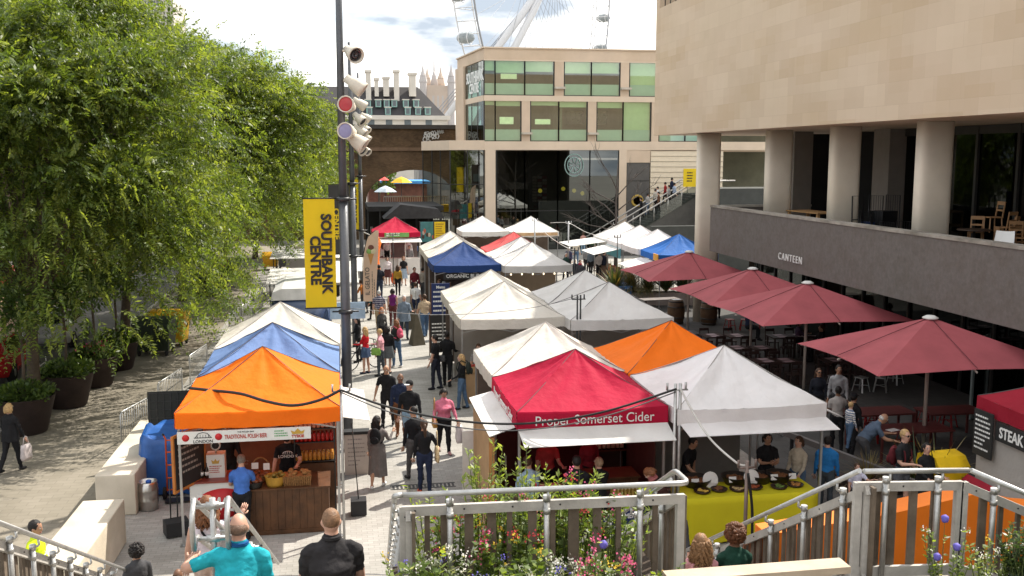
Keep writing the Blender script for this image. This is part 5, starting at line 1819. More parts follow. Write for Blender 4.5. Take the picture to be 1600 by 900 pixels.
def flap(parent, pts, mat, name='awning', th=0.012):
 a, b_, c, d = [Vector(p) for p in pts]
 n = (b_ - a).cross(d - a).normalized() * th
 m = MB(); k = 10
 for sgn in (0, 1):
  vs, fs = [], []
  for i in range(k + 1):
   for j in range(k + 1):
    s_, t_ = i / k, j / k
    p = a.lerp(b_, s_).lerp(d.lerp(c, s_), t_)
    p = p - Vector((0, 0, 0.05 * sin(pi * s_) * sin(pi * t_))) - n * sgn
    vs.append(p)
  for i in range(k):
   for j in range(k):
    q_ = i * (k + 1) + j
    fs.append((q_, q_ + k + 1, q_ + k + 2, q_ + 1))
  m.add(vs, fs, mat, True)
 return m.build(name, parent)
def back_wall(parent, x0, x1, y, z1, mat, z0=0.05):
 return MB().box(x0, x1, y, y + 0.02, z0, z1, mat).build('back_sheet', parent)
TL_o = tent(-1.55, 20.2, 'orange', 'orange tent over the beer stall, left front', seed=1, w=3.0, d=2.98, peak=3.5)
TL_b = tent(-1.55, 23.3, 'blue', 'pale blue tent right behind the orange beer stall', seed=2, w=3.0)
TL_g = tent(-1.55, 26.6, 'cream', 'greyish cream tent third in the left row behind pale blue', seed=3, w=3.06, d=3.06)
T_ci = tent(4.62, 19.1, 'red', 'crimson cider tent with white lettering on its valance', seed=4, w=2.9, d=2.96, peak=3.45, val=0.34, eave=2.6)
T_wr = tent(7.66, 18.85, 'lilac', 'large white tent over the yellow clothed table, right front', seed=5, w=3.0, d=3.0)
T_cc = tent(4.68, 22.3, 'cream', 'cream tent directly behind the crimson cider tent', seed=6)
T_or = tent(7.62, 22.0, 'orange', 'orange tent on the right between white tents and umbrellas', seed=7)
T_cb = tent(4.98, 29.9, 'cream', 'front one of two joined cream tents mid market', seed=8, w=3.1, d=3.1)
T_ca = tent(5.05, 33.1, 'cream', 'rear one of two joined cream tents mid market', seed=9, w=3.1)
T_gb = tent(8.1, 29.2, 'grey', 'front one of two joined grey tents beside the cream pair', seed=10, w=3.1, d=3.1)
T_ga = tent(8.15, 32.4, 'grey', 'rear one of two joined grey tents beside the cream pair', seed=11, w=3.1)
T_b2 = tent(5.5, 44.2, 'dblue', 'deep blue tent over the burger stall', seed=12, w=2.95, d=3.0)
T_c2 = tent(5.6, 47.6, 'cream', 'cream tent just behind the deep blue burger tent', seed=13)
T_c3 = tent(5.65, 50.7, 'cream', 'cream tent rearmost behind the deep blue burger tent', seed=14)
T_g2 = tent(8.5, 43.5, 'grey', 'grey tent to the right of the deep blue burger tent', seed=15, w=3.0)
T_g3 = tent(8.55, 46.5, 'grey', 'grey tent behind its twin, in front of the coral tent', seed=16)
T_r2 = tent(8.75, 49.6, 'coral', 'coral red tent peeping between cream and grey tents', seed=17)
T_w1 = tent(9.1, 63.2, 'white', 'left white tent by the dark glass front at the far end', seed=18)
T_w2 = tent(12.1, 62.3, 'white', 'right white tent with printed band by the dark glass front', seed=19)
T_rf = tent(3.55, 63.3, 'red', 'small crimson tent with green sign over a far serving kiosk', seed=20, w=2.9)
T_q1 = tent(16.5, 56.2, 'white', 'brightest white tent at the foot of the outdoor stair', seed=21)
T_q2 = tent(16.5, 53.2, 'lilac', 'white tent between the stair foot and bright blue tent, farther one', seed=22)
T_q3 = tent(16.5, 50.1, 'lilac', 'white tent immediately behind the bright blue tent', seed=23)
T_q4 = tent(16.55, 46.9, 'bblue', 'bright blue tent near the front umbrella planters', seed=24)
flap(T_q1, [(-1.5, -1.5, 2.45), (-1.5, 1.5, 2.45), (-3.6, 1.5, 2.2), (-3.6, -1.5, 2.2)], CV['white'])
flap(T_q2, [(-1.5, -1.4, 2.3), (-1.5, 1.4, 2.3), (-3.0, 1.4, 2.0), (-3.0, -1.4, 2.0)], CV['white'])
MB().box(-1.53, -1.50, -1.4, 1.4, 1.75, 2.3, M('turquoise banner', (0.12, 0.42, 0.5), 0.6)).build('banner', T_q2)
flap(T_q4, [(-1.5, -1.4, 2.2), (-1.5, 1.4, 2.2), (-2.7, 1.4, 1.9), (-2.7, -1.4, 1.9)], CV['lilac'])
MB().box(-1.55, -1.515, -1.45, -0.75, 2.28, 2.6, M('amber card', (0.65, 0.30, 0.03), 0.6)).build('sign', T_q4)
T_st = tent(13.75, 15.75, 'dred', 'deep red steak tent cut by the right edge', seed=25, w=2.9, d=3.0, eave=2.62, peak=3.4)
SGB = M('sign black', (0.02, 0.02, 0.02), 0.6)
SGW = M('sign white', (0.72, 0.72, 0.7), 0.4, var=0.03)
s_ = MB(); s_.box(-1.51, -1.475, -1.2, 0.84, 1.92, 2.27, SGB)
so = s_.build('sign', T_st)
s_ = MB(); put_text(s_, 'STEAK', (-1.515, 0.38, 2.09), 0.29, SGW, (0, -1, 0), (0, 0, 1), 0.004, 0.006, 0.8); s_.build('lettering', so)
s_ = MB(); s_.box(-1.56, -1.53, 0.86, 1.42, 1.5, 2.4, SGB); so = s_.build('menu_board', T_st)
s_ = MB(); scribble(s_, 0.9, 1.36, 1.58, 2.3, SGW, lambda a, b: (-1.563, 2.27 - a, b), 8, 5, lh=0.4); s_.build('lettering', so)
MB().box(-1.44, -1.42, -1.45, 1.45, 0.05, 1.95, CV['slate']).build('side_sheet', T_st)
MB().box(-1.4, 1.4, 1.43, 1.45, 0.05, 2.3, CV['slate']).build('back_sheet', T_st)
s_ = MB(); s_.prism([(-1.62, 0.0), (-1.5, 0.0), (-1.5, 1.0), (-1.62, 0.9)], 0.75, 1.6, CV['dred'], 'y'); s_.build('skirt_panel', T_st)

b = MB(); put_text(b, 'Proper Somerset Cider', (0.03, -1.505, 2.405), 0.262, SGW, (1, 0, 0), (0, 0, 1), 0.003, 0.0, 0.92); b.build('lettering', T_ci)
b = MB(); put_text(b, 'Proper Somerset Cider', (-1.478, 0.0, 2.405), 0.25, SGW, (0, -1, 0), (0, 0, 1), 0.003, 0.002, 0.94); b.build('lettering', T_ci)
flap(T_ci, [(-1.44, -1.5, 2.27), (1.44, -1.5, 2.27), (1.5, -1.88, 2.03), (-1.38, -1.88, 2.03)], CV['white'])
flap(T_ci, [(-1.46, 1.45, 2.3), (-1.46, -1.35, 2.27), (-1.95, -1.38, 2.12), (-1.95, 1.5, 2.16)], CV['white'])
flap(T_wr, [(-1.44, -1.5, 2.3), (1.5, -1.5, 2.3), (1.62, -1.85, 2.14), (-1.36, -1.85, 2.14)], CV['lilac'])
flap(T_wr, [(1.5, -1.4, 2.42), (1.5, 1.3, 2.42), (2.0, 1.2, 2.2), (2.0, -1.3, 2.2)], CV['lilac'])
flap(TL_o, [(1.49, -1.45, 2.36), (1.49, 0.9, 2.4), (2.0, 0.9, 2.3), (2.06, -1.45, 2.26)], CV['white'])
b = MB(); b.box(-0.75, 0.75, -1.56, -1.53, 2.28, 2.56, M('green sign', (0.16, 0.36, 0.10), 0.6)); so = b.build('sign', T_rf)
b = MB(); scribble(b, -0.65, 0.65, 2.32, 2.54, SGW, lambda a, c: (a, -1.565, c), 2, 8); b.build('lettering', so)
flap(T_rf, [(-1.45, -1.5, 2.18), (1.45, -1.5, 2.18), (1.5, -2.3, 2.02), (-1.4, -2.3, 2.02)], CV['white'])
b = MB(); b.box(-1.4, 1.4, -1.54, -1.53, 2.34, 2.52, M('printed band', (0.55, 0.36, 0.2), 0.7, var=0.4, vs=3)); b.build('banner', T_w2)
for T, c0, c1, h in ((T_cb, -1.4, 1.4, 2.2), (T_gb, -1.4, 1.4, 2.2)):
 MB().box(c0, c1, 1.42, 1.44, 0.05, h, CV['slate']).build('back_sheet', T)
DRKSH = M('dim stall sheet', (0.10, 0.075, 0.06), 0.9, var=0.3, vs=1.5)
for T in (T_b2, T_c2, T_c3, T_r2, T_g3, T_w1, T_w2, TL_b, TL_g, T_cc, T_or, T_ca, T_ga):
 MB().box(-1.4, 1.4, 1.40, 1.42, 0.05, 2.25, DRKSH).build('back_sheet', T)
MB().box(-1.4, 1.4, 1.42, 1.44, 0.05, 2.25, M('tan back sheet', (0.34, 0.27, 0.20), 0.9, var=0.1)).build('back_sheet', T_g2)
for k in range(6):
 MB().ell((-1.2 + 0.48 * k, -1.42, 2.2), (0.035, 0.035, 0.045), M('festoon bulb', (0.9, 0.75, 0.5), 0.3, emit=1.5), 8, 6).build('festoon_bulb', T_g2)

# counters and goods under the tents
WOOD = M('dark stained wood', (0.085, 0.036, 0.014), 0.55, var=0.4, vs=4, bump=0.25, bs=14)
PLY = M('plywood', (0.36, 0.23, 0.12), 0.7, var=0.2, vs=2.5)
def counter(name, label, x0, x1, y0, y1, h, mat, top=None, cat='counter'):
 r = thing(name, label, cat, ((x0 + x1) / 2, (y0 + y1) / 2, 0.008))
 a, d = (x1 - x0) / 2, (y1 - y0) / 2
 b = MB()
 if mat is WOOD:
  n = int((x1 - x0) / 0.13)
  for k in range(n):
   b.box(-a + 2 * a * k / n, -a + 2 * a * (k + 1) / n - 0.006, -d, -d + 0.025, 0.03, h - 0.03, mat)
  b.box(-a, a, -d + 0.026, d, 0.03, h - 0.03, mat)
  b.box(-a - 0.01, a + 0.01, -d - 0.012, -d - 0.001, 0.0, 0.09, mat)
 else:
  b.box(-a, a, -d, d, 0.0, h - 0.03, mat)
 b.build('body', r)
 b = MB(); b.box(-a - 0.03, a + 0.03, -d - 0.03, d + 0.02, h - 0.028, h + 0.005, top or mat); b.build('worktop', r)
 return r
REDTOP = M('red brown worktop', (0.23, 0.045, 0.03), 0.35, var=0.15)
c1 = counter('bar_counter', 'white beer counter with a red oval emblem, left under the orange tent', -2.92, -2.02, 19.2, 19.85, 1.08, M('white panel', (0.66, 0.65, 0.63), 0.5, var=0.05), REDTOP)
b = MB()
RDP = M('emblem red', (0.50, 0.015, 0.02), 0.5, var=0.08)
b.lathe([(0.5, 0), (0.5, 0.006)], (0, 0, 0), RDP, 32); b.xf(Matrix.Translation((0.1, -0.327, 0.62)) @ Matrix.Rotation(radians(-8), 4, 'Y') @ Matrix.Diagonal((0.98, 1, 0.62, 1)) @ Matrix.Rotation(pi / 2, 4, 'X'))
eo = b.build('emblem', c1)
b = MB(); put_text(b, 'ŻYWIEC', (0.1, -0.335, 0.62), 0.34, SGW, (1, 0, -0.14), (0.14, 0, 1), 0.003, 0.012, 0.72); b.build('lettering', eo)
b = MB(); b.box(-0.4, 0.42, -0.336, -0.329, 0.16, 0.3, M('emblem blue', (0.02, 0.06, 0.25), 0.5)); b.build('emblem_band', c1)
c2 = counter('wooden_counter', 'dark stained wood food counter, right under the orange tent', -1.83, -0.3, 19.05, 19.95, 0.92, WOOD)
ns = thing('banner_board', 'long white board reading Traditional Polish Beer under the orange valance', 'sign', (-1.82, 18.66, 2.12))
b = MB(); b.box(-1.2, 1.22, -0.012, 0.012, -0.115, 0.115, M('white panel')); b.build('board', ns)
RB = M('brick red lettering', (0.40, 0.04, 0.025), 0.6)
b = MB(); put_text(b, 'TRADITIONAL POLISH BEER', (0.03, -0.016, -0.015), 0.11, RB, ext=0.002, bold=0.002, sx=0.56); put_text(b, 'THE POLISH BAR', (0.03, -0.016, 0.072), 0.04, SGB, ext=0.002); b.build('lettering', ns)
b = MB(); put_text(b, 'LONDON', (-0.74, -0.016, -0.078), 0.08, SGB, ext=0.002, bold=0.001)
b.tube([(-0.88, -0.016, 0.0), (-0.82, -0.016, 0.075), (-0.74, -0.016, 0.095), (-0.66, -0.016, 0.075), (-0.6, -0.016, 0.0)], 0.006, SGB, 5)
for k in range(5):
 b.tube([(-0.84 + k * 0.05, -0.016, 0.0), (-0.84 + k * 0.05, -0.016, 0.05)], 0.004, SGB, 4)
b.box(-0.9, -0.58, -0.018, -0.013, -0.012, 0.0, SGB)
b.build('emblem', ns)
b = MB()
for xx in (-1.05, -0.46):
 b.lathe([(0.065, 0), (0.065, 0.006)], (xx, -0.012, 0), RDP, 20, (0, -1, 0))
put_text(b, 'TYSKIE', (0.98, -0.016, -0.06), 0.075, RB, ext=0.002, bold=0.003)
b.prism([(0.88, -0.015), (0.85, 0.06), (0.92, 0.03), (0.98, 0.095), (1.04, 0.03), (1.11, 0.06), (1.08, -0.015)], -0.018, -0.013, M('gold print', (0.5, 0.3, 0.05), 0.5))
b.build('emblem', ns)
b = MB(); scribble(b, 0.55, 0.82, -0.07, 0.07, M('green print', (0.1, 0.3, 0.12), 0.6), lambda a, c: (a, -0.0155, c), 3, 4); b.build('small_print', ns)
TP = M('white panel'); 
tb_ = thing('beer_tap', 'white beer tap box with a round badge on the left counter', 'beer tap', (-2.45, 19.55, 1.093))
b = MB(); b.box(-0.17, 0.17, -0.14, 0.14, 0, 0.46, TP); b.build('tap_box', tb_)
b = MB(); b.lathe([(0.1, 0), (0.1, 0.03), (0.075, 0.035)], (0.0, -0.02, 0.62), M('badge rim', (0.6, 0.58, 0.55), 0.3, 0.6), 22, (0, -1, 0)); b.lathe([(0.07, 0.036), (0.07, 0.042)], (0, -0.02, 0.62), SGB, 20, (0, -1, 0)); b.tube([(0, 0, 0.45), (0, 0, 0.55)], 0.02, STEEL, 8); b.build('badge', tb_)
b = MB(); b.prism([(-0.06, 0.28), (-0.08, 0.36), (-0.03, 0.33), (0, 0.38), (0.03, 0.33), (0.08, 0.36), (0.06, 0.28)], -0.146, -0.141, M('gold print')); scribble(b, -0.12, 0.12, 0.08, 0.24, RB, lambda a, c: (a, -0.143, c), 4, 2); b.build('emblem', tb_)
BOT = M('brown bottle glass', (0.03, 0.012, 0.006), 0.12, spec=0.7)
for k in range(3):
 bo = thing('beer_bottle', 'brown beer bottles with round white labels on the left counter', 'bottle', (-2.82 + k * 0.1, 19.42, 1.093), 0, 'beer bottles on the left counter')
 b = MB(); b.lathe([(0.036, 0), (0.04, 0.01), (0.04, 0.17), (0.015, 0.24), (0.014, 0.3), (0.016, 0.305)], (0, 0, 0), BOT, 12); b.build('glass_body', bo)
 b = MB(); b.lathe([(0.042, 0.06), (0.042, 0.13)], (0, 0, 0), SGW, 12); b.build('paper_label', bo)
bb = thing('chalkboard', 'black chalkboard in an orange wood frame hung left of the beer counter', 'board', (-3.08, 18.75, 1.1), radians(62))
b = MB(); b.box(-0.05, 0.85, -0.015, 0.015, 0, 1.0, SGB); b.build('board', bb)
b = MB()
fm = M('orange wood frame', (0.42, 0.15, 0.03), 0.6, var=0.2)
for q_ in ((-0.09, -0.05, -0.05, 1.05), (0.85, 0.89, -0.05, 1.05)):
 b.box(q_[0], q_[1], -0.025, 0.025, q_[2], q_[3], fm)
b.box(-0.05, 0.85, -0.024, 0.024, -0.05, 0, fm); b.box(-0.05, 0.85, -0.024, 0.024, 1.0, 1.05, fm); b.build('frame', bb)
b = MB(); scribble(b, 0.05, 0.75, 0.2, 0.9, M('chalk', (0.3, 0.28, 0.25), 0.9), lambda a, c: (a, -0.017, c), 6, 6, lh=0.35); b.build('lettering', bb)
WICK = M('wicker', (0.26, 0.13, 0.045), 0.75, var=0.4, vs=25, bump=0.6, bs=70)
BREAD = M('bread crust', (0.30, 0.15, 0.05), 0.8, var=0.35, vs=10, bump=0.4, bs=30)
def basket(x, y, z, r0, h, mat, label, fill, fillmat, handle=False, seed=0, square=0):
 o = thing('basket', label, 'basket', (x, y, z))
 b = MB()
 if square:
  for i in range(4):
   t = i / 4
   k = 0.9 + 0.1 * t
   b.box(-r0 * k, r0 * k, -r0 * 0.62 * k, r0 * 0.62 * k, h * t + (0.001 if i else 0), h * (i + 1) / 4 - 0.004, mat)
  for i in range(15):
   xx = -r0 + 2 * r0 * i / 14
   b.bar((xx * 0.9, -r0 * 0.6, 0), (xx, -r0 * 0.645, h), 0.016, 0.016, mat)
 else:
  b.lathe([(r0 * 0.8, 0), (r0 * 0.88, h * 0.3), (r0 * 0.95, h * 0.7), (r0, h), (r0 * 1.04, h + 0.015), (r0 * 0.9, h + 0.01), (r0 * 0.85, h - 0.04)], (0, 0, 0), mat, 20)
 b.build('basket_body', o)
 b = MB(); q = random.Random(seed)
 for k in range(fill):
  a = q.uniform(0, 2 * pi); rr = sqrt(q.uniform(0, 1)) * r0 * 0.75
  b.ell((cos(a) * rr, sin(a) * rr * (0.62 if square else 1), h + q.uniform(-0.02, 0.05)), (0.06, 0.045, 0.04), fillmat, 8, 6, Matrix.Rotation(a, 3, 'Z'))
 b.build('contents', o)
 if handle:
  b = MB(); b.tube([(cos(a) * r0 * 1.0, 0, h + sin(a) * 0.33) for a in [pi * k / 12 for k in range(13)]], 0.016, mat, 6); b.build('handle', o)
 return o
def card(x, y, z, w, h, label, rz=0.0, mat=None, group=None, tilt=0.25):
 o = MB().box(-w / 2, w / 2, -0.004, 0.004, 0, h, mat or SGW).build('price_card', None, (x, y, z), rz)
 o.rotation_euler = (-tilt, 0, rz)
 return tag(o, label, 'card', group)
basket(-1.32, 19.25, 0.927, 0.2, 0.19, M('yellow tub wood', (0.42, 0.23, 0.03), 0.6, var=0.25, vs=6), 'round yellow wooden tub in the middle of the wood counter', 12, M('pickle green', (0.22, 0.16, 0.03), 0.5, var=0.3), seed=1)
basket(-0.9, 19.3, 0.927, 0.27, 0.2, WICK, 'square wicker basket topped with flat bread on the wood counter', 16, BREAD, seed=2, square=1)
basket(-1.72, 19.18, 0.927, 0.17, 0.12, M('black tray', (0.02, 0.018, 0.016), 0.6), 'low black tray of sausages in paper at the counter left end', 10, M('sausage', (0.20, 0.06, 0.025), 0.4, var=0.3), seed=3)
basket(-1.62, 19.62, 0.927, 0.2, 0.13, WICK, 'handled wicker basket of sausages behind the paper cards', 14, M('sausage'), True, seed=4)
card(-1.78, 19.06, 1.12, 0.14, 0.1, 'white price card on the black sausage tray', 0.1)
card(-1.72, 19.5, 1.2, 0.13, 0.12, 'left white price card on the handled wicker basket')
card(-1.5, 19.5, 1.17, 0.12, 0.13, 'right white price card on the handled wicker basket')
sr = thing('display_rack', 'wire rack of red jars and amber pots at the right of the beer stall', 'rack', (-0.58, 20.3, 0.008))
b = MB()
for zz in (1.1, 1.5, 1.78):
 b.box(-0.4, 0.42, -0.18, 0.18, zz - 0.02, zz, STEELD)
for sx in (-0.4, 0.4):
 for sy in (-0.17, 0.17):
  b.box(sx - 0.012, sx + 0.012, sy - 0.012, sy + 0.012, 0, 2.0, STEELD)
b.box(-0.4, 0.42, -0.17, 0.18, 0.02, 1.05, WOOD)
b.build('frame', sr)
for zz, mt_, nm in ((1.1, M('amber jar', (0.45, 0.20, 0.03), 0.25, var=0.35, vs=18), 'amber'), (1.5, M('red jar', (0.38, 0.015, 0.012), 0.25, var=0.3, vs=18), 'red'), (1.78, M('pale packet', (0.6, 0.3, 0.22), 0.5, var=0.4, vs=12), 'pale')):
 for k in range(9):
  for j in range(2):
   b = MB(); b.lathe([(0.036, 0), (0.04, 0.015), (0.04, 0.13), (0.03, 0.15), (0.033, 0.17)], (0, 0, 0), mt_, 10)
   o = b.build('jar', None, (-0.58 - 0.35 + k * 0.087, 20.3 - 0.1 + j * 0.12, 0.009 + zz))
   tag(o, {'amber': 'amber jars on the lowest shelf of the wire rack', 'red': 'dark red jars on the middle shelf of the wire rack', 'pale': 'pale red topped jars on the highest shelf of the wire rack'}[nm], 'jar', nm + ' jars on the wire rack')
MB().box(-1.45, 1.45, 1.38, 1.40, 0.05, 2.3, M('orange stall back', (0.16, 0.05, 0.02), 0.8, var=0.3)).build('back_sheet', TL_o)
hb_ = MB(); hb_.box(-0.4, 0.2, -0.02, 0.02, 0, 0.65, M('menu brown', (0.12, 0.05, 0.03), 0.6)); o = hb_.build('menu_board', None, (-1.5, 21.5, 1.5)); tag(o, 'brown menu board on the back sheet of the beer stall', 'board')
t_ = MB(); scribble(t_, -0.33, 0.13, 0.08, 0.58, M('chalk'), lambda a, c: (a, -0.023, c), 6, 9); t_.build('lettering', o)

counter('bar_counter', 'dark counter across the middle of the crimson cider stall', 4.45, 5.75, 18.35, 18.95, 1.0, WOOD)
BARREL = M('barrel oak', (0.11, 0.06, 0.03), 0.6, var=0.35, vs=5, bump=0.3)
HOOP = M('barrel hoop', (0.09, 0.085, 0.08), 0.5, 0.7)
def barrel(x, y, label, s=1.0, z=0.008, lie=False):
 r = thing('barrel', label, 'barrel', (x, y, z))
 b = MB(); b.lathe([(0.26 * s, 0), (0.31 * s, 0.2 * s), (0.335 * s, 0.45 * s), (0.31 * s, 0.7 * s), (0.26 * s, 0.9 * s), (0.24 * s, 0.9 * s), (0.24 * s, 0.87 * s)], (0, 0, 0), BARREL, 22); b.build('staves', r)
 b = MB()
 for zz, rr in ((0.06, 0.285), (0.24, 0.327), (0.64, 0.327), (0.84, 0.285)):
  b.lathe([(rr * s, (zz - 0.025) * s), (rr * s + 0.004, (zz + 0.025) * s)], (0, 0, 0), HOOP, 22)
 b.build('hoop', r)
 return r
barrel(3.85, 18.05, 'upturned oak barrel table with pink paper at the cider stall corner', 1.1)
MB().box(-0.2, 0.2, -0.15, 0.15, 0, 0.006, M('pink paper', (0.62, 0.30, 0.28), 0.7)).build('paper_menu', None, (3.9, 18.05, 1.006), 0.2)
tag(bpy.data.objects['paper_menu'], 'pink paper menu lying on the barrel table', 'menu')
c3 = counter('display_table', 'draped table of small bottles at the cider stall front right', 5.0, 5.95, 17.55, 18.05, 0.82, M('dark drape', (0.03, 0.03, 0.035), 0.8))
sg_ = thing('name_board', 'navy board reading THE SOMERSET on the bottle table front', 'sign', (5.22, 17.47, 0.5))
b = MB(); b.box(-0.46, 0.42, -0.012, 0.012, -0.12, 0.16, M('navy board', (0.012, 0.025, 0.10), 0.5)); b.build('board', sg_)
b = MB(); put_text(b, 'THE SOMERSET', (-0.01, -0.016, 0.04), 0.135, SGW, ext=0.003, bold=0.003, sx=0.82); b.build('lettering', sg_)
q = random.Random(5)
CAPW = M('cream cap', (0.55, 0.46, 0.33), 0.5)
for i in range(4):
 for j in range(9):
  b = MB(); b.lathe([(0.028, 0), (0.03, 0.01), (0.03, 0.1), (0.013, 0.15), (0.013, 0.19)], (0, 0, 0), M('cider bottle', (0.33, 0.22, 0.05), 0.2, var=0.2, vs=9), 8)
  b.lathe([(0.016, 0.185), (0.016, 0.21)], (0, 0, 0), CAPW, 8)
  tag(b.build('cider_bottle', None, (5.05 + j * 0.072, 17.6 + i * 0.075, 0.834)), 'small amber cider bottles packed in rows on the draped table', 'bottle', 'cider bottles on the draped table')
sh = thing('bottle_shelf', 'dark back shelf of cream labelled bottles in the cider stall', 'shelf', (5.6, 20.25, 0.008))
b = MB()
for zz in (1.0, 1.35, 1.7):
 b.box(-0.42, 0.42, -0.13, 0.13, zz - 0.03, zz, WOOD)
b.box(-0.44, -0.42, -0.13, 0.13, 0, 2.1, WOOD); b.box(0.42, 0.44, -0.13, 0.13, 0, 2.1, WOOD); b.build('shelf_unit', sh)
for zz in (1.0, 1.35, 1.7):
 for k in range(8):
  b = MB(); b.lathe([(0.04, 0), (0.042, 0.15), (0.015, 0.22), (0.015, 0.28)], (0, 0, 0), BOT, 10); b.lathe([(0.044, 0.03), (0.044, 0.14)], (0, 0, 0), M('cream paper', (0.6, 0.48, 0.33), 0.6), 10)
  tag(b.build('labelled_bottle', None, (5.6 - 0.36 + k * 0.1, 20.2, 0.009 + zz)), 'cream labelled bottles standing on the cider stall back shelf', 'bottle', 'bottles on the cider back shelf')
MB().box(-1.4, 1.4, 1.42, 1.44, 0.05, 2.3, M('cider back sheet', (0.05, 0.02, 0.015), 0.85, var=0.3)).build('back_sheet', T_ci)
MB().box(1.40, 1.42, -0.9, 1.4, 0.05, 2.25, M('cider back sheet')).build('side_sheet', T_ci)
pw = thing('plywood_screen', 'plywood side screen left of the cider stall under the white flap', 'screen', (2.72, 18.9, 0.008))
b = MB(); b.box(-0.02, 0.02, -1.1, 1.3, 0, 2.05, PLY); b.build('panel', pw)
b = MB(); b.box(-0.05, 0.05, -1.14, -1.1, 0, 2.1, M('orange timber', (0.35, 0.16, 0.05), 0.7, var=0.2)); b.build('post', pw)
MB().box(-0.13, 0.13, -0.02, 0.02, 0, 1.5, M('white board', (0.6, 0.57, 0.53), 0.6)).build('white_screen', None, (2.62, 20.4, 0.01))
tag(bpy.data.objects['white_screen'], 'white panel leaning beside the plywood screen', 'panel')
def tent_weight(x, y, label, h=0.9):
 r = thing('tent_weight', label, 'weight', (x, y, 0.008), 0.4)
 b = MB(); m_ = M('khaki canvas sack', (0.085, 0.072, 0.048), 0.85, var=0.2, vs=4, bump=0.3)
 b.add([(-0.27, -0.24, 0), (0.27, -0.24, 0), (0.24, 0.24, 0), (-0.24, 0.24, 0), (-0.24, -0.2, 0.2), (0.24, -0.2, 0.2), (0.2, 0.2, 0.22), (-0.2, 0.2, 0.22), (-0.04, -0.02, h), (0.05, -0.02, h), (0.05, 0.04, h), (-0.04, 0.04, h)],
   [(3, 2, 1, 0), (0, 1, 5, 4), (1, 2, 6, 5), (2, 3, 7, 6), (3, 0, 4, 7), (4, 5, 9, 8), (5, 6, 10, 9), (6, 7, 11, 10), (7, 4, 8, 11), (8, 9, 10, 11)], m_)
 b.build('sack', r)
 b = MB(); b.tube([(0, 0, h - 0.02), (0.02, 0.05, h + 0.9)], 0.012, m_, 5); b.build('strap', r)
tent_weight(2.95, 17.5, 'khaki tent weight sack at the cider stall corner')
tent_weight(2.95, 42.0, 'khaki tent weight sack by the burger stall, farther one', 1.1)
tent_weight(2.9, 38.2, 'khaki tent weight sack by the burger stall, nearer one', 1.2)

yt = thing('food_table', 'long table under the white tent, wearing the yellow cloth', 'table', (7.62, 17.55, 0.008))
b = MB(); b.box(-1.28, 1.32, -0.38, 0.38, 0.86, 0.9, PLY); b.build('tabletop', yt)
for sx in (-1.15, 1.2):
 for sy in (-0.3, 0.3):
  MB().box(sx - 0.02, sx + 0.02, sy - 0.02, sy + 0.02, 0, 0.858, STEELD).build('leg', yt)
cl = MB()
YC_ = M('lime yellow cloth', (0.56, 0.50, 0.010), 0.85, var=0.06, vs=2, bump=0.4, bs=5)
nn = 60
path = []
for k in range(nn):
 t = k / nn * 4
 sx, sy = 1.33, 0.41
 e = t % 1
 if t < 1: path.append((-sx + 2 * sx * e, -sy, 0, -1))
 elif t < 2: path.append((sx, -sy + 2 * sy * e, 1, 0))
 elif t < 3: path.append((sx - 2 * sx * e, sy, 0, 1))
 else: path.append((-sx, sy - 2 * sy * e, -1, 0))
vs, fs = [], []
for i in range(7):
 t = i / 6
 for k, (px_, py_, nx, ny) in enumerate(path):
  o_ = 0.004 + t * (0.02 + 0.018 * sin(k * 1.9) + 0.012 * sin(k * 0.7))
  vs.append((px_ + nx * o_, py_ + ny * o_, 0.915 - t * (0.885 + 0.012 * sin(k * 0.9))))
for i in range(6):
 for k in range(nn):
  k2 = (k + 1) % nn
  fs.append((i * nn + k, (i + 1) * nn + k, (i + 1) * nn + k2, i * nn + k2))
fs.append(tuple(range(nn)))
cl.add(vs, fs, YC_, True)
for i in range(len(cl.sm)):
 cl.sm[i] = i < len(fs) - 1
tag(cl.build('tablecloth', None, (7.62, 17.55, 0.008)), 'lime yellow cloth draped over the food table under the white tent', 'tablecloth')
CLAY = M('dark clay dish', (0.035, 0.018, 0.013), 0.4, var=0.2)
foods = [('yellow rice', (0.55, 0.36, 0.06)), ('brown stew', (0.16, 0.06, 0.02)), ('pale noodles', (0.42, 0.30, 0.14)), ('red curry', (0.28, 0.06, 0.02)), ('green salad', (0.10, 0.16, 0.03)), ('amber dumplings', (0.36, 0.16, 0.04))]
for k, (fn, fc) in enumerate(foods):
 r = thing('food_dish', 'dark clay dish of %s on the yellow cloth' % fn, 'dish', (6.72 + k * 0.36 + (0.12 if k > 3 else 0), 17.42 + (k % 2) * 0.05, 0.926))
 b = MB(); b.lathe([(0.12, 0), (0.15, 0.02), (0.165, 0.05), (0.15, 0.05), (0.12, 0.025)], (0, 0, 0), CLAY, 20); b.build('dish', r)
 b = MB(); qq = random.Random(k)
 for j in range(14):
  a = qq.uniform(0, 6.3); rr = qq.uniform(0, 0.1)
  b.ell((cos(a) * rr, sin(a) * rr, 0.045), (0.035, 0.025, 0.02), M('food ' + fn, fc, 0.6, var=0.3, vs=15), 7, 5)
 b.build('food', r)
 card(6.66 + k * 0.38 + (0.1 if k > 3 else 0), 17.62, 1.02, 0.15, 0.11, 'white price card behind the dish of %s' % fn)
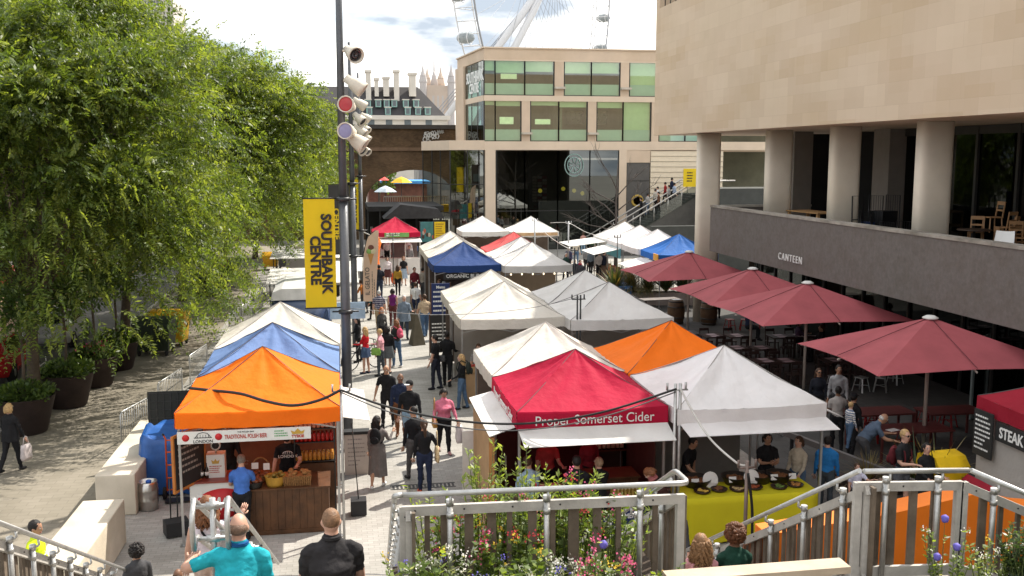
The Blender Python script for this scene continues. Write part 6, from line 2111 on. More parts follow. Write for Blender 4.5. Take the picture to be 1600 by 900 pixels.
for k, (xx, rr, lb) in enumerate(((6.75, 0.3, 'left wide dark pan behind the dishes'), (7.55, 0.28, 'middle wide dark pan behind the dishes'), (8.05, 0.26, 'third wide dark pan behind the dishes'), (8.45, 0.27, 'right wide dark pan behind the dishes'))):
 b = MB(); b.lathe([(rr * 0.7, 0), (rr, 0.16), (rr * 1.03, 0.17), (rr * 0.95, 0.16), (rr * 0.7, 0.05)], (0, 0, 0), M('pan iron', (0.03, 0.022, 0.018), 0.45, 0.3, var=0.2), 22)
 r = thing('cooking_pan', lb, 'pan', (xx, 17.82, 0.926)); b.build('pan_body', r)
 b = MB()
 for j in range(16):
  a = j * 2.4; r2 = rr * 0.6 * sqrt(j / 16)
  b.ell((cos(a) * r2, sin(a) * r2, 0.12), (0.05, 0.04, 0.03), M('food brown stew', (0.16, 0.06, 0.02), 0.6, var=0.3, vs=15), 7, 5)
 b.build('food', r)
for k, xx in enumerate((6.98, 7.82)):
 b = MB(); b.lathe([(0.13, 0), (0.16, 0.012), (0.15, 0.016)], (0, 0, 0), WPL, 20, (0, -1, 0.25))
 tag(b.build('white_plate', None, (xx, 17.68, 1.08)), 'white plate standing up among the cards, %s' % ('left' if k == 0 else 'right'), 'plate')
MB().box(-1.1, 1.0, 1.38, 1.40, 0.05, 2.2, M('grey stall sheet', (0.20, 0.185, 0.17), 0.85, var=0.12)).build('back_sheet', T_wr)
b = MB(); b.box(-1.2, 1.45, -1.42, -1.39, 2.16, 2.24, M('lime trim', (0.18, 0.27, 0.02), 0.6)); b.build('trim', T_wr)
for (x0, x1, y0, y1, lab, mm) in ((4.2, 6.6, 43.0, 43.5, 'burger stall counter under the deep blue tent', WOOD), (3.6, 6.3, 28.6, 29.1, 'counter with cartons under the front cream tent', PLY), (7.2, 9.3, 42.4, 42.9, 'counter under the grey tent beside the burgers', PLY),
         (8.0, 10.3, 62.0, 62.6, 'counter under the left far white tent', PLY), (11.0, 13.2, 61.0, 61.6, 'counter under the right far white tent', WOOD), (15.0, 15.6, 51.0, 57.0, 'long produce counter under the right white tents', WOOD), (13.5, 14.1, 46.6, 48.6, 'table of plants before the bright blue tent', M('blue table', (0.10, 0.24, 0.55), 0.6))):
 counter('stall_counter', lab, x0, x1, y0, y1, 0.95, mm)
q = random.Random(3)
def goods(x0, x1, y0, y1, z, n, labels, seed):
 qq = random.Random(seed)
 cols = [(0.32, 0.04, 0.03), (0.5, 0.3, 0.05), (0.55, 0.5, 0.42), (0.12, 0.2, 0.05), (0.25, 0.12, 0.05)]
 for k in range(n):
  w, h = qq.uniform(0.1, 0.2), qq.uniform(0.1, 0.28)
  x, y = x0 + (x1 - x0) * (k + 0.5) / n, qq.uniform(y0, y1)
  b = MB(); mm = M('goods %d' % (k % 5), cols[k % 5], 0.6, var=0.35, vs=14)
  b.box(-w, w, -0.12, 0.12, 0, h * 0.5, PLY)
  for j in range(7):
   b.ell((qq.uniform(-w, w) * 0.8, qq.uniform(-0.09, 0.09), h * 0.5 + 0.02), (0.05, 0.05, 0.05), mm, 7, 5)
  tag(b.build('produce_crate', None, (x, y, z)), labels, 'crate', labels)
goods(4.3, 6.5, 43.1, 43.4, 0.964, 7, 'small crates along the burger stall counter', 1)
goods(3.7, 6.2, 28.7, 29.0, 0.964, 6, 'small crates on the counter under the front cream tent', 2)
goods(8.1, 10.2, 62.1, 62.5, 0.964, 6, 'small crates on the counter under the left far white tent', 3)
goods(11.1, 13.1, 61.1, 61.5, 0.964, 6, 'small crates on the counter under the right far white tent', 4)
for k in range(6):
 goods(15.1, 15.5, 51.3 + k * 0.95, 51.6 + k * 0.95, 0.964, 1, 'produce crates along the counter under the right white tents', 10 + k)
b = thing('burger_board', 'black board reading ORGANIC BURGERS under the deep blue valance', 'sign', (5.55, 42.78, 2.1))
m = MB(); m.box(-1.1, 1.15, -0.02, 0.02, -0.14, 0.14, SGB); m.build('board', b)
m = MB(); put_text(m, 'ORGANIC BURGERS', (0.0, -0.026, 0), 0.22, SGW, ext=0.003, bold=0.002); m.build('lettering', b)
def a_board(x, y, w, h, col, label, rows, seed, title=None, rz=0.1):
 r = thing('menu_board', label, 'board', (x, y, 0.008), rz)
 m = MB(); m.box(-w / 2, w / 2, -0.03, 0.03, 0.1, h, col); m.build('board', r)
 m = MB(); m.box(-w / 2 - 0.03, -w / 2, -0.035, 0.035, 0, h + 0.03, WOOD); m.box(w / 2, w / 2 + 0.03, -0.035, 0.035, 0, h + 0.03, WOOD); m.build('frame', r)
 m = MB(); scribble(m, -w / 2 + 0.07, w / 2 - 0.07, 0.25, h - 0.3, SGW, lambda a, c: (a, -0.034, c), rows, seed, lh=0.35)
 if title: put_text(m, title, (0, -0.036, h - 0.15), 0.16, SGW, ext=0.002, bold=0.004)
 m.build('lettering', r)
a_board(3.95, 39.2, 0.75, 2.25, M('navy board'), 'tall navy menu board standing before the burger stall', 9, 4, 'Menu')
a_board(3.62, 36.0, 0.8, 1.5, SGB, 'dark slatted stand beside the beige shirted man', 7, 5)

r = thing('notice_box', 'pale printed box sign at the foot of the tall lamp post', 'sign', (0.30, 22.6, 0.008))
m = MB(); m.box(-0.28, 0.28, -0.12, 0.12, 0.0, 0.95, M('stained white board', (0.50, 0.44, 0.40), 0.6, var=0.1, stain=0.2)); m.box(-0.3, 0.3, -0.14, 0.14, 0.952, 1.02, SGB); m.build('box', r)
m = MB(); scribble(m, -0.2, 0.2, 0.15, 0.85, M('grey print', (0.28, 0.24, 0.23), 0.7), lambda a, c: (a, -0.123, c), 7, 5, lh=0.3); m.build('lettering', r)

# red kiosk unit, signs at the far end
r = thing('serving_kiosk', 'white serving kiosk with open hatch under the small crimson tent', 'kiosk', (3.6, 62.3, 0.008))
m = MB(); m.box(-1.4, 1.4, -0.5, -0.4, 0, 0.95, M('white panel')); m.box(-1.4, 1.4, -0.6, -0.2, 0.953, 1.0, STEEL); m.box(-1.4, 1.4, 1.9, 2.0, 0, 2.2, M('kiosk inside', (0.16, 0.13, 0.12), 0.7, var=0.3)); m.build('body', r)
m = MB()
for xx in (-1.4, -0.5, 0.45, 1.37):
 m.box(xx, xx + 0.05, -0.58, -0.5, 0, 2.1, TP)
m.box(-1.4, 1.4, -0.58, -0.5, 2.0, 2.12, TP)
m.build('hatch_frame', r)
m = MB(); m.box(0.0, 1.35, -0.75, -0.61, 0, 0.98, TP); scribble(m, 0.1, 0.6, 0.2, 0.8, M('grey print'), lambda a, c: (a, -0.753, c), 5, 5); m.build('front_panel', r)
def panel_sign(u, v0, v1, Y, w, col, label, txt=None, cat='sign'):
 p, p2 = atY(u, v0, Y), atY(u, v1, Y)
 r = thing('poster_board', label, cat, (p.x, Y, 0.008))
 m = MB(); m.box(-w / 2, w / 2, -0.04, 0.04, max(0, p2.z), p.z, col); m.build('board', r)
 m = MB(); m.box(-w / 2 - 0.06, -w / 2, -0.05, 0.05, 0, p.z + 0.04, SGB); m.box(w / 2, w / 2 + 0.06, -0.05, 0.05, 0, p.z + 0.04, SGB); m.build('frame', r)
 return r, p, p2
r, p, p2 = panel_sign(687, 347, 378, 64, 0.7, M('sign yellow'), 'yellow poster board beside the far crimson tent')
m = MB(); scribble(m, -0.27, 0.27, p2.z + 0.15, p.z - 0.1, M('amber print', (0.35, 0.2, 0.02), 0.7), lambda a, c: (a, -0.044, c), 7, 2); m.build('lettering', r)
r, p, p2 = panel_sign(668, 347, 378, 65, 0.95, M('teal poster', (0.05, 0.20, 0.22), 0.6, var=0.2), 'teal poster of figures left of the yellow poster board')
m = MB(); q = random.Random(8)
for k in range(7):
 m.ell((q.uniform(-0.36, 0.36), -0.045, p2.z + q.uniform(0.2, 0.75)), (0.09, 0.004, 0.14), M('poster figure %d' % (k % 3), [(0.4, 0.12, 0.08), (0.5, 0.45, 0.4), (0.08, 0.05, 0.04)][k % 3], 0.7), 8, 6)
m.build('picture', r)

# lamp masts with spotlights and banners
MAST = M('grey mast paint', (0.10, 0.105, 0.115), 0.4, 0.3, var=0.12, vs=4)
LAMP = M('cream spotlight casing', (0.62, 0.56, 0.47), 0.45, var=0.08, vs=4)
GLS = M('lamp lens', (0.10, 0.10, 0.105), 0.08, 0.6, spec=0.8)
def spot(par, p, aim, s, lens):
 aim = Vector(aim).normalized()
 R = Vector((0, 0, 1)).rotation_difference(aim).to_matrix()
 m = MB(); m.lathe([(0.05, -0.26), (0.1, -0.25), (0.11, -0.1), (0.14, -0.06), (0.165, 0.02), (0.19, 0.18), (0.2, 0.27), (0.175, 0.27), (0.155, 0.16)], (0, 0, 0), LAMP, 20)
 m.v = [tuple(Vector(v) * s) for v in m.v]
 m.xf(Matrix.Translation(p) @ R.to_4x4())
 o = m.build('spotlight', par)
 l_ = MB()
 if lens is GLS:
  l_.lathe([(0.165, 0.2), (0.12, 0.22), (0.1, 0.18), (0.07, 0.23), (0.03, 0.19)], (0, 0, 0), lens, 18)
 else:
  l_.lathe([(0.178, 0.235), (0.17, 0.245), (0.12, 0.25)], (0, 0, 0), lens, 18)
 l_.v = [tuple(Vector(v) * s) for v in l_.v]
 l_.xf(Matrix.Translation(p) @ R.to_4x4()); l_.build('lens', o)
RLENS = M('red lens', (0.42, 0.035, 0.04), 0.15, var=0.2); VLENS = M('violet lens', (0.26, 0.24, 0.40), 0.15, var=0.2)
def mast(x, y, hgt, r0, label, lights, heads):
 r = thing('lamp_mast', label, 'lamp post', (x, y, 0.008), 0, 'lamp masts along the market')
 m = MB(); m.tube([(0, 0, 0), (0, 0, 3.4), (0, 0, 6.3)], [r0 * 1.1, r0 * 1.1, r0], MAST, 16); m.tube([(0, 0, 6.3), (0, 0, hgt)], [r0 * 0.92, r0 * 0.62], MAST, 16); m.build('pole', r)
 m = MB()
 for zz in (3.5, 6.25):
  m.lathe([(r0 * 1.12, zz - 0.06), (r0 * 1.6, zz - 0.05), (r0 * 1.6, zz + 0.03), (r0 * 1.1, zz + 0.05)], (0, 0, 0), STEELD, 16)
  m.tube([(-0.32, 0, zz), (0.32, 0, zz)], 0.022, STEELD, 6)
 m.build('collar', r)
 for (zz, aim, lens) in heads:
  a = Vector(aim).normalized()
  off = Vector((0.22, -0.1, 0))
  m = MB(); m.tube([(0, 0, zz), off + Vector((0, 0, zz))], 0.035, LAMP, 6); m.build('bracket', r)
  spot(r, off + Vector((0.0, 0, zz)) + a * 0.12, aim, 1.0, lens)
 return r
hd1 = [(9.75, (0.4, -0.8, -0.35), GLS), (9.05, (0.75, -0.1, -0.55), GLS), (8.45, (-0.3, -0.9, 0.1), RLENS), (7.85, (-0.35, -0.85, 0.05), VLENS), (7.72, (0.75, -0.2, -0.5), GLS)]
hd2 = [(8.75, (0.5, -0.4, -0.5), GLS), (8.3, (0.6, -0.2, -0.5), GLS), (7.65, (0.5, -0.5, -0.5), GLS), (9.3, (0.6, 0.2, -0.4), GLS)]
pos = [(0.13, 24.5), (0.55, 38.2), (1.15, 51.5)]
mast(*pos[0], 13.5, 0.108, 'nearest tall grey lamp mast with red and violet spotlights', 5, hd1)
mast(*pos[1], 11.45, 0.105, 'second grey lamp mast along the row, with a dark banner', 4, hd2)
mast(*pos[2], 11.4, 0.105, 'farthest grey lamp mast along the row, with a yellow banner', 4, hd2)
BYEL = M('banner yellow', (0.74, 0.55, 0.010), 0.7, var=0.05, trans=0.15)
BDRK = M('banner charcoal', (0.045, 0.043, 0.042), 0.7, var=0.05)
def banner(x, y, z0, z1, w, col, tcol, label, l1='SOUTHBANK', l2='CENTRE'):
 r = thing('street_banner', label, 'banner', (x, y, z1))
 H_ = z1 - z0
 m = MB()
 nx, nz = 6, 14
 for sg_ in (0, 1):
  vs = []
  for i in range(nz + 1):
   for j in range(nx + 1):
    vs.append((-w / 2 + w * j / nx, 0.02 * sin(i * 0.5) * sin(pi * j / nx) - sg_ * 0.012 + 0.006, -H_ * i / nz))
  m.add(vs, [(i * (nx + 1) + j, (i + 1) * (nx + 1) + j, (i + 1) * (nx + 1) + j + 1, i * (nx + 1) + j + 1) for i in range(nz) for j in range(nx)], col, True)
 m.build('cloth', r)
 m = MB()
 k = H_ / 2.6
 put_text(m, l1, (w * 0.2, -0.034, -H_ * 0.5), 0.33 * k, tcol, (0, 0, -1), (1, 0, 0), 0.003, 0.014, 0.96)
 put_text(m, l2, (-w * 0.16, -0.034, -H_ * 0.56), 0.33 * k, tcol, (0, 0, -1), (1, 0, 0), 0.003, 0.014, 0.96)
 m.build('lettering', r)
 m = MB(); m.tube([(-w / 2 - 0.02, 0, 0.02), (w / 2 + 0.2, 0, 0.02)], 0.018, STEELD, 6); m.build('rod', r); m = MB(); m.tube([(-w / 2 - 0.02, 0, -H_ - 0.01), (w / 2 + 0.2, 0, -H_ - 0.01)], 0.018, STEELD, 6); m.build('rod', r)
banner(pos[0][0] - 0.58, pos[0][1] - 0.02, 3.62, 6.26, 0.74, BYEL, SGB, 'large yellow banner reading Southbank Centre on the nearest mast')
banner(pos[1][0] - 0.5, pos[1][1] - 0.02, 3.6, 6.2, 0.78, BDRK, M('yellow print', (0.7, 0.5, 0.02), 0.7), 'charcoal banner with yellow lettering on the second mast')
banner(pos[2][0] - 0.5, pos[2][1] - 0.02, 3.55, 6.1, 0.8, BYEL, SGB, 'far yellow banner on the third mast, mostly hidden')
r = thing('feather_flag', 'cream feather flag reading IL GELATO with a painted cone', 'flag', (1.02, 44.0, 0.008))
m = MB()
crv = [(0.0, 0.85), (0.0, 2.0), (0.06, 3.0), (0.25, 3.75), (0.62, 4.05)]
m.tube([(-0.03, 0, 0)] + [(a - 0.03, 0, b_) for a, b_ in crv], 0.018, STEELD, 6); m.build('pole', r)
m = MB(); left = [(0.0, 0.9), (0.0, 1.6), (0.01, 2.3), (0.06, 3.0), (0.15, 3.5), (0.3, 3.83), (0.6, 4.03)]; right = [(0.55, 0.9), (0.58, 1.6), (0.63, 2.3), (0.68, 3.0), (0.7, 3.5), (0.71, 3.83), (0.72, 4.03)]
CRE = M('flag cream', (0.72, 0.55, 0.42), 0.7, var=0.06, trans=0.2)
for sg_ in (0, 1):
 vs = []
 for (a, b2), (c, d2) in zip(left, right):
  vs += [(a, sg_ * 0.01, b2), (a * 0.5 + c * 0.5, -0.03 + sg_ * 0.01, b2), (c, sg_ * 0.01, d2)]
 m.add(vs, [(i * 3 + j, i * 3 + j + 1, (i + 1) * 3 + j + 1, (i + 1) * 3 + j) for i in range(6) for j in range(2)], CRE, True)
fo = m.build('cloth', r)
m = MB(); put_text(m, 'IL GELATO', (0.2, -0.045, 1.8), 0.27, M('grey ink', (0.12, 0.12, 0.12), 0.7), (0, 0, 1), (-1, 0, 0), 0.003, 0.003, 0.95); scribble(m, 0.95, 2.4, 0.33, 0.5, M('grey ink'), lambda a, c: (c, -0.045, a), 2, 4, lh=0.3); m.build('lettering', fo)
m = MB(); m.prism([(0.35, 2.5), (0.5, 3.05), (0.22, 3.05)], -0.05, -0.04, M('cone print', (0.55, 0.28, 0.09), 0.7), 'y')
for dx, dz, cc in ((-0.07, 3.12, (0.25, 0.42, 0.12)), (0.08, 3.12, (0.7, 0.62, 0.4)), (0.0, 3.28, (0.16, 0.06, 0.04))):
 m.ell((0.37 + dx, -0.045, dz), (0.13, 0.01, 0.13), M('scoop %s' % str(cc), cc, 0.7), 12, 8)
m.build('picture', fo)

# vans and flat awnings beyond the left tents
r = thing('food_van', 'dark blue curved food van with a white roof behind the left tents', 'van', (-1.35, 36.2, 0.008))
BLV = M('navy van paint', (0.035, 0.06, 0.13), 0.2, var=0.05, spec=0.7); WHV = M('white van paint', (0.7, 0.7, 0.7), 0.3)
sec = []
def van_ring(y, hw, z0, z1, rr):
 o = []
 for k in range(16):
  a = 2 * pi * k / 16
  o.append((hw * abs(cos(a)) ** rr * (1 if cos(a) >= 0 else -1), y, (z0 + z1) / 2 + (z1 - z0) / 2 * abs(sin(a)) ** rr * (1 if sin(a) >= 0 else -1)))
 return o
rings = [van_ring(-2.2, 0.75, 0.6, 1.75, 0.5), van_ring(-2.05, 0.95, 0.42, 2.0, 0.45), van_ring(-1.5, 1.05, 0.35, 2.22, 0.4), van_ring(1.6, 1.05, 0.35, 2.25, 0.4), van_ring(2.1, 0.95, 0.4, 2.1, 0.45)]
vs = [p for rg in rings for p in rg]
m = MB()
fsl = [(i * 16 + k, (i + 1) * 16 + k, (i + 1) * 16 + (k + 1) % 16, i * 16 + (k + 1) % 16) for i in range(4) for k in range(16)]
m.add(vs, fsl, BLV, True)
m.add(rings[0], [tuple(range(16))], BLV); m.add(rings[-1], [tuple(reversed(range(16)))], BLV)
m.build('body', r)
m = MB(); m.prism([(-0.95, 2.1), (0.95, 2.1), (0.9, 2.34), (0.6, 2.44), (-0.6, 2.44), (-0.9, 2.34)], -1.9, 1.9, WHV, 'y'); m.build('roof', r)
m = MB(); m.quad((-0.55, -2.13, 1.35), (0.55, -2.13, 1.35), (0.5, -2.07, 1.85), (-0.5, -2.07, 1.85), CGL); m.build('window', r)
m = MB()
for k in range(4):
 m.tube([(0.0 + k * 0.12 - 0.3, -2.22, 1.2), (0.06 + k * 0.12 - 0.3, -2.22, 1.32), (0.12 + k * 0.12 - 0.3, -2.22, 1.2)], 0.02, M('gold print'), 5)
m.build('emblem', r)
for sx in (-0.9, 0.9):
 for sy in (-1.3, 1.3):
  m = MB(); m.lathe([(0.15, -0.1), (0.33, -0.1), (0.33, 0.1), (0.15, 0.1)], (sx, sy, 0.33), TYRE, 16, (1, 0, 0)); m.build('wheel', r)
m = MB(); m.box(1.0, 2.2, -1.95, -1.9, 1.5, 2.0, M('pale blue panel', (0.35, 0.47, 0.62), 0.5, var=0.25, vs=3)); m.build('side_panel', r)
r.scale = (1, 1, 1.15)
def flat_awning(cx, cy, w, d, z, label, col='white', tilt=0.12):
 r = thing('flat_awning', label, 'awning', (cx, cy, 0.008))
 flap(r, [(-w / 2, -d / 2, z - tilt), (w / 2, -d / 2, z - tilt), (w / 2, d / 2, z + tilt), (-w / 2, d / 2, z + tilt)], CV[col], 'canopy', 0.03)
 for sx in (-0.46, 0.46):
  for sy in (-0.46, 0.46):
   m = MB(); m.tube([(sx * w, sy * d, 0), (sx * w, sy * d, z - 0.1)], 0.025, STEELD, 6); m.build('post', r)
flat_awning(-1.05, 41.2, 3.6, 2.8, 2.45, 'wide white flat awning behind the navy food van', 'white', 0.15)
flat_awning(0.5, 47.0, 2.2, 2.2, 2.25, 'smaller white flat awning at the foot of the cream flag', 'white', 0.2)
flat_awning(-1.2, 49.0, 4.0, 2.6, 2.6, 'white flat awning farther back beyond the wide one', 'white', 0.1)
r = thing('pale_trailer', 'pale catering trailer with a low gabled roof behind the awnings', 'trailer', (-1.3, 54.0, 0.008))
m = MB(); m.box(-1.4, 1.6, -1.6, 1.6, 0.5, 2.3, M('trailer side', (0.36, 0.34, 0.32), 0.6, var=0.1)); m.build('body', r)
m = MB(); m.prism([(-1.5, 2.303), (1.7, 2.303), (0.1, 3.1)], -1.7, 1.7, CV['cream'], 'y'); m.build('roof', r)
for sx in (-1.0, 1.2):
 MB().lathe([(0.1, -0.1), (0.33, -0.1), (0.33, 0.1), (0.1, 0.1)], (sx, -1.4, 0.33), TYRE, 14, (1, 0, 0)).build('wheel', r)
r = thing('ice_cream_stand', 'tall orange column stand behind the cream flag', 'stand', (2.0, 58.0, 0.008))
m = MB(); m.lathe([(0.35, 0), (0.42, 0.4), (0.3, 1.2), (0.35, 1.9), (0.45, 2.3), (0.25, 2.7), (0.05, 2.85)], (0, 0, 0), M('orange vinyl', (0.75, 0.16, 0.02), 0.4, var=0.1), 18); m.build('column', r)
m = MB(); m.ell((0, -0.2, 2.3), (0.2, 0.3, 0.2), M('amber vinyl', (0.75, 0.35, 0.03), 0.4), 12, 8); m.build('topping', r)
r = thing('bicycle', 'dark bicycle parked at the side of the navy van', 'bicycle', (0.75, 34.0, 0.012), 0.5)
for xx in (-0.52, 0.52):
 MB().tube([(xx + cos(a) * 0.34, 0, 0.35 + sin(a) * 0.34) for a in [2 * pi * k / 20 for k in range(21)]], 0.018, TYRE, 6, False).build('wheel', r)
m = MB()
for p_, q_ in (((-0.52, 0, 0.35), (-0.1, 0, 0.3)), ((-0.1, 0, 0.3), (-0.2, 0, 0.88)), ((-0.1, 0, 0.3), (0.42, 0, 0.85)), ((-0.18, 0, 0.78), (0.42, 0, 0.8)), ((0.4, 0, 1.0), (0.52, 0, 0.35)), ((-0.52, 0, 0.35), (-0.19, 0, 0.78)), ((0.35, -0.25, 1.02), (0.35, 0.25, 1.02))):
 m.tube([p_, q_], 0.016, STEELD, 6)
m.build('frame', r)
m = MB(); m.ell((-0.22, 0, 0.92), (0.14, 0.07, 0.035), STEELD, 10, 6); m.build('saddle', r)

# service poles and cables
def pole_thing(x, y, h, label, twin=False, col=None, rr=0.025, cross=True, z=0.008):
 r = thing('service_pole', label, 'pole', (x, y, z))
 m_ = col or GALV
 m = MB()
 m.tube([(0, 0, 0), (0, 0, h)], rr, m_, 8)
 if twin:
  m.tube([(0.1, 0.02, 0), (0.1, 0.02, h)], rr, m_, 8)
 m.build('pole', r)
 if cross:
  m = MB(); m.tube([(-0.16, 0, h - 0.12), (0.24 if twin else 0.16, 0, h - 0.12)], 0.018, m_, 6)
  for sx in (-0.16, 0.2 if twin else 0.16):
   m.tube([(sx, 0, h - 0.12), (sx, 0, h + 0.02)], 0.022, m_, 6)
  m.build('cable_hook', r)
 return r
POLB = M('brown pole paint', (0.20, 0.15, 0.13), 0.5, 0.3)
pole_thing(-0.02, 18.56, 3.02, 'steel pole at the right front corner of the orange beer tent')
pole_thing(6.12, 17.35, 3.08, 'twin steel pole between the cider tent and the white tent', True, rr=0.032)
pole_thing(6.95, 15.9, 2.0, 'brown pole with a white cross hook before the yellow cloth', False, POLB, 0.035)
pole_thing(6.75, 27.7, 3.3, 'twin dark pole standing before the grey tents', True, STEELD)
pole_thing(9.9, 41.2, 3.4, 'slim pole at the right corner of the grey tent by the burgers', False, STEELD)
pole_thing(13.2, 56.5, 3.5, 'white cross topped pole left of the stair foot', False, ALU, 0.045)
pole_thing(11.4, 57.5, 3.6, 'white cross topped pole beside the right far white tent', False, ALU, 0.045)
pole_thing(13.9, 48.6, 3.3, 'dark slim pole before the right white tents', False, STEELD)
pole_thing(3.0, 56.0, 3.0, 'slim pole right of the far crimson tent carrying a rope', False, STEELD)
CAB = M('black cable', (0.012, 0.012, 0.012), 0.5)
def cable(pts, r, label, mat=None):
 m = MB(); P = [Vector(p) for p in pts]; out = []
 for i in range(len(P) - 1):
  a, b_ = P[max(0, i - 1)], P[i]; c, d = P[i + 1], P[min(len(P) - 1, i + 2)]
  for k in range(6):
   t = k / 6
   out.append(0.5 * ((2 * b_) + (c - a) * t + (2 * a - 5 * b_ + 4 * c - d) * t * t + (3 * b_ - a - 3 * c + d) * t ** 3))
 out.append(P[-1]); m.tube(out, r, mat or CAB, 6)
 return tag(m.build('cable', None), label, 'cable')
cable([(-0.02, 18.5, 2.95), (0.9, 18.3, 2.62), (2.2, 18.0, 2.38), (3.4, 17.5, 2.42), (4.7, 17.3, 2.62), (6.12, 17.3, 3.0)], 0.022, 'black cable slung across the street from orange tent to the twin pole')
cable([(-0.02, 18.52, 2.9), (1.0, 18.25, 2.5), (2.3, 17.9, 2.26), (3.5, 17.45, 2.32), (4.8, 17.28, 2.56), (6.12, 17.32, 2.94)], 0.012, 'thin grey cable hanging just under the black street cable', M('grey cable', (0.12, 0.12, 0.12), 0.5))
cable([(-2.9, 19.55, 2.86), (-2.5, 19.3, 2.86), (-1.9, 19.0, 2.84), (-1.4, 18.75, 2.73), (-0.9, 18.55, 2.68), (-0.4, 18.5, 2.78), (-0.02, 18.52, 2.95)], 0.03, 'thick black cable lying over the orange canopy')
cable([(6.2, 17.3, 3.0), (6.3, 17.0, 2.7), (6.5, 16.5, 2.25), (6.8, 16.0, 1.95), (6.95, 15.92, 1.92)], 0.02, 'pale conduit curving from the twin pole to the brown pole', M('pale conduit', (0.55, 0.53, 0.5), 0.5))
cable([(6.95, 15.85, 1.8), (7.03, 15.82, 1.2), (7.05, 15.8, 0.5), (7.08, 15.75, 0.05)], 0.025, 'black cable running down the brown pole')
cable([(0.2, 24.4, 3.6), (2.5, 25.8, 3.15), (5.0, 27.0, 3.05), (6.8, 27.7, 3.25)], 0.009, 'thin wire from the lamp mast to the dark twin pole', M('grey cable'))
cable([(1.5, 60.0, 2.75), (2.1, 58.5, 2.6), (2.6, 57.2, 2.65), (3.0, 56.0, 2.95)], 0.03, 'pale rope slung before the far crimson tent', M('pale conduit'))
cable([(9.95, 41.2, 3.3), (10.6, 46.0, 3.0), (11.0, 52.0, 3.1), (11.4, 57.5, 3.5)], 0.014, 'wire from the slim pole to the far white pole', M('pale conduit'))
cable([(12.2, 56.9, 3.4), (13.2, 56.5, 3.4), (13.8, 54.5, 3.0), (15.0, 54.0, 2.7)], 0.018, 'pale rope over the awning at the stair foot', M('pale conduit'))

# umbrellas of the terrace
UMB = M('dusty rose umbrella cloth', (0.42, 0.10, 0.115), 0.8, var=0.14, vs=1.2, trans=0.16, bump=0.25, bs=5)
POLEW = M('pale umbrella pole', (0.45, 0.38, 0.33), 0.5, var=0.05)
def umbrella(cx, cy, w, d, label, z0=2.5, z1=3.42, px=0.3, py=0.4):
 r = thing('terrace_umbrella', label, 'umbrella', (cx, cy, 0.012), 0, 'large square rose umbrellas over the terrace')
 m = MB(); n = 14
 hw, hd = w / 2, d / 2
 for sd in range(4):
  vs, fs = [], []
  for i in range(n + 1):
   t = i / n
   for j in range(n + 1):
    a = -1 + 2 * j / n
    X, Y = {0: (a, -1), 1: (1, a), 2: (-a, 1), 3: (-1, -a)}[sd]
    pull = 1 - 0.045 * (1 - a * a) * t
    z = z0 + (z1 - z0) * (1 - t) - 0.03 * sin(pi * t) * (1 - abs(a)) + 0.04 * t * (1 - abs(a))
    vs.append((X * hw * t * (pull if sd in (1, 3) else 1), Y * hd * t * (pull if sd in (0, 2) else 1), z))
  for i in range(n):
   for j in range(n):
    k = i * (n + 1) + j
    fs.append((k, k + n + 1, k + n + 2) if i == 0 else (k, k + n + 1, k + n + 2, k + 1))
  m.add(vs, fs, UMB, True)
 m.build('canopy', r)
 m = MB()
 for X, Y in ((0, -1), (1, 0), (0, 1), (-1, 0)):
  m.tube([(X * hw * t, Y * hd * t, z0 + (z1 - z0) * (1 - t) + 0.006 + (0.04 - 0.0) * t) for t in (0.02, 0.5, 0.97)], 0.009, M('rose seam', (0.12, 0.03, 0.04), 0.8), 4)
 m.build('seam', r)
 m = MB()
 for X, Y in ((-1, -1), (1, -1), (1, 1), (-1, 1), (0, -1), (1, 0), (0, 1), (-1, 0)):
  m.bar((X * 0.05, Y * 0.05, z1 - 0.12), (X * hw * 0.97, Y * hd * 0.97, z0 - 0.03), 0.03, 0.03, POLEW)
 m.build('rib', r)
 m = MB(); m.tube([(0, 0, 0.1), (0, 0, z1)], 0.045, POLEW, 12); m.build('pole', r)
 m = MB(); m.lathe([(0.17, z1 - 0.03), (0.19, z1), (0.1, z1 + 0.05), (0.02, z1 + 0.06)], (0, 0, 0), TP, 16); m.build('finial', r)
 m = MB(); m.box(-0.45, 0.45, -0.45, 0.45, 0, 0.1, STEELD); m.build('base', r)
umbrella(14.0, 38.4, 4.7, 4.0, 'rose umbrella farthest from the camera, beside the bright blue tent')
umbrella(14.05, 32.2, 4.6, 4.2, 'rose umbrella second from the far end, under the terrace lettering')
umbrella(14.15, 28.3, 4.8, 4.3, 'rose umbrella third from the far end, over the laid tables')
umbrella(14.0, 21.6, 4.9, 3.9, 'rose umbrella nearest the camera at the right edge')

# terrace tables, chairs, stools, barrels, planters
TBL = M('dark table wood', (0.035, 0.018, 0.015), 0.5, var=0.3, vs=5)
def table(p, w, d, label, group=None, h=0.75, mat=None):
 r = thing('dining_table', label, 'table', (p[0], p[1], 0.012), 0, group)
 m = MB(); m.box(-w / 2, w / 2, -d / 2, d / 2, h - 0.04, h, mat or TBL); m.build('tabletop', r)
 for sx in (-1, 1):
  for sy in (-1, 1):
   x, y = sx * (w / 2 - 0.06), sy * (d / 2 - 0.06)
   MB().box(x - 0.025, x + 0.025, y - 0.025, y + 0.025, 0, h - 0.042, mat or TBL).build('leg', r)
 return r
tl = [(1113, 524), (1151, 524), (1151, 543), (1189, 543), (1218, 525), (1249, 524), (1273, 527), (1195, 563), (1227, 563), (1301, 562), (1324, 562), (1130, 600)]
lab_t = 'dark set tables with paper mats on the terrace'
lab_m = 'pale paper place mats laid on the dark terrace tables'
MAT_P = M('place mat paper', (0.50, 0.40, 0.42), 0.8, var=0.05)
t0 = m0 = ch0 = None
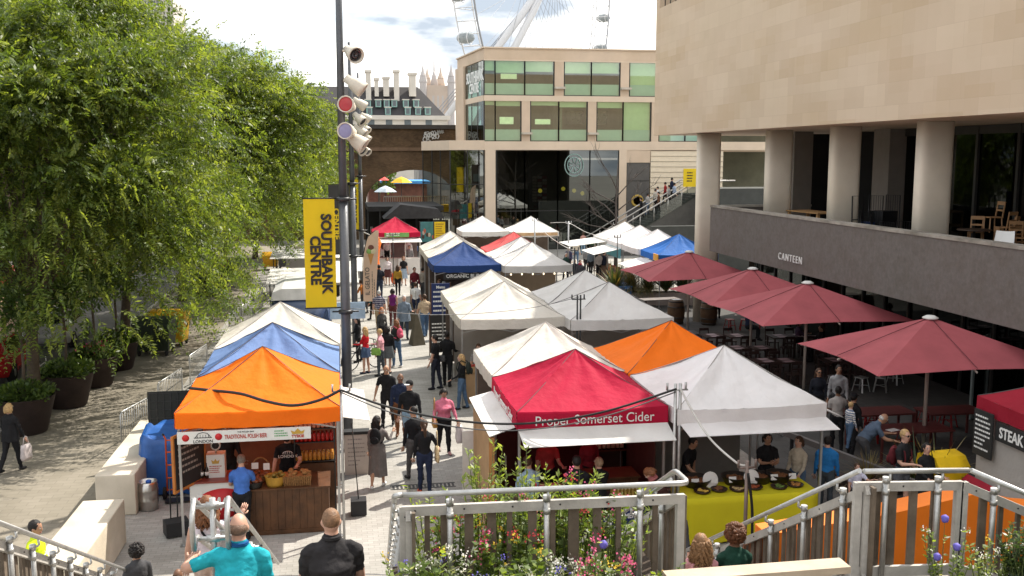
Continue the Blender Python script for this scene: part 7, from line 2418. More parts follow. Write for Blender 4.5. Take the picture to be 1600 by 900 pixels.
for k, (u, v) in enumerate(tl[:11]):
 p = G(u, v, 0.76)
 t0_ = table(p, 0.75, 0.75, lab_t, 'dark tables set on the terrace') if t0 is None else dup(t0, (p.x, p.y, 0.012), 0, lab_t, 'dark tables set on the terrace')
 t0 = t0 or t0_
 for sy in (-0.18, 0.18):
  o = MB().box(-0.17, 0.17, -0.12, 0.12, 0, 0.004, MAT_P).build('place_mat', None, (p.x + 0.05, p.y + sy, 0.764), 0.1) if m0 is None else m0.copy()
  if m0 is not None:
   COL.objects.link(o); o.location = (p.x + 0.03, p.y + sy, 0.764)
  m0 = m0 or o
  tag(o, lab_m, 'place mat', 'paper place mats on the terrace tables')
 for sy, rz in ((-0.62, 0), (0.62, pi)):
  lab_c = 'dark wood chairs pushed up to the set terrace tables'
  if ch0 is None:
   ch0 = simple_chair('dining_chair', lab_c, (p.x, p.y + sy, 0.012), rz, TBL, TBL, group='dark chairs on the terrace')
  else:
   dup(ch0, (p.x, p.y + sy, 0.012), rz, lab_c, 'dark chairs on the terrace')
RDW = M('dark red table', (0.10, 0.022, 0.02), 0.5, var=0.25, vs=4)
for (u0, u1, v, lb) in ((1308, 1422, 642, 'long dark red table by the two standing visitors'), (1440, 1530, 640, 'long dark red table right of the near umbrella pole'), (1362, 1480, 668, 'long dark red table nearest, behind the man in sunglasses')):
 p = G((u0 + u1) / 2, v, 0.76); w_ = (u1 - u0) / F_PX * (p.length)
 table((p.x, p.y), w_, 0.8, lb, None, 0.75, RDW)
o = MB().box(-0.15, 0.15, -0.1, 0.1, 0, 0.005, SGW).build('paper_menu', None, tuple(G(1395, 672, 0.77)), 0.3); tag(o, 'white paper menu lying on the nearest dark red table', 'menu')
def stool(p, m_, label, grp, proto=[{}]):
 d = proto[0]
 if label not in d:
  r = thing('stool', label, 'stool', p, 0.2, grp)
  b = MB(); b.box(-0.15, 0.15, -0.15, 0.15, 0.43, 0.46, m_); b.build('seat', r)
  for sx in (-1, 1):
   for sy in (-1, 1):
    b = MB(); b.bar((sx * 0.19, sy * 0.19, 0), (sx * 0.12, sy * 0.12, 0.43), 0.045, 0.02, m_); b.build('leg', r)
  b = MB(); b.bar((-0.16, -0.16, 0.18), (0.16, 0.16, 0.18), 0.015, 0.02, m_); b.bar((-0.16, 0.16, 0.2), (0.16, -0.16, 0.2), 0.015, 0.02, m_); b.build('brace', r)
  d[label] = r
  return r
 return dup(d[label], p, 0.2 + p[0], label, grp)
RDS = M('red metal stool', (0.30, 0.018, 0.02), 0.4, 0.2, var=0.1)
for u in (1140, 1163, 1187):
 p = G(u, 516); stool((p.x, p.y, 0.012), RDS, 'red metal stools in a row beyond the barrels', 'red stools in a row')
for u, v in ((1303, 610), (1345, 612), (1375, 612), (1398, 600)):
 p = G(u, v); stool((p.x, p.y, 0.012), GALV, 'bare galvanised stools at the laid terrace tables', 'galvanised stools on the terrace')
for u, v in ((1352, 668), (1372, 664), (1448, 668), (1415, 700), (1360, 690), (1480, 668)):
 p = G(u, v); stool((p.x, p.y, 0.012), RDS, 'red metal stools at the long dark red tables', 'red stools by the long tables')
barrel(*G(1056, 505)[:2], 'oak barrel at the planter end, left of the pair', 1.15)
barrel(*G(1107, 507)[:2], 'oak barrel right of the pair, beside the red stools', 1.15)
o = MB().box(-0.2, 0.2, -0.12, 0.12, 0, 0.006, SGW).build('paper_menu', None, (G(1056, 505).x, G(1056, 505).y, 1.05), 0.2); tag(o, 'white paper on the left oak barrel', 'menu')
pk = thing('pub_table', 'grey plank table beside the left oak barrel', 'table', tuple(G(1030, 492)), 0.1)
b = MB(); b.box(-0.9, 0.9, -0.35, 0.35, 0.72, 0.76, M('grey plank', (0.16, 0.14, 0.13), 0.8, var=0.2)); b.build('tabletop', pk)
for sx in (-0.8, 0.8):
 MB().box(sx - 0.04, sx + 0.04, -0.3, 0.3, 0, 0.718, TBL).build('leg_frame', pk)
PLB = M('pinkish planter box', (0.36, 0.30, 0.28), 0.7, var=0.08, stain=0.15)
PHO = leaf_mat('sword leaf', (0.055, 0.085, 0.035), 0.2); PHO2 = leaf_mat('bronze grass', (0.17, 0.11, 0.045), 0.25); PHO3 = leaf_mat('straw leaf', (0.24, 0.20, 0.09), 0.25)
def sword_plant(loc, n, L, w, mats, label, parent=None, seed=0, spread=0.75, droop=0.35, name='sword_plant'):
 r = thing(name, label, 'plant', loc, 0)
 qq = random.Random(seed)
 m = MB()
 for k in range(n):
  a = qq.uniform(0, 2 * pi); e = qq.uniform(0.15, spread); l_ = L * qq.uniform(0.6, 1.1)
  sd = Vector((-sin(a), cos(a), 0)); out = Vector((cos(a), sin(a), 0))
  pts = []
  for i in range(7):
   t = i / 6
   pts.append(out * (l_ * t * e) + Vector((0, 0, l_ * t * (1 - e * 0.35) - droop * l_ * e * t * t * 1.2)))
  vs = []
  for i, p in enumerate(pts):
   ww = w * (1 - (i / 6) ** 2) * (0.6 + 0.4 * min(1, i)) + 0.002
   vs += [p - sd * ww, p + sd * ww]
  m.add(vs, [(2 * i, 2 * i + 1, 2 * i + 3, 2 * i + 2) for i in range(6)], mats[k % len(mats)], True)
 m.build('leaf_blades', r)
 return r
def box_planter(p, label, plabel, kind, seed, w=1.1, d=0.55, h=0.62):
 r = thing('box_planter', label, 'planter', (p[0], p[1], 0.012))
 b = MB(); b.box(-w / 2, w / 2, -d / 2, d / 2, 0, h, PLB); b.box(-w / 2 + 0.04, w / 2 - 0.04, -d / 2 + 0.04, d / 2 - 0.04, h + 0.002, h + 0.02, SOIL); b.build('box', r)
 if kind == 'sword':
  sword_plant((p[0], p[1], h + 0.01), 150, 1.75, 0.045, [PHO, PHO, PHO2], plabel, seed=seed)
 elif kind == 'grass':
  sword_plant((p[0], p[1], h + 0.01), 760, 1.5, 0.01, [PHO2, PHO3, PHO], plabel, seed=seed, spread=1.1, droop=0.6, name='ornamental_grass')
for k, (u, kd, l1, l2) in enumerate(((960, 'sword', 'pinkish box planter at the walkway end of the planter row', 'spiky green plant at the walkway end of the planter row'), (985, 'grass', 'second box planter, holding straw grass', 'straw coloured grass next to the spiky walkway plant'), (1012, 'grass', 'third box planter, bronze grass', 'bronze grass in the middle of the planter row'),
          (1040, 'sword', 'fourth box planter with dark sword leaves', 'dark sword leaved plant below the far umbrella'), (1068, 'sword', 'fifth box planter, nearest the columns', 'sword leaved plant by the concrete column'), (1094, 'grass', 'last box planter in the row under the far umbrella', 'grass at the right end of the planter row'))):
 p = G(u, 476); box_planter((p.x, p.y), l1, l2, kd, k + 20, 1.15)
barrier((10.7, 26.2), (11.1, 23.4), 'crowd barrier between the white tent and the terrace tables')
rl = thing('low_rail', 'low dark steel rail along the terrace edge behind the visitors', 'railing', (10.55, 22.4, 0.012))
b = MB(); b.bar((0.2, 0, 0.5), (1.5, -5.3, 0.5), 0.1, 0.14, M('dull steel beam', (0.18, 0.17, 0.165), 0.5, 0.4, var=0.2))
for t in (0.05, 0.5, 0.95):
 b.bar((0.2 + 1.3 * t, -5.3 * t, 0), (0.2 + 1.3 * t, -5.3 * t, 0.43), 0.07, 0.07, STEELD, up=(1, 0, 0))
b.build('beam', rl)
big_bin(G(1462, 800).x, G(1462, 800).y - 0.15, 0.1, (0.72, 0.47, 0.01), 'yellow wheeled bin beside the red steak tent', 0.8).scale = (0.66, 0.8, 1.12)
r = thing('plant_pot', 'white square pot holding spiky plants by the steak tent', 'pot', (11.95, 17.9, 0.008))
b = MB(); b.add([(-0.2, -0.2, 0), (0.2, -0.2, 0), (0.2, 0.2, 0), (-0.2, 0.2, 0), (-0.27, -0.27, 0.6), (0.27, -0.27, 0.6), (0.27, 0.27, 0.6), (-0.27, 0.27, 0.6)], [(3, 2, 1, 0), (0, 1, 5, 4), (1, 2, 6, 5), (2, 3, 7, 6), (3, 0, 4, 7), (4, 5, 6, 7)], WPL); b.build('pot', r)
sword_plant((11.95, 17.95, 0.6), 46, 1.35, 0.022, [PHO, PHO3, PHO2], 'spiky plant in the white pot by the steak tent', seed=61, spread=0.9)
sword_plant((11.4, 19.6, 0.012), 420, 1.1, 0.006, [PHO2, PHO3], 'mound of tawny grass behind the woman in black', seed=62, spread=1.2, droop=0.7, name='ornamental_grass')
sword_plant((12.4, 19.3, 0.012), 60, 1.6, 0.024, [PHO3, PHO, PHO2], 'straw and green spiky plant left of the steak tent', seed=63, spread=0.95)
r = thing('planter_trough', 'low dark trough under the tawny grass', 'planter', (11.8, 19.5, 0.01)); b = MB(); b.box(-1.0, 1.2, -0.45, 0.45, 0, 0.25, TBL); b.build('box', r)
r = thing('bare_tree', 'small bare leafless tree standing by the right white tents', 'tree', (16.6, 58.5, 0.008))
b = MB(); BK2 = M('pale bark', (0.06, 0.05, 0.045), 0.9, var=0.2)
b.tube([(0, 0, 0), (0.05, 0, 2.5), (0, 0, 4.4), (0.1, 0.05, 6.8)], [0.11, 0.085, 0.06, 0.012], BK2, 8); b.build('trunk', r)
b = MB(); qq = random.Random(77)
def twig(p, d, l, r0, dep):
 e = p + d * l
 b.tube([p, p.lerp(e, 0.5) + Vector((qq.uniform(-.06, .06), 0, qq.uniform(0, .06))) * l, e], [r0, r0 * 0.7, r0 * 0.35], BK2, 5)
 if dep:
  for k in range(3):
   nd = (d + Vector((qq.uniform(-.6, .6), qq.uniform(-.5, .5), qq.uniform(-.15, .5)))).normalized()
   twig(p.lerp(e, qq.uniform(0.4, 1)), nd, l * 0.6, r0 * 0.5, dep - 1)
for k, (z, dx, dz) in enumerate(((3.0, -1, 0.6), (3.6, -0.9, 0.75), (3.9, 0.8, 0.5), (4.4, -0.8, 0.4), (4.8, 0.7, 0.7), (5.3, -0.5, 0.8), (2.7, -1, 0.25))):
 twig(Vector((0.02, 0, z)), Vector((dx, qq.uniform(-.4, .4), dz)).normalized(), 2.0, 0.045, 2)
b.build('crown', r)

# blocks, keg, hand truck, tarpaulin at lower left
BLK = M('pale cast concrete', (0.62, 0.56, 0.46), 0.85, var=0.08, vs=2, bump=0.25, bs=30, stain=0.22)
def block(p0, p1, wd, h, label):
 a, c = Vector((*p0, 0)), Vector((*p1, 0))
 d = (c - a); L = d.length
 r = MB().box(0, L, -wd, 0, 0, h, BLK).build('concrete_block', None, (*p0, 0.008), atan2(d.y, d.x))
 bv = r.modifiers.new('edge', 'BEVEL'); bv.width = 0.02; bv.segments = 2
 return tag(r, label, 'block')
block((-4.98, 20.65), (-4.9, 25.0), 0.78, 0.86, 'longer pale concrete block beside the keg and blue tarpaulin')
block((-4.95, 15.4), (-4.85, 19.15), 0.75, 0.86, 'shorter pale concrete block nearer the camera, lower left')
r = thing('beer_keg', 'steel beer keg standing before the blue tarpaulin', 'keg', (-4.02, 20.95, 0.008))
KEG = M('keg steel', (0.52, 0.5, 0.47), 0.28, 0.9, var=0.15, vs=6)
b = MB(); b.lathe([(0.18, 0), (0.195, 0.01), (0.195, 0.1), (0.205, 0.11), (0.205, 0.2), (0.213, 0.22), (0.205, 0.24), (0.205, 0.4), (0.213, 0.42), (0.205, 0.44), (0.205, 0.52), (0.19, 0.54), (0.195, 0.6), (0.185, 0.6), (0.175, 0.53), (0.03, 0.545), (0.03, 0.57)], (0, 0, 0), KEG, 24); b.build('keg_body', r)
b = MB(); b.lathe([(0.05, 0.546), (0.06, 0.6), (0.04, 0.62)], (0.02, 0, 0), M('blue cap', (0.02, 0.10, 0.45), 0.5), 10); b.build('cap', r)
r = thing('hand_truck', 'orange hand truck leaning on the blue tarpaulin', 'hand truck', (-3.5, 21.45, 0.008), 0.05)
OR = M('orange tube paint', (0.62, 0.10, 0.012), 0.4, var=0.1)
b = MB()
for sx in (-0.22, 0.22):
 b.tube([(sx, 0, 0.2), (sx, 0.12, 1.3), (sx * 1.15, 0.05, 1.42)], 0.018, OR, 8)
b.tube([(0, 0, 0.2), (0, 0.12, 1.3)], 0.014, OR, 8)
for t in (0.02, 0.25, 0.5, 0.75, 0.98):
 b.tube([(-0.22, 0.12 * t, 0.2 + 1.1 * t), (0.22, 0.12 * t, 0.2 + 1.1 * t)], 0.014, OR, 6)
b.build('frame', r)
b = MB(); b.box(-0.25, 0.25, -0.28, 0.0, 0.03, 0.045, STEELD); b.build('toe_plate', r)
for sx in (-0.28, 0.28):
 b = MB(); b.lathe([(0.04, -0.03), (0.13, -0.035), (0.13, 0.035), (0.04, 0.03)], (sx, 0.08, 0.13), TYRE, 16, (1, 0, 0)); b.build('wheel', r)
 b = MB(); b.tube([(sx * 0.9, 0.05, 1.42), (sx * 0.9, -0.1, 1.47)], 0.022, SGB, 6); b.build('grip', r)
TARP = M('blue tarpaulin cloth', (0.015, 0.085, 0.30), 0.45, var=0.2, vs=3, bump=0.5, bs=8, spec=0.5)
m = MB(); nn2 = 40
vs, fs = [], []
for i in range(9):
 t = i / 8
 for k in range(nn2):
  a = 2 * pi * k / nn2
  ex_ = abs(cos(a)) ** 0.45 * (1 if cos(a) > 0 else -1); ey_ = abs(sin(a)) ** 0.45 * (1 if sin(a) > 0 else -1)
  rr = 0.9 + 0.14 * t + 0.06 * t * sin(k * 2.1 + 1.3 * sin(k)) + 0.03 * noise.noise(Vector((k * 0.4, t * 3, 2)))
  if i == 0: rr = 0.8
  z = 1.28 - 1.24 * max(0, (i - 1) / 7) + (0.06 * sin(k * 0.8) if i < 2 else 0) + 0.04 * noise.noise(Vector((k * 0.5, t * 4, 7)))
  vs.append((ex_ * 0.62 * rr, ey_ * 0.75 * rr, z))
for i in range(8):
 for k in range(nn2):
  k2 = (k + 1) % nn2
  fs.append((i * nn2 + k, (i + 1) * nn2 + k, (i + 1) * nn2 + k2, i * nn2 + k2))
fs.append(tuple(range(nn2)))
m.add(vs, fs, TARP, True)
tag(m.build('tarpaulin', None, (-3.78, 22.45, 0.01)), 'blue tarpaulin draped over stacked goods beside the beer stall', 'tarpaulin')
r = thing('box_on_wheels', 'black wheeled case with a raised handle on the paving at lower left', 'case', (-3.22, 19.35, 0.008), 0.35)
b = MB(); b.box(-0.22, 0.22, -0.17, 0.17, 0.03, 0.3, M('black case', (0.018, 0.018, 0.02), 0.6)); b.build('case_body', r)
b = MB(); b.tube([(-0.07, 0.15, 0.3), (-0.03, 0.3, 1.05), (0.1, 0.3, 1.05), (0.06, 0.15, 0.3)], 0.014, STEELD, 6); b.build('handle', r)
for sx in (-0.18, 0.18):
 b = MB(); b.lathe([(0.01, -0.02), (0.04, -0.02), (0.04, 0.02), (0.01, 0.02)], (sx, 0.17, 0.04), TYRE, 10, (1, 0, 0)); b.build('wheel', r)
r = thing('power_box', 'black metal box and white cloth stacked beside the blue tent', 'box', (-3.75, 25.2, 0.008)); b = MB(); b.box(-0.4, 0.4, -0.45, 0.45, 0, 0.75, M('black case')); b.build('box', r)
r = thing('storage_crate', 'grey crate under a white cloth on the black box', 'crate', (-3.7, 25.7, 0.762)); b = MB(); b.box(-0.4, 0.4, -0.5, 0.5, 0, 0.4, M('grey crate', (0.3, 0.3, 0.29), 0.6)); b.build('crate_body', r); b = MB(); b.box(-0.44, 0.44, -0.54, 0.54, 0.402, 0.46, TP); b.build('lid_cloth', r)
r = thing('speaker_box', 'small black box at the orange tent right corner', 'box', (0.28, 19.9, 0.008)); b = MB(); b.box(-0.16, 0.16, -0.16, 0.16, 0.02, 0.32, M('black case')); b.build('box', r); b = MB(); b.tube([(0.0, 0, 0.32), (-0.1, 0.05, 1.9)], 0.012, SGB, 6); b.build('cable', r)
# foreground stairs, balustrades and planting
STEP = M('stair tread concrete', (0.30, 0.28, 0.25), 0.85, var=0.12, vs=2, bump=0.2, bs=40, stain=0.2)
def flight(name, label, x0, x1, y0, z0, slope, ytop=None):
 m = MB(); k = 0
 z, y = z0, y0
 tread = 0.32
 while z > 0.02:
  m.box(x0, x1, y + 0.001, y + tread, 0.0 if True else z - 0.2, z, STEP)
  y += tread; z -= tread * slope; k += 1
 o = m.build(name)
 return tag(o, label, 'stairs')
flight('stair', 'wide concrete stair descending to the stalls under the sitting men', -3.25, 0.36, 4.9, 5.0, 0.5)
flight('stair', 'narrower concrete stair under the two sitting women', 3.04, 4.55, 8.12, 3.38, 0.58)
m = MB(); m.box(-3.25, 2.5, -6, 4.89, 4.5, 4.9, STEP); m.box(2.51, 6.0, -6, 3.0, 4.9, 5.2, STEP); structure(m.build('upper_terrace'))
m = MB(); m.box(0.42, 2.96, 4.4, 9.3, 2.9, 3.32, STEP); m.box(4.62, 9.0, 3.9, 8.4, 2.9, 3.32, STEP); m.box(2.96, 4.62, 3.9, 8.1, 2.9, 3.38, STEP); structure(m.build('lower_terrace'))
GRW = M('weathered picket wood', (0.135, 0.105, 0.078), 0.85, var=0.4, vs=3.5, bump=0.35, bs=18)
GRB = M('silvered rail board', (0.42, 0.40, 0.37), 0.8, var=0.2, vs=5, bump=0.25, bs=22)
def balustrade(A, B, label, posts, side=1, seed=0, gap=0.135, ext0=None, ext1=None, sparse=False):
 A, B = Vector(A), Vector(B)
 d = B - A; L = d.length; h = Vector((d.x, d.y, 0)).normalized(); nrm = Vector((-h.y, h.x, 0)) * side
 r = thing('balustrade', label, 'balustrade', (A.x, A.y, A.z - 1.1))
 off = Vector((A.x, A.y, A.z - 1.1))
 q = random.Random(seed)
 def Pt(t, up=0.0, out=0.0):
  return A + d * t + Vector((0, 0, up)) + nrm * out - off
 m = MB()
 pts = [Pt(0), Pt(1)]
 if ext0: pts = [Vector(p) - off for p in ext0] + pts
 if ext1: pts = pts + [Vector(p) - off for p in ext1]
 out = [pts[0]]
 for i in range(1, len(pts) - 1):
  a, b_, c = pts[i - 1], pts[i], pts[i + 1]
  k = 0.07
  p1 = b_ + (a - b_).normalized() * min(k, (a - b_).length * 0.45); p2 = b_ + (c - b_).normalized() * min(k, (c - b_).length * 0.45)
  out += [p1, p1 * 0.25 + b_ * 0.5 + p2 * 0.25, p2]
 out.append(pts[-1])
 m.tube(out, 0.0245, GALV, 12); m.build('handrail', r)
 for k in range(posts):
  t = (k + 0.5) / posts
  m = MB(); m.tube([Pt(t, -1.1, 0.06), Pt(t, -0.1, 0.06)], 0.026, GALV, 12)
  m.tube([Pt(t, -0.13, 0.06), Pt(t, -0.075, 0.06)], 0.034, GALV, 12); m.tube([Pt(t, -0.24, 0.06), Pt(t, -0.19, 0.06)], 0.033, GALV, 12)
  po = m.build('post', r)
  m = MB(); m.tube([Pt(t, -0.1, 0.06), Pt(t, -0.095, 0.01), Pt(t, -0.08, -0.005), Pt(t, -0.02, 0.0)], 0.013, GALV, 8); m.tube([Pt(t, -0.215, 0.07), Pt(t, -0.215, 0.13)], 0.018, GALV, 8); m.build('bracket', po)
 m = MB(); m.bar(Pt(0.005, -0.18, 0.11), Pt(0.995, -0.18, 0.11), 0.04, 0.085, GRB)
 nb = max(3, int(L / 0.42))
 for k in range(nb):
  t = (k + 0.3) / nb
  m.ell(Pt(t, -0.175, 0.088), (0.009, 0.009, 0.009), STEELD, 7, 5)
 m.build('top_board', r)
 m = MB(); m.bar(Pt(0.005, -1.0, 0.11), Pt(0.995, -1.0, 0.11), 0.04, 0.1, GRB); m.build('bottom_board', r)
 m = MB(); t = 0.04
 while t < L - 0.05:
  w = q.choice([0.045, 0.075, 0.095, 0.075])
  m.bar(Pt(t / L, -1.02, 0.155), Pt(t / L, -0.15, 0.155), w, 0.03, GRW, up=nrm)
  t += w / 2 + gap * q.uniform(0.75, 1.25)
 m.build('picket_panel', r)
 for te in (0.012, 0.988):
  m = MB(); m.bar(Pt(te, -1.08, 0.115), Pt(te, -0.14, 0.115), 0.07, 0.05, GRB, up=nrm); m.build('end_stile', r)
 return r
balustrade((0.46, 8.05, 4.49), (2.98, 8.05, 4.45), 'grey picket balustrade facing the flower bed, centre foreground', 3, 1, 1, 0.15, ext0=None, ext1=[(2.98, 8.4, 4.45), (2.98, 9.3, 3.93)])
balustrade((0.41, 8.02, 4.50), (0.64, 15.0, 0.95), 'picket balustrade running down the right side of the wide stair', 12, -1, 2, ext0=[(0.47, 8.02, 4.5)])
balustrade((-3.15, 7.6, 4.93), (-3.15, 15.0, 1.1), 'picket balustrade down the left side of the wide stair, lower left corner', 11, 1, 3)
balustrade((3.0, 8.6, 4.3), (3.0, 14.2, 1.1), 'picket balustrade down the left side of the narrower stair', 7, -1, 4)
balustrade((4.6, 8.05, 4.47), (4.6, 14.2, 0.93), 'picket balustrade down the right side of the narrower stair, before the yellow cloth', 8, -1, 5)
balustrade((4.63, 8.03, 4.47), (5.68, 8.03, 4.42), 'short level picket balustrade before the orange wall', 2, 1, 6, 0.16)
balustrade((5.70, 8.03, 4.42), (7.5, 8.03, 3.62), 'picket balustrade sloping off the right edge', 3, 1, 7, 0.16)
r = thing('stair_handrail', 'galvanised double handrail with looped ends down the middle of the wide stair', 'handrail', (-1.15, 8.65, 3.1))
def MR(x, y, z): return Vector((x + 1.15, y - 8.65, z - 3.1))
for xx in (-1.29, -1.0):
 m = MB(); sl = 0.52; Yb = 14.6
 def Z(y, o=0.0): return 4.30 - sl * (y - 8.75) + o
 m.tube([MR(xx, Yb, Z(Yb)), MR(xx, 8.75, Z(8.75)), MR(xx, 8.68, Z(8.68) - 0.0), MR(xx, 8.55, Z(8.55) - 0.16), MR(xx, 8.52, Z(8.5) - 0.25), MR(xx, 8.53, Z(8.5) - 0.4), MR(xx, 8.58, Z(8.58) - 0.46), MR(xx, 8.66, Z(8.66) - 0.37), MR(xx, 8.8, Z(8.8, -0.32)), MR(xx, Yb, Z(Yb, -0.32))], 0.024, GALV, 12)
 m.build('handrail', r)
for yy in (8.75, 10.4, 12.0, 13.6):
 m = MB(); zz = 4.30 - 0.52 * (yy - 8.75); m.tube([MR(-1.145, yy, zz - 1.15), MR(-1.145, yy, zz + 0.02)], 0.027, GALV, 12)
 for o_ in (-0.05, -0.35):
  m.tube([MR(-1.29, yy, zz + o_), MR(-1.0, yy, zz + o_)], 0.024, GALV, 8)
  m.tube([MR(-1.2, yy, zz + o_), MR(-1.09, yy, zz + o_)], 0.036, GALV, 10)
 m.build('post', r)
TIM = M('pale new timber', (0.44, 0.36, 0.27), 0.7, var=0.2, vs=3, bump=0.2, bs=14)
r = thing('timber_bench', 'pale timber beam bench across the bottom edge below the sitting women', 'bench', (3.4, 7.55, 3.38))
m = MB(); m.box(-0.78, 0.82, -0.1, 0.1, 0.40, 0.46, TIM); m.build('beam', r)
for xx in (-0.6, 0.6):
 MB().box(xx - 0.05, xx + 0.05, -0.1, 0.1, 0.0, 0.398, TIM).build('leg', r)
ORW = M('orange painted wall', (0.80, 0.19, 0.008), 0.6, var=0.07, vs=1.5, stain=0.12, bump=0.1)
m = MB(); m.prism([(4.78, 0), (9.6, 0), (9.6, 2.9), (8.1, 3.1), (7.35, 3.30), (6.3, 3.13), (4.78, 2.98)], 10.3, 10.65, ORW, 'y'); o = m.build('orange_wall', None); tag(o, 'bright orange painted stair wall behind the right balustrades', 'wall')

m = MB(); m.box(0.44, 2.94, 6.4, 9.25, 3.322, 3.36, SOIL); structure(m.build('bed_soil'))
m = MB(); m.box(4.66, 8.6, 6.6, 7.95, 3.322, 3.36, SOIL); structure(m.build('bed_soil'))
WIL = leaf_mat('willow leaf', (0.19, 0.25, 0.06), 0.4); WIL2 = leaf_mat('willow leaf pale', (0.28, 0.33, 0.12), 0.4)
SIL = leaf_mat('silver leaf', (0.33, 0.35, 0.27), 0.3); MID = leaf_mat('herb leaf', (0.10, 0.15, 0.035), 0.3); DKF = leaf_mat('dark herb leaf', (0.035, 0.065, 0.022), 0.25)
STM = M('green stem', (0.10, 0.13, 0.04), 0.7, var=0.2)
def shoots(name, loc, label, n, h, spread, leaf, lw, mats, seed, flowers=None, fsize=0.03, fn=0, head=False, lean=0.35, dens=26, group=None, up=0.6):
 """A clump of stems set with leaves, some ending in flower heads."""
 r = thing(name, label, 'plant', loc, 0, group)
 q = random.Random(seed)
 sm, lm, fm_ = MB(), MB(), MB()
 for k in range(n):
  a = q.uniform(0, 2 * pi); rr = spread * sqrt(q.uniform(0, 1)); hh = h * q.uniform(0.55, 1.05)
  b0 = Vector((cos(a) * rr * 0.55, sin(a) * rr * 0.4, 0)); b1 = Vector((cos(a) * rr * (1 + lean), sin(a) * rr * 0.8, hh)); bm_ = b0.lerp(b1, 0.5) + Vector((q.uniform(-.03, .03), q.uniform(-.03, .03), hh * 0.05))
  sm.tube([b0, bm_, b1], [0.006, 0.005, 0.002], STM, 4, False)
  for j in range(dens):
   t = q.uniform(0.12, 1.0); p = (b0.lerp(bm_, t * 2) if t < 0.5 else bm_.lerp(b1, t * 2 - 1))
   az = q.uniform(0, 2 * pi); dd = Vector((cos(az), sin(az), up * q.uniform(0.3, 1.4))).normalized(); l_ = leaf * q.uniform(0.6, 1.2)
   w = dd.cross(Vector((q.uniform(-1, 1), q.uniform(-1, 1), 1))).normalized() * l_ * lw
   lm.add([p, p + dd * l_ * 0.5 + w, p + dd * l_, p + dd * l_ * 0.5 - w], [(0, 1, 2, 3)], mats[q.randrange(len(mats))])
  if flowers and q.random() < fn:
   f = flowers[q.randrange(len(flowers))]
   if head:
    fm_.ell(b1 + Vector((0, 0, fsize * 0.6)), (fsize, fsize, fsize), f, 10, 8, None, 0.12, k)
   else:
    for j in range(16):
     p = b1 + Vector((q.gauss(0, 1), q.gauss(0, 1), q.gauss(0, 0.8))) * fsize * 1.3
     dd = Vector((q.gauss(0, 1), q.gauss(0, 1), q.gauss(0, 1))).normalized(); w = dd.orthogonal().normalized() * fsize * 0.5
     fm_.add([p, p + dd * fsize * 0.5 + w, p + dd * fsize, p + dd * fsize * 0.5 - w], [(0, 1, 2, 3)], f)
 sm.build('stem', r); lm.build('foliage', r)
 if fm_.v: fm_.build('blossom', r)
 return r
zs0 = 3.36
for k, (x, y, h, n, lb) in enumerate(((0.78, 8.6, 1.02, 10, 'low willow like bush at the left corner of the bed'), (1.22, 8.6, 1.3, 20, 'tallest pale green willow like bush behind the balustrade'), (1.62, 8.65, 1.22, 15, 'pale green bush right of the tallest willow like one'), (2.05, 8.6, 1.14, 13, 'pale green shoots near the balustrade middle post'), (2.55, 8.7, 0.98, 8, 'lower pale green shoots left of the navy board'))):
 shoots('willow_bush', (x, y, zs0), lb, n, h, 0.24, 0.075, 0.16, [WIL, WIL2, WIL], 100 + k, dens=44, up=0.9)
for k, (x, y, h, f, lb) in enumerate(((1.0, 8.35, 0.95, [REDF, PINKF], 'clump of red flowers behind the left pickets'), (1.45, 8.35, 1.02, [REDF, PINKF, YELF], 'clump of red and yellow flowers in the bed centre'), (1.85, 8.4, 1.08, [PINKF, REDF], 'clump of pink red flowers right of centre'), (2.3, 8.35, 0.95, [REDF, PINKF], 'clump of red flowers near the right pickets'), (1.35, 7.9, 0.75, [PINKF, REDF, YELF], 'low clump of yellow and red flowers nearest the boards'))):
 shoots('flower_clump', (x, y, zs0), lb, 26, h, 0.24, 0.07, 0.3, [MID, SHR2, WIL], 140 + k, f, 0.022, 0.4, dens=30)
for k, (x, y, h, lb) in enumerate(((0.72, 7.75, 0.72, 'silver leaved shrub by the left end of the balustrade'), (1.12, 7.6, 0.62, 'silver leaved shrub second from left in the bed'), (1.75, 7.6, 0.66, 'silver leaved shrub before the middle post'))):
 shoots('silver_shrub', (x, y, zs0), lb, 46, h, 0.3, 0.055, 0.14, [SIL, SIL, MID], 170 + k, [PURF, WHF], 0.018, 0.25, dens=40)
for k, (x, y, h, lb) in enumerate(((0.55, 7.7, 0.75, 'yellow green climber on the left corner stile'), (2.05, 7.65, 0.62, 'leafy green herb before the right pickets'), (1.45, 7.65, 0.72, 'leafy green herb in the middle of the bed'), (2.55, 7.7, 0.5, 'low green herb by the right stile'))):
 shoots('leafy_herb', (x, y, zs0), lb, 22, h, 0.22, 0.075, 0.32, [MID, WIL, SHR2], 190 + k, [WHF, YELF], 0.018, 0.3, dens=26)
for k, (u, v, lb) in enumerate(((912, 868, 'pink valerian spike, left of the pair with the thistle'), (931, 846, 'tallest pink valerian spike'), (980, 863, 'pink valerian spike nearest the right stile'), (905, 888, 'lowest pink valerian spike at the bottom edge'))):
 p = atY(u, v, 7.5); shoots('valerian', (p.x, 7.5, zs0), lb, 5, p.z - zs0, 0.05, 0.05, 0.25, [SIL, MID], 210 + k, [PINKF], 0.022, 1.0, dens=26, lean=0.1)
def thistle(u, v, Y, lb, sd):
 p = atY(u, v, Y); shoots('globe_thistle', (p.x, Y, zs0), lb, 1, (p.z - zs0), 0.01, 0.06, 0.2, [MID, SIL], sd, [PURF], 0.034, 1.0, True, 0.0, 14)
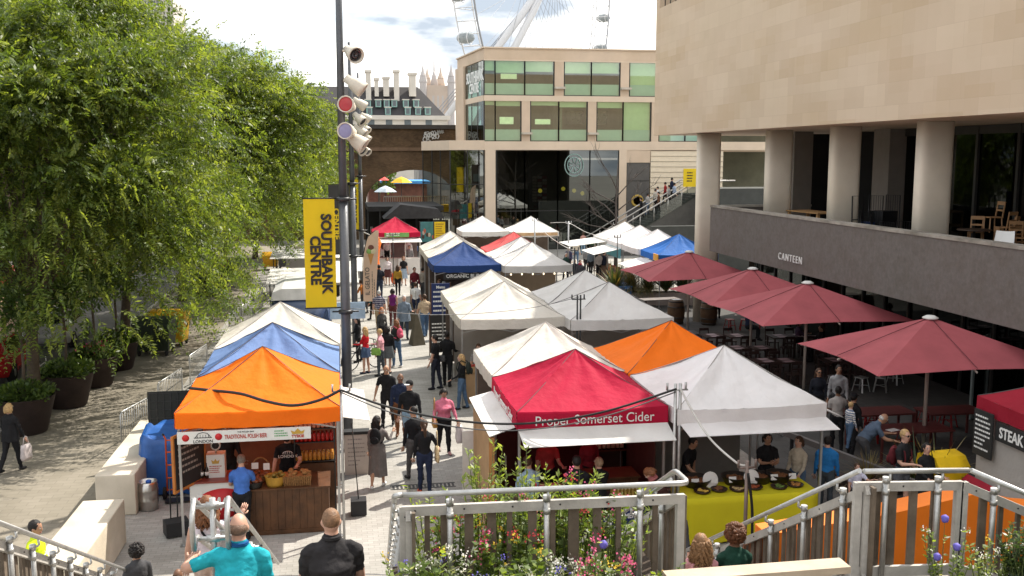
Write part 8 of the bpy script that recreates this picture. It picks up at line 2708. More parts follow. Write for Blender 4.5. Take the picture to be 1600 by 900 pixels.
for k, (u, v, lb) in enumerate(((943, 857, 'violet globe thistle by the pink spikes'), (1475, 808, 'larger violet globe thistle before the orange wall'), (1468, 818, 'smaller violet globe thistle left of the large one'), (1496, 836, 'violet globe thistle lowest of those before the orange wall'))):
 thistle(u, v, 7.5, lb, 230 + k)
for k, (x, y, h, n, mats, fl, lb) in enumerate(((5.25, 7.6, 0.7, 9, [MID, WIL], [WHF], 'wispy green plant with white dots before the orange wall'), (5.6, 7.5, 0.6, 15, [MID, WIL2], [WHF, YELF], 'white flowered plant left of the dark bush'), (5.88, 7.45, 0.82, 60, [DKF, DKF, MID], None, 'dark feathery bush in the lower right'), (6.2, 7.5, 1.05, 34, [MID, SHR2], [WHF], 'tall white flowered bush by the right edge'), (6.5, 7.45, 1.15, 30, [MID, SHR1], [WHF, YELF], 'white flowered bush cut by the right edge'))):
 shoots('flower_bush', (x, y, zs0), lb, n, h, 0.2, 0.05, 0.25, mats, 250 + k, fl, 0.016, 0.45, dens=34)
# the people
SIT0 = dict(legL=(84, 88), legR=(80, 80))
def PX(u, v, z=0.0):
 p = G(u, v, z); return p.x, p.y, z + 0.008
def pp(u, v, face, label, **k):
 x, y, z = PX(u, v)
 return person(x, y, z, face, label, **k)
w1 = pp(591, 762, 15, 'woman in a long grey dress wearing a small black backpack, walking away', top=(0.17, 0.15, 0.145), bottom=(0.15, 0.13, 0.125), shoe=WHITE, hair=('long', H_BLACK), h=1.66, female=True, legs='bare', legL=(-8, 16), legR=(10, 2),
  skirt=((0.14, 0.125, 0.12), 0.12, -0.62, 0.03), armR=(25, 18, 105), yaw=-35, skin='tan')
backpack_on(w1, BLACK, 'small black backpack on the woman in the long grey dress', 0.85)
pp(648, 750, -20, 'man in a dark jacket and grey trousers turning left beside the ponytailed woman', top=BLACK, bottom=(0.09, 0.085, 0.085), hair=('crop', H_BLACK), h=1.74, yaw=40, skin='tan', legL=(10, 4), legR=(-10, 8), armL=(-6, 10, 18))
w2 = pp(664, 772, -4, 'woman in black top, navy jeans and orange trainers with a long ponytail', top=BLACK, bottom=NAVY, shoe=(0.70, 0.13, 0.04), hair=('pony', H_BROWN), h=1.68, female=True, armR=(8, 26, 40), legL=(6, 4), legR=(-4, 4), skin='tan')
bag_at(w2, 0.27, -0.02, 0.72, 0.3, 0.34, 0.07, (0.62, 0.47, 0.27), 'cream tote bag on the ponytailed woman shoulder', strap=0.34, name='tote_bag', rough=0.85)
w3 = pp(694, 708, 175, 'woman in a pink sweater and black trousers looking down as she walks to us', top=(0.62, 0.17, 0.25), bottom=BLACK, shoe=(0.4, 0.22, 0.22), hair=('bob', H_BLACK), h=1.66, girth=1.28, female=True, nod=28, armL=(14, 16, 20), armR=(12, 14, 50), legL=(12, 4), legR=(-10, 14), skin='tan')
bag_at(w3, 0.26, 0.14, 0.72, 0.3, 0.22, 0.1, (0.42, 0.20, 0.03), 'mustard leather handbag of the woman in pink', strap=0.5, name='handbag', rough=0.45)
bag_at(w3, -0.36, 0.12, 0.28, 0.26, 0.42, 0.16, (0.62, 0.55, 0.55), 'white plastic carrier bag held by the woman in pink', strap=0.12, name='carrier_bag', rough=0.35)
pp(641, 702, 190, 'man in a white and black cap, black jacket and pale jeans', top=BLACK, bottom=LDENIM, shoe=DGREY, hair=('cap', H_BROWN), h=1.8, legL=(12, 2), legR=(-12, 12), armL=(6, 12, 12), armR=(-8, 12, 14), yaw=-25, extra=cap_extra(BLACK, WHITE), skin='fair', girth=1.08)
pp(627, 688, 185, 'man with cropped hair in a navy jacket and rust trousers walking to us', top=NAVY, bottom=(0.18, 0.07, 0.03), shoe=BROWN, hair=('ring', H_BLACK), h=1.8, legL=(10, 2), legR=(-12, 12), skin='brown', armL=(8, 12, 16), girth=1.05)
pp(606, 668, 195, 'bald man in a black t shirt with tanned bare arms', top=BLACK, bottom=BLACK, hair=('ring', H_BROWN), h=1.78, sleeve='short', skin='tan', legL=(-12, 12), legR=(12, 2), nod=12, armR=(10, 18, 10), lean=5)
m1_ = pp(681, 609, -60, 'man in black with a grey shoulder bag, standing in the shade of a tent', top=BLACK, bottom=(0.02, 0.022, 0.035), hair=('short', H_BLACK), h=1.78, sleeve='short', skin='fair', armL=(2, 6, 20), armR=(6, 8, 50), yaw=10)
bag_at(m1_, 0.2, -0.1, 0.86, 0.28, 0.2, 0.12, DGREY, 'grey shoulder bag of the man in black', strap=0.0)
pp(699, 604, 20, 'figure wholly in black standing against the cream tent side', top=BLACK, bottom=BLACK, hair=('short', H_BLACK), h=1.82, skin='dark', armL=(20, 8, 60), armR=(20, 8, 60))
w4 = pp(722, 640, -70, 'blonde woman in a black jacket and jeans with a dark rucksack', top=BLACK, bottom=DENIM, hair=('long', H_BLOND), h=1.66, female=True, armL=(12, 6, 50), legL=(8, 4))
backpack_on(w4, (0.02, 0.025, 0.02), 'dark green rucksack on the blonde woman in black', 0.9)
pp(572, 584, -60, 'girl in a red top and denim skirt with long fair hair', top=(0.45, 0.012, 0.02), bottom=DENIM, shoe=NAVY, hair=('long', H_BLOND), h=1.62, female=True, legs='bare', skirt=((0.05, 0.08, 0.15), 0.05, -0.3, 0.035), armL=(25, 6, 60), armR=(25, 6, 50), legL=(3, 2), legR=(-4, 2))
pp(560, 566, -100, 'dark haired woman in black behind the girl in red', top=BLACK, bottom=BLACK, hair=('long', H_BLACK), h=1.66, female=True, armR=(20, 8, 60))
w5 = pp(595, 588, -75, 'blond youngster in a pink and white top with loose dark trousers', top=(0.62, 0.30, 0.34), bottom=(0.05, 0.06, 0.07), hair=('short', H_BLOND), h=1.62, female=True, girth=1.1, armR=(25, 10, 70), nod=15)
bag_at(w5, -0.22, 0.1, 0.75, 0.3, 0.24, 0.08, (0.16, 0.30, 0.05), 'green cloth bag held by the blond youngster', strap=0.25, name='cloth_bag')
pp(606, 583, 10, 'dark haired woman in a black jacket and grey skirt, back turned', top=BLACK, bottom=DGREY, hair=('bob', H_BLACK), h=1.64, female=True, legs='bare', skirt=((0.10, 0.11, 0.115), 0.08, -0.35, 0.06), girth=1.15)
w6 = pp(620, 574, -35, 'auburn haired woman in dark jacket and jeans wearing the pink rucksack', top=(0.025, 0.03, 0.03), bottom=DENIM, shoe=WHITE, hair=('long', H_AUB), h=1.7, female=True, armR=(15, 8, 40))
backpack_on(w6, (0.55, 0.10, 0.16), 'pink rucksack on the auburn haired woman', 0.85)
pp(597, 545, 150, 'woman with orange hair facing us between the striped man and the pink rucksack', top=(0.05, 0.05, 0.05), bottom=BLACK, hair=('long', (0.40, 0.12, 0.03)), h=1.62, female=True)
pp(593, 518, 10, 'white haired man in a navy striped shirt and khaki trousers, back turned', top=(0.03, 0.03, 0.075), stripe=(0.35, 0.33, 0.38), bottom=KHAKI, hair=('crop', H_GREY), h=1.78, girth=1.18, sleeve='short', legL=(10, 4), legR=(-8, 6))
pp(614, 510, 5, 'dark haired woman with bare shoulders in a purple top', top=(0.14, 0.02, 0.13), bottom=(0.10, 0.03, 0.03), hair=('bob', H_BLACK), h=1.66, female=True, sleeve='none', skin='fair', legs='long')
pp(632, 529, 178, 'grey haired man in a slate blue coat walking to us', top=(0.16, 0.20, 0.25), bottom=(0.04, 0.05, 0.07), hair=('short', H_GREY), h=1.8, coat=((0.16, 0.20, 0.25), 0.3, -0.22, 0.03), armL=(12, 12, 90), legL=(12, 2), legR=(-10, 10), girth=1.12)
pp(664, 527, -10, 'man in a beige t shirt and jeans walking away', top=(0.50, 0.38, 0.25), bottom=DENIM, shoe=DGREY, hair=('short', H_BROWN), h=1.8, sleeve='short', legL=(-12, 14), legR=(12, 2), skin='tan', girth=1.12, armL=(8, 12, 14))
pp(691, 512, -50, 'woman in a white top with a pink and violet head scarf', top=WHITE, bottom=DENIM, hair=('long', (0.45, 0.10, 0.25)), h=1.64, female=True, sleeve='none', armL=(25, 8, 50), scarf=(0.25, 0.08, 0.35))
pp(686, 492, 160, 'man in a blue shirt with dark glasses behind the head scarf', top=(0.02, 0.10, 0.42), bottom=BLACK, hair=('short', H_BROWN), h=1.74, sleeve='short', glasses=True, skin='tan')
pp(593, 468, 0, 'broad man in a black t shirt walking away under the flag', top=(0.018, 0.02, 0.03), bottom=(0.03, 0.04, 0.07), hair=('short', H_BLACK), h=1.82, sleeve='short', skin='tan', girth=1.15, legL=(8, 4), legR=(-8, 6))
pp(577, 478, 60, 'woman in a long black dress beside the flat awning', top=BLACK, bottom=BLACK, hair=('bob', H_BLACK), h=1.7, female=True, skirt=(BLACK, 0.1, -0.75, 0.1))
pp(569, 490, -50, 'person in an orange jacket leaning at the awning counter', top=(0.5, 0.16, 0.03), bottom=DGREY, hair=('short', H_BROWN), h=1.6, lean=14, armL=(35, 8, 40))
w7 = pp(606, 446, 185, 'woman in a white blouse and dark red skirt pulling a suitcase', top=(0.66, 0.58, 0.60), bottom=BROWN, hair=('bob', H_BROWN), h=1.64, female=True, legs='bare', skirt=((0.09, 0.03, 0.03), 0.06, -0.42, 0.05), girth=1.15)
r = thing('suitcase', 'orange hard shell suitcase rolling beside the white bloused woman', 'suitcase', tuple(Vector(PX(616, 445))), 0.1)
m = MB(); m.ell((0, 0, 0.36), (0.2, 0.13, 0.34), M('orange shell', (0.80, 0.12, 0.015), 0.35), 16, 12); m.build('shell', r)
m = MB(); m.tube([(-0.08, 0.08, 0.62), (-0.1, 0.1, 0.95), (0.1, 0.1, 0.95), (0.08, 0.08, 0.62)], 0.012, STEELD, 6); m.build('handle', r)
for sx in (-0.12, 0.12):
 m = MB(); m.lathe([(0.01, -0.02), (0.035, -0.02), (0.035, 0.02), (0.01, 0.02)], (sx, 0, 0.035), TYRE, 10, (1, 0, 0)); m.build('wheel', r)
pp(631, 446, 180, 'woman in a black top and pale blue skirt walking to us', top=BLACK, bottom=LDENIM, hair=('bob', H_AUB), h=1.68, female=True, sleeve='short', legs='bare', skirt=((0.32, 0.40, 0.50), 0.08, -0.5, 0.06), legL=(10, 3), legR=(-8, 8))
pp(594, 425, 20, 'man in a white shirt waiting at the far crimson kiosk', top=WHITE, bottom=(0.12, 0.02, 0.03), hair=('short', H_BLACK), h=1.78, girth=1.1)
pp(582, 436, -30, 'person in a dark coat left of the kiosk queue', top=BLACK, bottom=BLACK, hair=('short', H_BROWN), h=1.74, coat=(BLACK, 0.3, -0.3, 0.05))
x, y, z = PX(602, 408); person(3.0, 63.2, 0.4, 180, 'kiosk server in white behind the far crimson kiosk hatch, left', top=WHITE, bottom=BLACK, hair=('cap', H_BLACK), h=1.72, extra=cap_extra(WHITE))
person(4.35, 63.2, 0.4, 180, 'kiosk server in white behind the far crimson kiosk hatch, right', top=WHITE, bottom=BLACK, hair=('short', H_BLACK), h=1.7)
pp(661, 470, 40, 'person in a pale jacket standing behind the navy menu board', top=(0.36, 0.32, 0.28), bottom=DGREY, hair=('short', H_BLACK), h=1.72)
for (u, v, f, lb, kw) in ((888, 428, 200, 'person in a white hat among the far right shoppers', dict(top=(0.05, 0.05, 0.10), bottom=BLACK, extra=cap_extra(WHITE, None, True), hair=('cap', H_GREY))),
       (884, 440, 150, 'grey haired person in a green jacket near the grey tent corner', dict(top=(0.03, 0.07, 0.06), bottom=BLACK, hair=('crop', H_GREY))),
       (898, 442, 190, 'blonde child in dark clothes near the grey tent corner', dict(top=(0.025, 0.03, 0.04), bottom=DGREY, hair=('short', H_BLOND), h=1.35)),
       (916, 428, 30, 'shopper in a grey top with a bag, left in the right hand queue', dict(top=(0.20, 0.20, 0.21), bottom=BLACK, hair=('bob', H_BLACK), female=True, h=1.66)),
       (923, 433, 40, 'shopper in a blue grey jacket, second in the right hand queue', dict(top=(0.12, 0.15, 0.19), bottom=BLACK, hair=('short', H_BLACK))),
       (929, 424, 60, 'shopper in black, third in the right hand queue', dict(top=BLACK, bottom=BLACK, hair=('bob', H_BROWN), female=True)),
       (936, 440, 20, 'tall shopper in a pale grey top, fourth in the right hand queue', dict(top=(0.45, 0.41, 0.40), bottom=BLACK, hair=('short', H_AUB), h=1.8)),
       (943, 440, 60, 'tall shopper in a long navy coat at the queue end', dict(top=(0.02, 0.025, 0.045), bottom=BLACK, hair=('short', H_BLACK), h=1.84, coat=((0.02, 0.025, 0.045), 0.3, -0.3, 0.04))),
       (911, 398, 10, 'bare shouldered person in pink and pale jeans far up the walkway', dict(top=(0.55, 0.30, 0.26), bottom=LDENIM, sleeve='none', hair=('bob', H_BROWN), female=True)),
       (953, 462, 150, 'red haired person passing the spiky planter', dict(top=(0.03, 0.02, 0.03), bottom=BLACK, hair=('long', (0.30, 0.07, 0.02)), female=True, h=1.6)),
       (1005, 392, -60, 'stallholder in dark red behind the right white tents', dict(top=(0.18, 0.03, 0.03), bottom=BLACK, hair=('short', H_BROWN)))):
 pp(u, v, f, lb, vox=0.025, **dict(dict(h=1.72), **kw))
for (u, dz, f, lb, kw) in ((1038, 0, -80, 'stair walker in a white shirt, lowest of those on the outdoor stair', dict(top=WHITE, bottom=BLACK)), (1045, 0, -60, 'stair walker in grey going down second', dict(top=GREY, bottom=BLACK)), (1053, 0, 80, 'stair walker in pale blue, third up', dict(top=(0.35, 0.42, 0.55), bottom=DGREY)),
       (1060, 0, 80, 'stair walker in dark navy at the top of the outdoor stair', dict(top=NAVY, bottom=BLACK)), (1012, 0, -70, 'stair walker in black low on the outdoor stair', dict(top=BLACK, bottom=BLACK)), (1022, 0, 70, 'stair walker in grey low on the outdoor stair behind glass', dict(top=(0.4, 0.38, 0.36), bottom=DENIM)), (1029, 0, -80, 'stair walker in brown midway on the outdoor stair', dict(top=BROWN, bottom=BLACK)), (1034, 0, 70, 'stair walker in a cream jacket midway on the outdoor stair', dict(top=(0.5, 0.46, 0.4), bottom=BLACK)), (1050, 0, -60, 'stair walker in red near the top of the outdoor stair', dict(top=(0.3, 0.03, 0.03), bottom=BLACK))):
 xx = atY(u, 320, 71).x; k = max(0, int((xx - X0s) / (X1s - X0s) * NS))
 person(xx, 71.0 if u % 2 else 72.6, 0.165 * (min(k, NS - 1) + 1), f, lb, hair=('short', H_BLACK), h=1.72, vox=0.025, legL=(14, 4), legR=(-10, 14), **kw)

def apron_print(txt):
 def f(o, HP, Hr, U, s, Sc, hands, lg):
  e = MB()
  put_text(e, txt, U(0, 0.128, 0.3), 0.085, SGW, U(-1, 0, 0) - U(0, 0, 0), U(0, 0, 1) - U(0, 0, 0), 0.004, 0.002)
  for k in range(5):
   e.tube([U(-0.07 + k * 0.035, 0.133, 0.35), U(-0.07 + k * 0.035, 0.133, 0.41)], 0.006, SGW, 4)
  e.tube([U(cos(a) * 0.1, 0.131, 0.36 + sin(a) * 0.06) for a in [pi * j / 8 for j in range(9)]], 0.007, SGW, 4)
  e.xf(Sc).build('shirt_print', o)
 return f
person(-1.12, 20.35, 0.008, 180, 'stallholder in a black printed t shirt and cap behind the wood counter', top=BLACK, bottom=BLACK, hair=('cap', H_BROWN), h=1.8, sleeve='short', armL=(38, 12, 62), armR=(20, 14, 30), inL=20, lean=14, nod=14, girth=1.05, extra=lambda *a: (cap_extra(BLACK)(*a), apron_print('LONDON')(*a)), vox=0.014)
person(-1.93, 18.95, 0.008, 0, 'customer in a blue t shirt and dark trousers leaning at the beer counter', top=(0.06, 0.16, 0.50), bottom=BLACK, hair=('short', (0.16, 0.13, 0.11)), h=1.66, sleeve='short', armL=(30, 10, 50), armR=(35, 10, 50), girth=1.05, nod=20, lean=7, vox=0.016)
person(-2.4, 20.9, 0.008, 160, 'second stallholder dark in the shade behind the beer tap', top=BLACK, bottom=BLACK, hair=('short', H_BLACK), h=1.82, skin='brown', armL=(15, 10, 50))
wL = pp(20, 738, 20, 'blonde woman in black walking up the left promenade with a bag', top=BLACK, bottom=BLACK, hair=('bob', H_BLOND), h=1.68, female=True, coat=(BLACK, 0.3, -0.12, 0.03), armR=(10, 16, 12), legL=(-14, 16), legR=(14, 3))
bag_at(wL, 0.34, 0.06, 0.3, 0.3, 0.36, 0.12, (0.45, 0.40, 0.40), 'white and grey carrier bag of the blonde woman in black', strap=0.2, name='carrier_bag')
def vest(o, HP, Hr, U, s, Sc, hands, lg):
 e = MB(); m_ = M('silver tape', (0.55, 0.56, 0.52), 0.35, 0.3)
 for hh in (0.16, 0.24):
  e.tube([U(cos(a) * 0.175, sin(a) * 0.135, hh) for a in [2 * pi * j / 20 for j in range(21)]], 0.016, m_, 5)
 e.xf(Sc).build('reflective_tape', o)
person(-4.72, 15.75, 0.008, 100, 'steward in a fluorescent yellow jacket by the short concrete block', top=(0.58, 0.72, 0.02), bottom=BLACK, hair=('short', H_BLACK), h=1.76, skin='tan', armR=(20, 10, 60), nod=10, extra=vest, vox=0.014)
def patch(o, HP, Hr, U, s, Sc, hands, lg):
 e = MB()
 for k, c in enumerate(((0.02, 0.03, 0.08), (0.5, 0.02, 0.03))):
  cm = M('patch %d' % k, c, 0.7)
  e.box(-0.065 + k * 0.065, -0.0 + k * 0.065, -0.146, -0.13, 0.92 + 0.24, 0.92 + 0.34, cm)
 e.xf(Sc).build('jacket_patch', o)
person(3.42, 17.62, 0.008, -12, 'man in a pale denim jacket with a coloured back patch at the cider barrel', top=(0.26, 0.35, 0.43), bottom=BLACK, hair=('short', H_BROWN), h=1.76, armL=(10, 8, 60), armR=(50, 12, 40), skin='tan', yaw=-40, extra=patch, vox=0.016, lean=8, girth=1.1)
person(4.28, 17.5, 0.008, 10, 'young man in a black t shirt, back turned at the cider counter', top=BLACK, bottom=BLACK, hair=('short', H_BLACK), h=1.78, sleeve='short', armL=(20, 8, 60), armR=(20, 8, 60), skin='tan', vox=0.016)
person(4.78, 17.75, 0.008, -25, 'older fair haired person in black beside the young man at the cider counter', top=BLACK, bottom=BLACK, hair=('short', (0.30, 0.20, 0.13)), h=1.64, armR=(20, 8, 60), girth=1.1)
person(4.1, 19.3, 0.008, 180, 'cider seller in red behind the counter, left one', top=(0.35, 0.04, 0.04), bottom=BLACK, hair=('short', H_BROWN), h=1.72, sleeve='short', armL=(30, 8, 60))
person(5.0, 19.4, 0.008, 170, 'cider seller in dark red behind the counter, right one', top=(0.20, 0.02, 0.03), bottom=BLACK, hair=('bob', H_BROWN), h=1.68, female=True)
x = person(5.95, 17.1, 0.008, -60, 'woman in a brown coat bending over the bottle table', top=(0.05, 0.022, 0.018), bottom=BLACK, hair=('bob', H_AUB), h=1.66, female=True, lean=34, nod=30, armL=(55, 8, 30), armR=(50, 8, 40), scarf=(0.3, 0.10, 0.10))
def pram_pos(): return G(1068, 835)
person(5.42, 15.3, 0.008, -160, 'person in blue jeans and white shoes pulling the shopping trolley', top=DGREY, bottom=DENIM, shoe=WHITE, hair=('short', H_BROWN), h=1.68, lean=16, armL=(30, 10, 20), armR=(25, 8, 20), legL=(10, 6), legR=(-8, 6))
r = thing('shopping_trolley', 'grey shopping trolley with two thin pale handles', 'trolley', (5.55, 14.75, 0.008), 0.3)
m = MB(); m.ell((0, 0, 0.32), (0.2, 0.16, 0.26), M('trolley cloth', (0.12, 0.14, 0.17), 0.8, var=0.2, vs=6), 14, 10); m.build('bag_body', r)
m = MB(); 
for sx in (-0.14, 0.14): m.tube([(sx, 0.12, 0.1), (sx * 0.9, 0.45, 1.0)], 0.011, ALU, 6)
m.tube([(-0.126, 0.45, 1.0), (0.126, 0.45, 1.0)], 0.013, ALU, 6); m.build('handle', r)
for sx in (-0.2, 0.2):
 m = MB(); m.lathe([(0.02, -0.015), (0.08, -0.015), (0.08, 0.015), (0.02, 0.015)], (sx, 0.1, 0.08), TYRE, 12, (1, 0, 0)); m.build('wheel', r)
person(8.55, 18.6, 0.008, 185, 'food seller in a dark printed t shirt with folded arms under the white tent', top=BLACK, bottom=BLACK, hair=('bob', H_BLACK), h=1.7, sleeve='short', armL=(28, 4, 85), armR=(28, 4, 80), inL=45, inR=45, skin='tan')
person(6.85, 18.7, 0.008, 140, 'food seller in black with bare forearms at the left pan', top=BLACK, bottom=BLACK, hair=('short', H_BLACK), h=1.72, sleeve='short', armR=(35, 10, 50), lean=12, skin='tan')
person(9.15, 18.4, 0.008, -120, 'customer in a pale checked shirt at the right end of the yellow cloth', top=(0.48, 0.42, 0.33), bottom=DENIM, hair=('bob', H_BROWN), h=1.66, female=True, skin='fair', armL=(20, 8, 40))
person(9.72, 18.3, 0.008, 30, 'person in a bright blue jacket behind the white tent leg', top=(0.02, 0.16, 0.42), bottom=(0.04, 0.05, 0.06), hair=('short', H_BLACK), h=1.66)
x, y, z = PX(1276, 668); person(x, y, z, 205, 'dark haired woman in black with sunglasses next to the grey hooded man', top=(0.015, 0.017, 0.025), bottom=BLACK, hair=('long', H_BROWN), h=1.66, female=True, glasses=True, skin='tan', yaw=20)
person(x + 0.42, y - 0.3, z, 215, 'bearded man in a grey hooded jacket over a blue shirt', top=(0.33, 0.33, 0.34), bottom=DGREY, hair=('short', H_BLACK), h=1.8, skin='tan', yaw=20)
x, y, z = PX(1306, 706); person(x, y, z, 15, 'person in a pale grey t shirt with black hair, back turned', top=(0.40, 0.37, 0.35), bottom=BLACK, hair=('bun', H_BLACK), h=1.68, skin='brown', sleeve='short', armR=(20, 14, 50), armL=(10, 10, 30))
x, y, z = PX(1323, 716); person(x + 0.05, y - 0.1, z, 60, 'person in a black cap partly behind the boy', top=BLACK, bottom=BLACK, hair=('cap', H_BLACK), h=1.66, extra=cap_extra(BLACK), skin='tan', female=True)
bx, by, bz = PX(1345, 748)
person(bx, by, bz, 105, 'balding man in a slate blue t shirt leaning forward on his knee', top=(0.08, 0.11, 0.16), bottom=DGREY, hair=('ring', H_GREY), h=1.74, sleeve='short', girth=1.18, lean=38, nod=-10, armL=(70, 8, 60), armR=(70, 8, 50), skin='tan', legL=(28, 26), legR=(20, 22), vox=0.016)
person(bx - 0.18, by + 0.28, bz + 0.62, 80, 'blond boy in a blue and white top behind the leaning man', top=(0.12, 0.16, 0.26), bottom=DENIM, hair=('short', H_BLOND), h=1.12, yaw=15, stripe=(0.6, 0.58, 0.55))
xs, ys, zs2 = PX(1406, 806); a_ = person(xs, ys, zs2, 150, 'tall fair man in sunglasses, black v neck and grey shorts with a rucksack', top=(0.018, 0.018, 0.02), bottom=(0.10, 0.105, 0.12), shoe=BROWN, hair=('short', H_BLOND), h=1.84, sleeve='short', legs='short', glasses=True, armR=(15, 12, 85), inR=25, armL=(6, 12, 20), legL=(6, 4), legR=(-10, 10), yaw=-15, vox=0.016)
backpack_on(a_, (0.12, 0.02, 0.025), 'dark red rucksack with grey straps on the tall fair man', 1.0)
x, y, z = PX(1441, 812); person(x, y, z, 170, 'woman all in black with dark wavy hair beside the tall fair man', top=BLACK, bottom=BLACK, hair=('bob', H_BLACK), h=1.62, female=True, coat=(BLACK, 0.35, -0.05, 0.02), skirt=(BLACK, 0.0, -0.45, 0.04), yaw=-20, armL=(18, 6, 60), armR=(18, 6, 60), vox=0.016)
person(11.55, 14.2, 0.008, 75, 'man in a pale pink shirt at the steak tent counter', top=(0.60, 0.42, 0.44), bottom=BLACK, hair=('crop', H_BLACK), h=1.74, skin='dark', armR=(35, 10, 50), girth=1.15, yaw=0, vox=0.016)
x, y, z = PX(1335, 812); person(x, y, z, 185, 'small child in a white and lilac top behind the right balustrade post', top=(0.55, 0.55, 0.68), bottom=DGREY, hair=('short', H_BROWN), h=1.2, sleeve='short', armL=(60, 20, 60))
x, y, z = PX(1372, 836); person(x, y, z, 140, 'child with pale brown hair behind the level balustrade', top=(0.16, 0.13, 0.12), bottom=BLACK, hair=('bob', (0.16, 0.10, 0.07)), h=1.15)
counter('stall_counter', 'steak stall counter just inside the right edge', 12.05, 12.5, 14.4, 15.4, 0.95, M('pale counter', (0.5, 0.47, 0.44), 0.6), CLAY)
for (u, v, f, lb, kw) in ((648, 470, 170, 'man in a maroon top coming down the lane beside the burger board', dict(top=(0.16, 0.02, 0.03), bottom=DGREY, hair=('short', H_BLACK))),
       (622, 462, 10, 'woman in a mustard cardigan walking up the lane', dict(top=(0.45, 0.26, 0.04), bottom=BLACK, hair=('long', H_BROWN), female=True, h=1.65)),
       (640, 425, 185, 'man in a grey hoodie far up the lane near the kiosk', dict(top=GREY, bottom=NAVY, hair=('crop', H_BLACK))),
       (615, 416, 20, 'woman in a red coat in the kiosk queue', dict(top=(0.4, 0.03, 0.04), bottom=BLACK, hair=('bob', H_BLACK), female=True)),
       (650, 408, -30, 'child in a blue anorak near the yellow poster board', dict(top=(0.05, 0.16, 0.42), bottom=DGREY, hair=('short', H_BROWN), h=1.3)),
       (584, 500, -60, 'woman in a teal jumper by the navy van panel', dict(top=(0.02, 0.16, 0.18), bottom=BLACK, hair=('pony', H_BROWN), female=True, h=1.65)),
       (650, 500, 20, 'man in a white shirt and dark shorts walking up the lane', dict(top=WHITE, bottom=NAVY, hair=('short', H_BROWN), legs='short', sleeve='short')),
       (900, 414, 180, 'shopper in a cream jacket coming along the right hand walkway', dict(top=(0.55, 0.5, 0.42), bottom=DENIM, hair=('bob', H_BLOND), female=True)),
       (926, 404, 30, 'shopper in dark green far along the right hand walkway', dict(top=(0.03, 0.06, 0.03), bottom=BLACK, hair=('short', H_BLACK))),
       (906, 455, 170, 'shopper in a burgundy scarf between grey tents and planters', dict(top=(0.05, 0.05, 0.06), bottom=DGREY, hair=('short', H_BROWN), scarf=(0.3, 0.03, 0.06)))):
 pp(u, v, f, lb, vox=0.023, legL=(10, 3), legR=(-9, 10), **dict(dict(h=1.74), **kw))
for (u, v, f, lb, c1_) in ((1246, 556, 100, 'diner in dark purple seated at the laid terrace tables', (0.05, 0.03, 0.06)), (1282, 566, -90, 'diner in black seated beside the umbrella pole', BLACK), (1168, 532, 100, 'diner in navy seated near the red stools', NAVY), (1118, 500, 30, 'diner in a teal top by the right oak barrel', (0.02, 0.2, 0.25))):
 x, y, z = PX(u, v); person(x, y, z, f, lb, top=c1_, bottom=BLACK, hair=('bob', H_BROWN), vox=0.025, skin='tan', armL=(35, 8, 60), armR=(35, 8, 50), **SIT0)
person(4.1, 29.4, 0.008, 190, 'grey shirted seller leaning on the counter of the front cream tent', top=(0.26, 0.25, 0.25), bottom=BLACK, hair=('short', H_BROWN), sleeve='short', lean=12, armL=(40, 10, 40), skin='fair')
person(4.75, 29.5, 0.008, 170, 'dark haired seller in black under the front cream tent', top=BLACK, bottom=BLACK, hair=('short', H_BLACK), skin='tan')
person(4.6, 44.2, 0.008, 180, 'burger cook in a pale cap under the deep blue tent', top=(0.5, 0.42, 0.36), bottom=BLACK, hair=('cap', H_BROWN), extra=cap_extra(WHITE), vox=0.025)
person(9.6, 41.0, 0.008, 60, 'shopper in a red top by the corner of the grey tent', top=(0.3, 0.03, 0.03), bottom=BLACK, hair=('bob', H_AUB), female=True, vox=0.025)
person(9.0, 62.0, 0.008, 180, 'seller in green under the left far white tent', top=(0.05, 0.12, 0.05), bottom=BLACK, hair=('short', H_BLACK), vox=0.03)
SIT = dict(legL=(84, 88), legR=(80, 80))
person(-0.92, 8.62, 3.22 - 0.43, 4, 'bald man in a turquoise polo shirt sitting with his left arm on the handrail', top=(0.02, 0.36, 0.44), bottom=DGREY, hair=('ring', (0.16, 0.10, 0.07)), h=1.8, girth=1.26, sleeve='short', armL=(15, 66, 75), inL=42, armR=(10, 6, 20), skin='fair', nod=8, extra=collar_extra((0.01, 0.08, 0.24)), vox=0.011, **SIT)
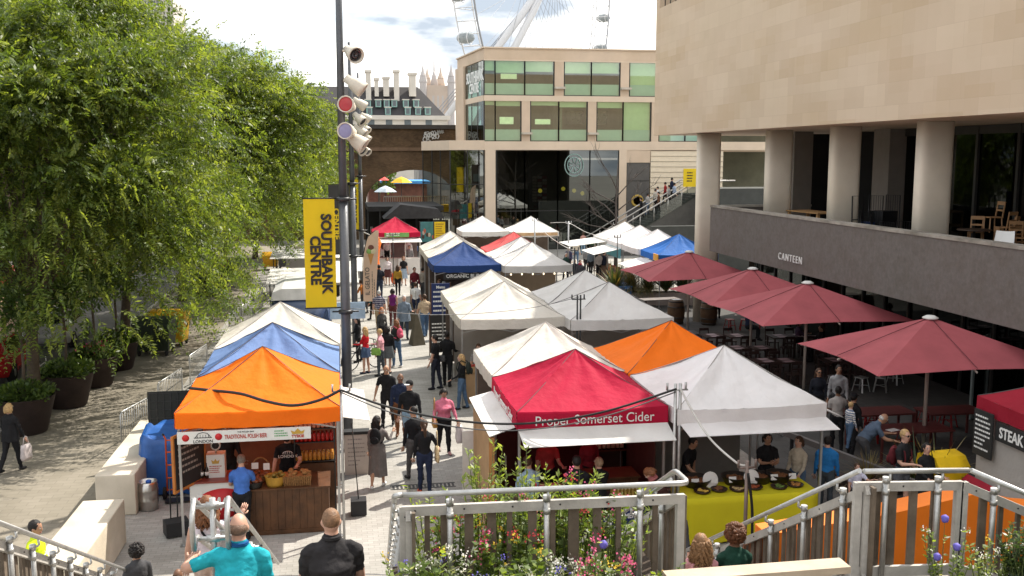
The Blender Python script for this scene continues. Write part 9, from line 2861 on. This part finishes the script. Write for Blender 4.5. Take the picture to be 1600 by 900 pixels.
person(-0.12, 8.5, 3.28 - 0.43, -4, 'man with cropped ginger hair in a charcoal t shirt sitting on the stair', top=(0.028, 0.026, 0.028), bottom=DGREY, hair=('crop', (0.20, 0.11, 0.06)), h=1.78, girth=1.3, sleeve='short', armL=(14, 7, 30), armR=(14, 7, 30), skin='fair', vox=0.011, nod=6, extra=collar_extra((0.03, 0.028, 0.03)), **SIT)
def bagstrap(o, HP, Hr, U, s, Sc, hands, lg):
 e = MB(); e.tube([U(-0.09, -0.03, 0.49), U(-0.05, -0.115, 0.4), U(0.02, -0.125, 0.3), U(0.1, -0.115, 0.16), U(0.15, -0.08, 0.05)], 0.014, cloth(BLACK), 6); e.xf(Sc).build('bag_strap', o)
person(-1.5, 11.0, 3.44 - 0.5 * 2.95 - 0.0, 0, 'woman with long curly auburn hair in a white top reaching for the handrail', top=(0.62, 0.55, 0.60), bottom=(0.55, 0.42, 0.36), hair=('curly', H_AUB), h=1.64, female=True, sleeve='none', armR=(40, 22, 112), armL=(4, 14, 10), inR=-6, vox=0.013, extra=bagstrap)
person(-3.0, 14.6, 0.2, -30, 'person with dark curly hair, only the head above the lower left rail', top=DGREY, bottom=BLACK, hair=('afro', H_BLACK), h=1.5, vox=0.018, skin='tan')
person(-2.35, 14.0, 0.12, 20, 'bald head of a seated person at the bottom edge left of centre', top=BROWN, bottom=BLACK, hair=('ring', H_BROWN), h=1.42, vox=0.018, skin='brown')
person(3.86, 10.0, 2.37 - 0.47, 8, 'woman with long light brown waves in a pink jacket and black bodice, sitting', top=(0.62, 0.30, 0.33), bottom=BLACK, hair=('curly', (0.24, 0.13, 0.06)), h=1.62, female=True, vox=0.012, armL=(20, 12, 40), armR=(30, 14, 60), **SIT)
person(4.28, 10.05, 2.40 - 0.46, 0, 'woman with a round auburn afro in a dark green jacket, sitting', top=(0.012, 0.05, 0.035), bottom=BLACK, hair=('afro', (0.11, 0.04, 0.015)), h=1.62, female=True, vox=0.012, skin='brown', armL=(25, 12, 60), armR=(20, 12, 40), **SIT)
person(3.62, 10.9, 1.73 - 0.45, -5, 'grey haired man in a dark checked jacket sitting below the two women', top=(0.03, 0.03, 0.04), stripe=(0.10, 0.09, 0.09), bottom=DGREY, hair=('crop', (0.30, 0.29, 0.28)), h=1.72, vox=0.014, armL=(20, 14, 40), **SIT)
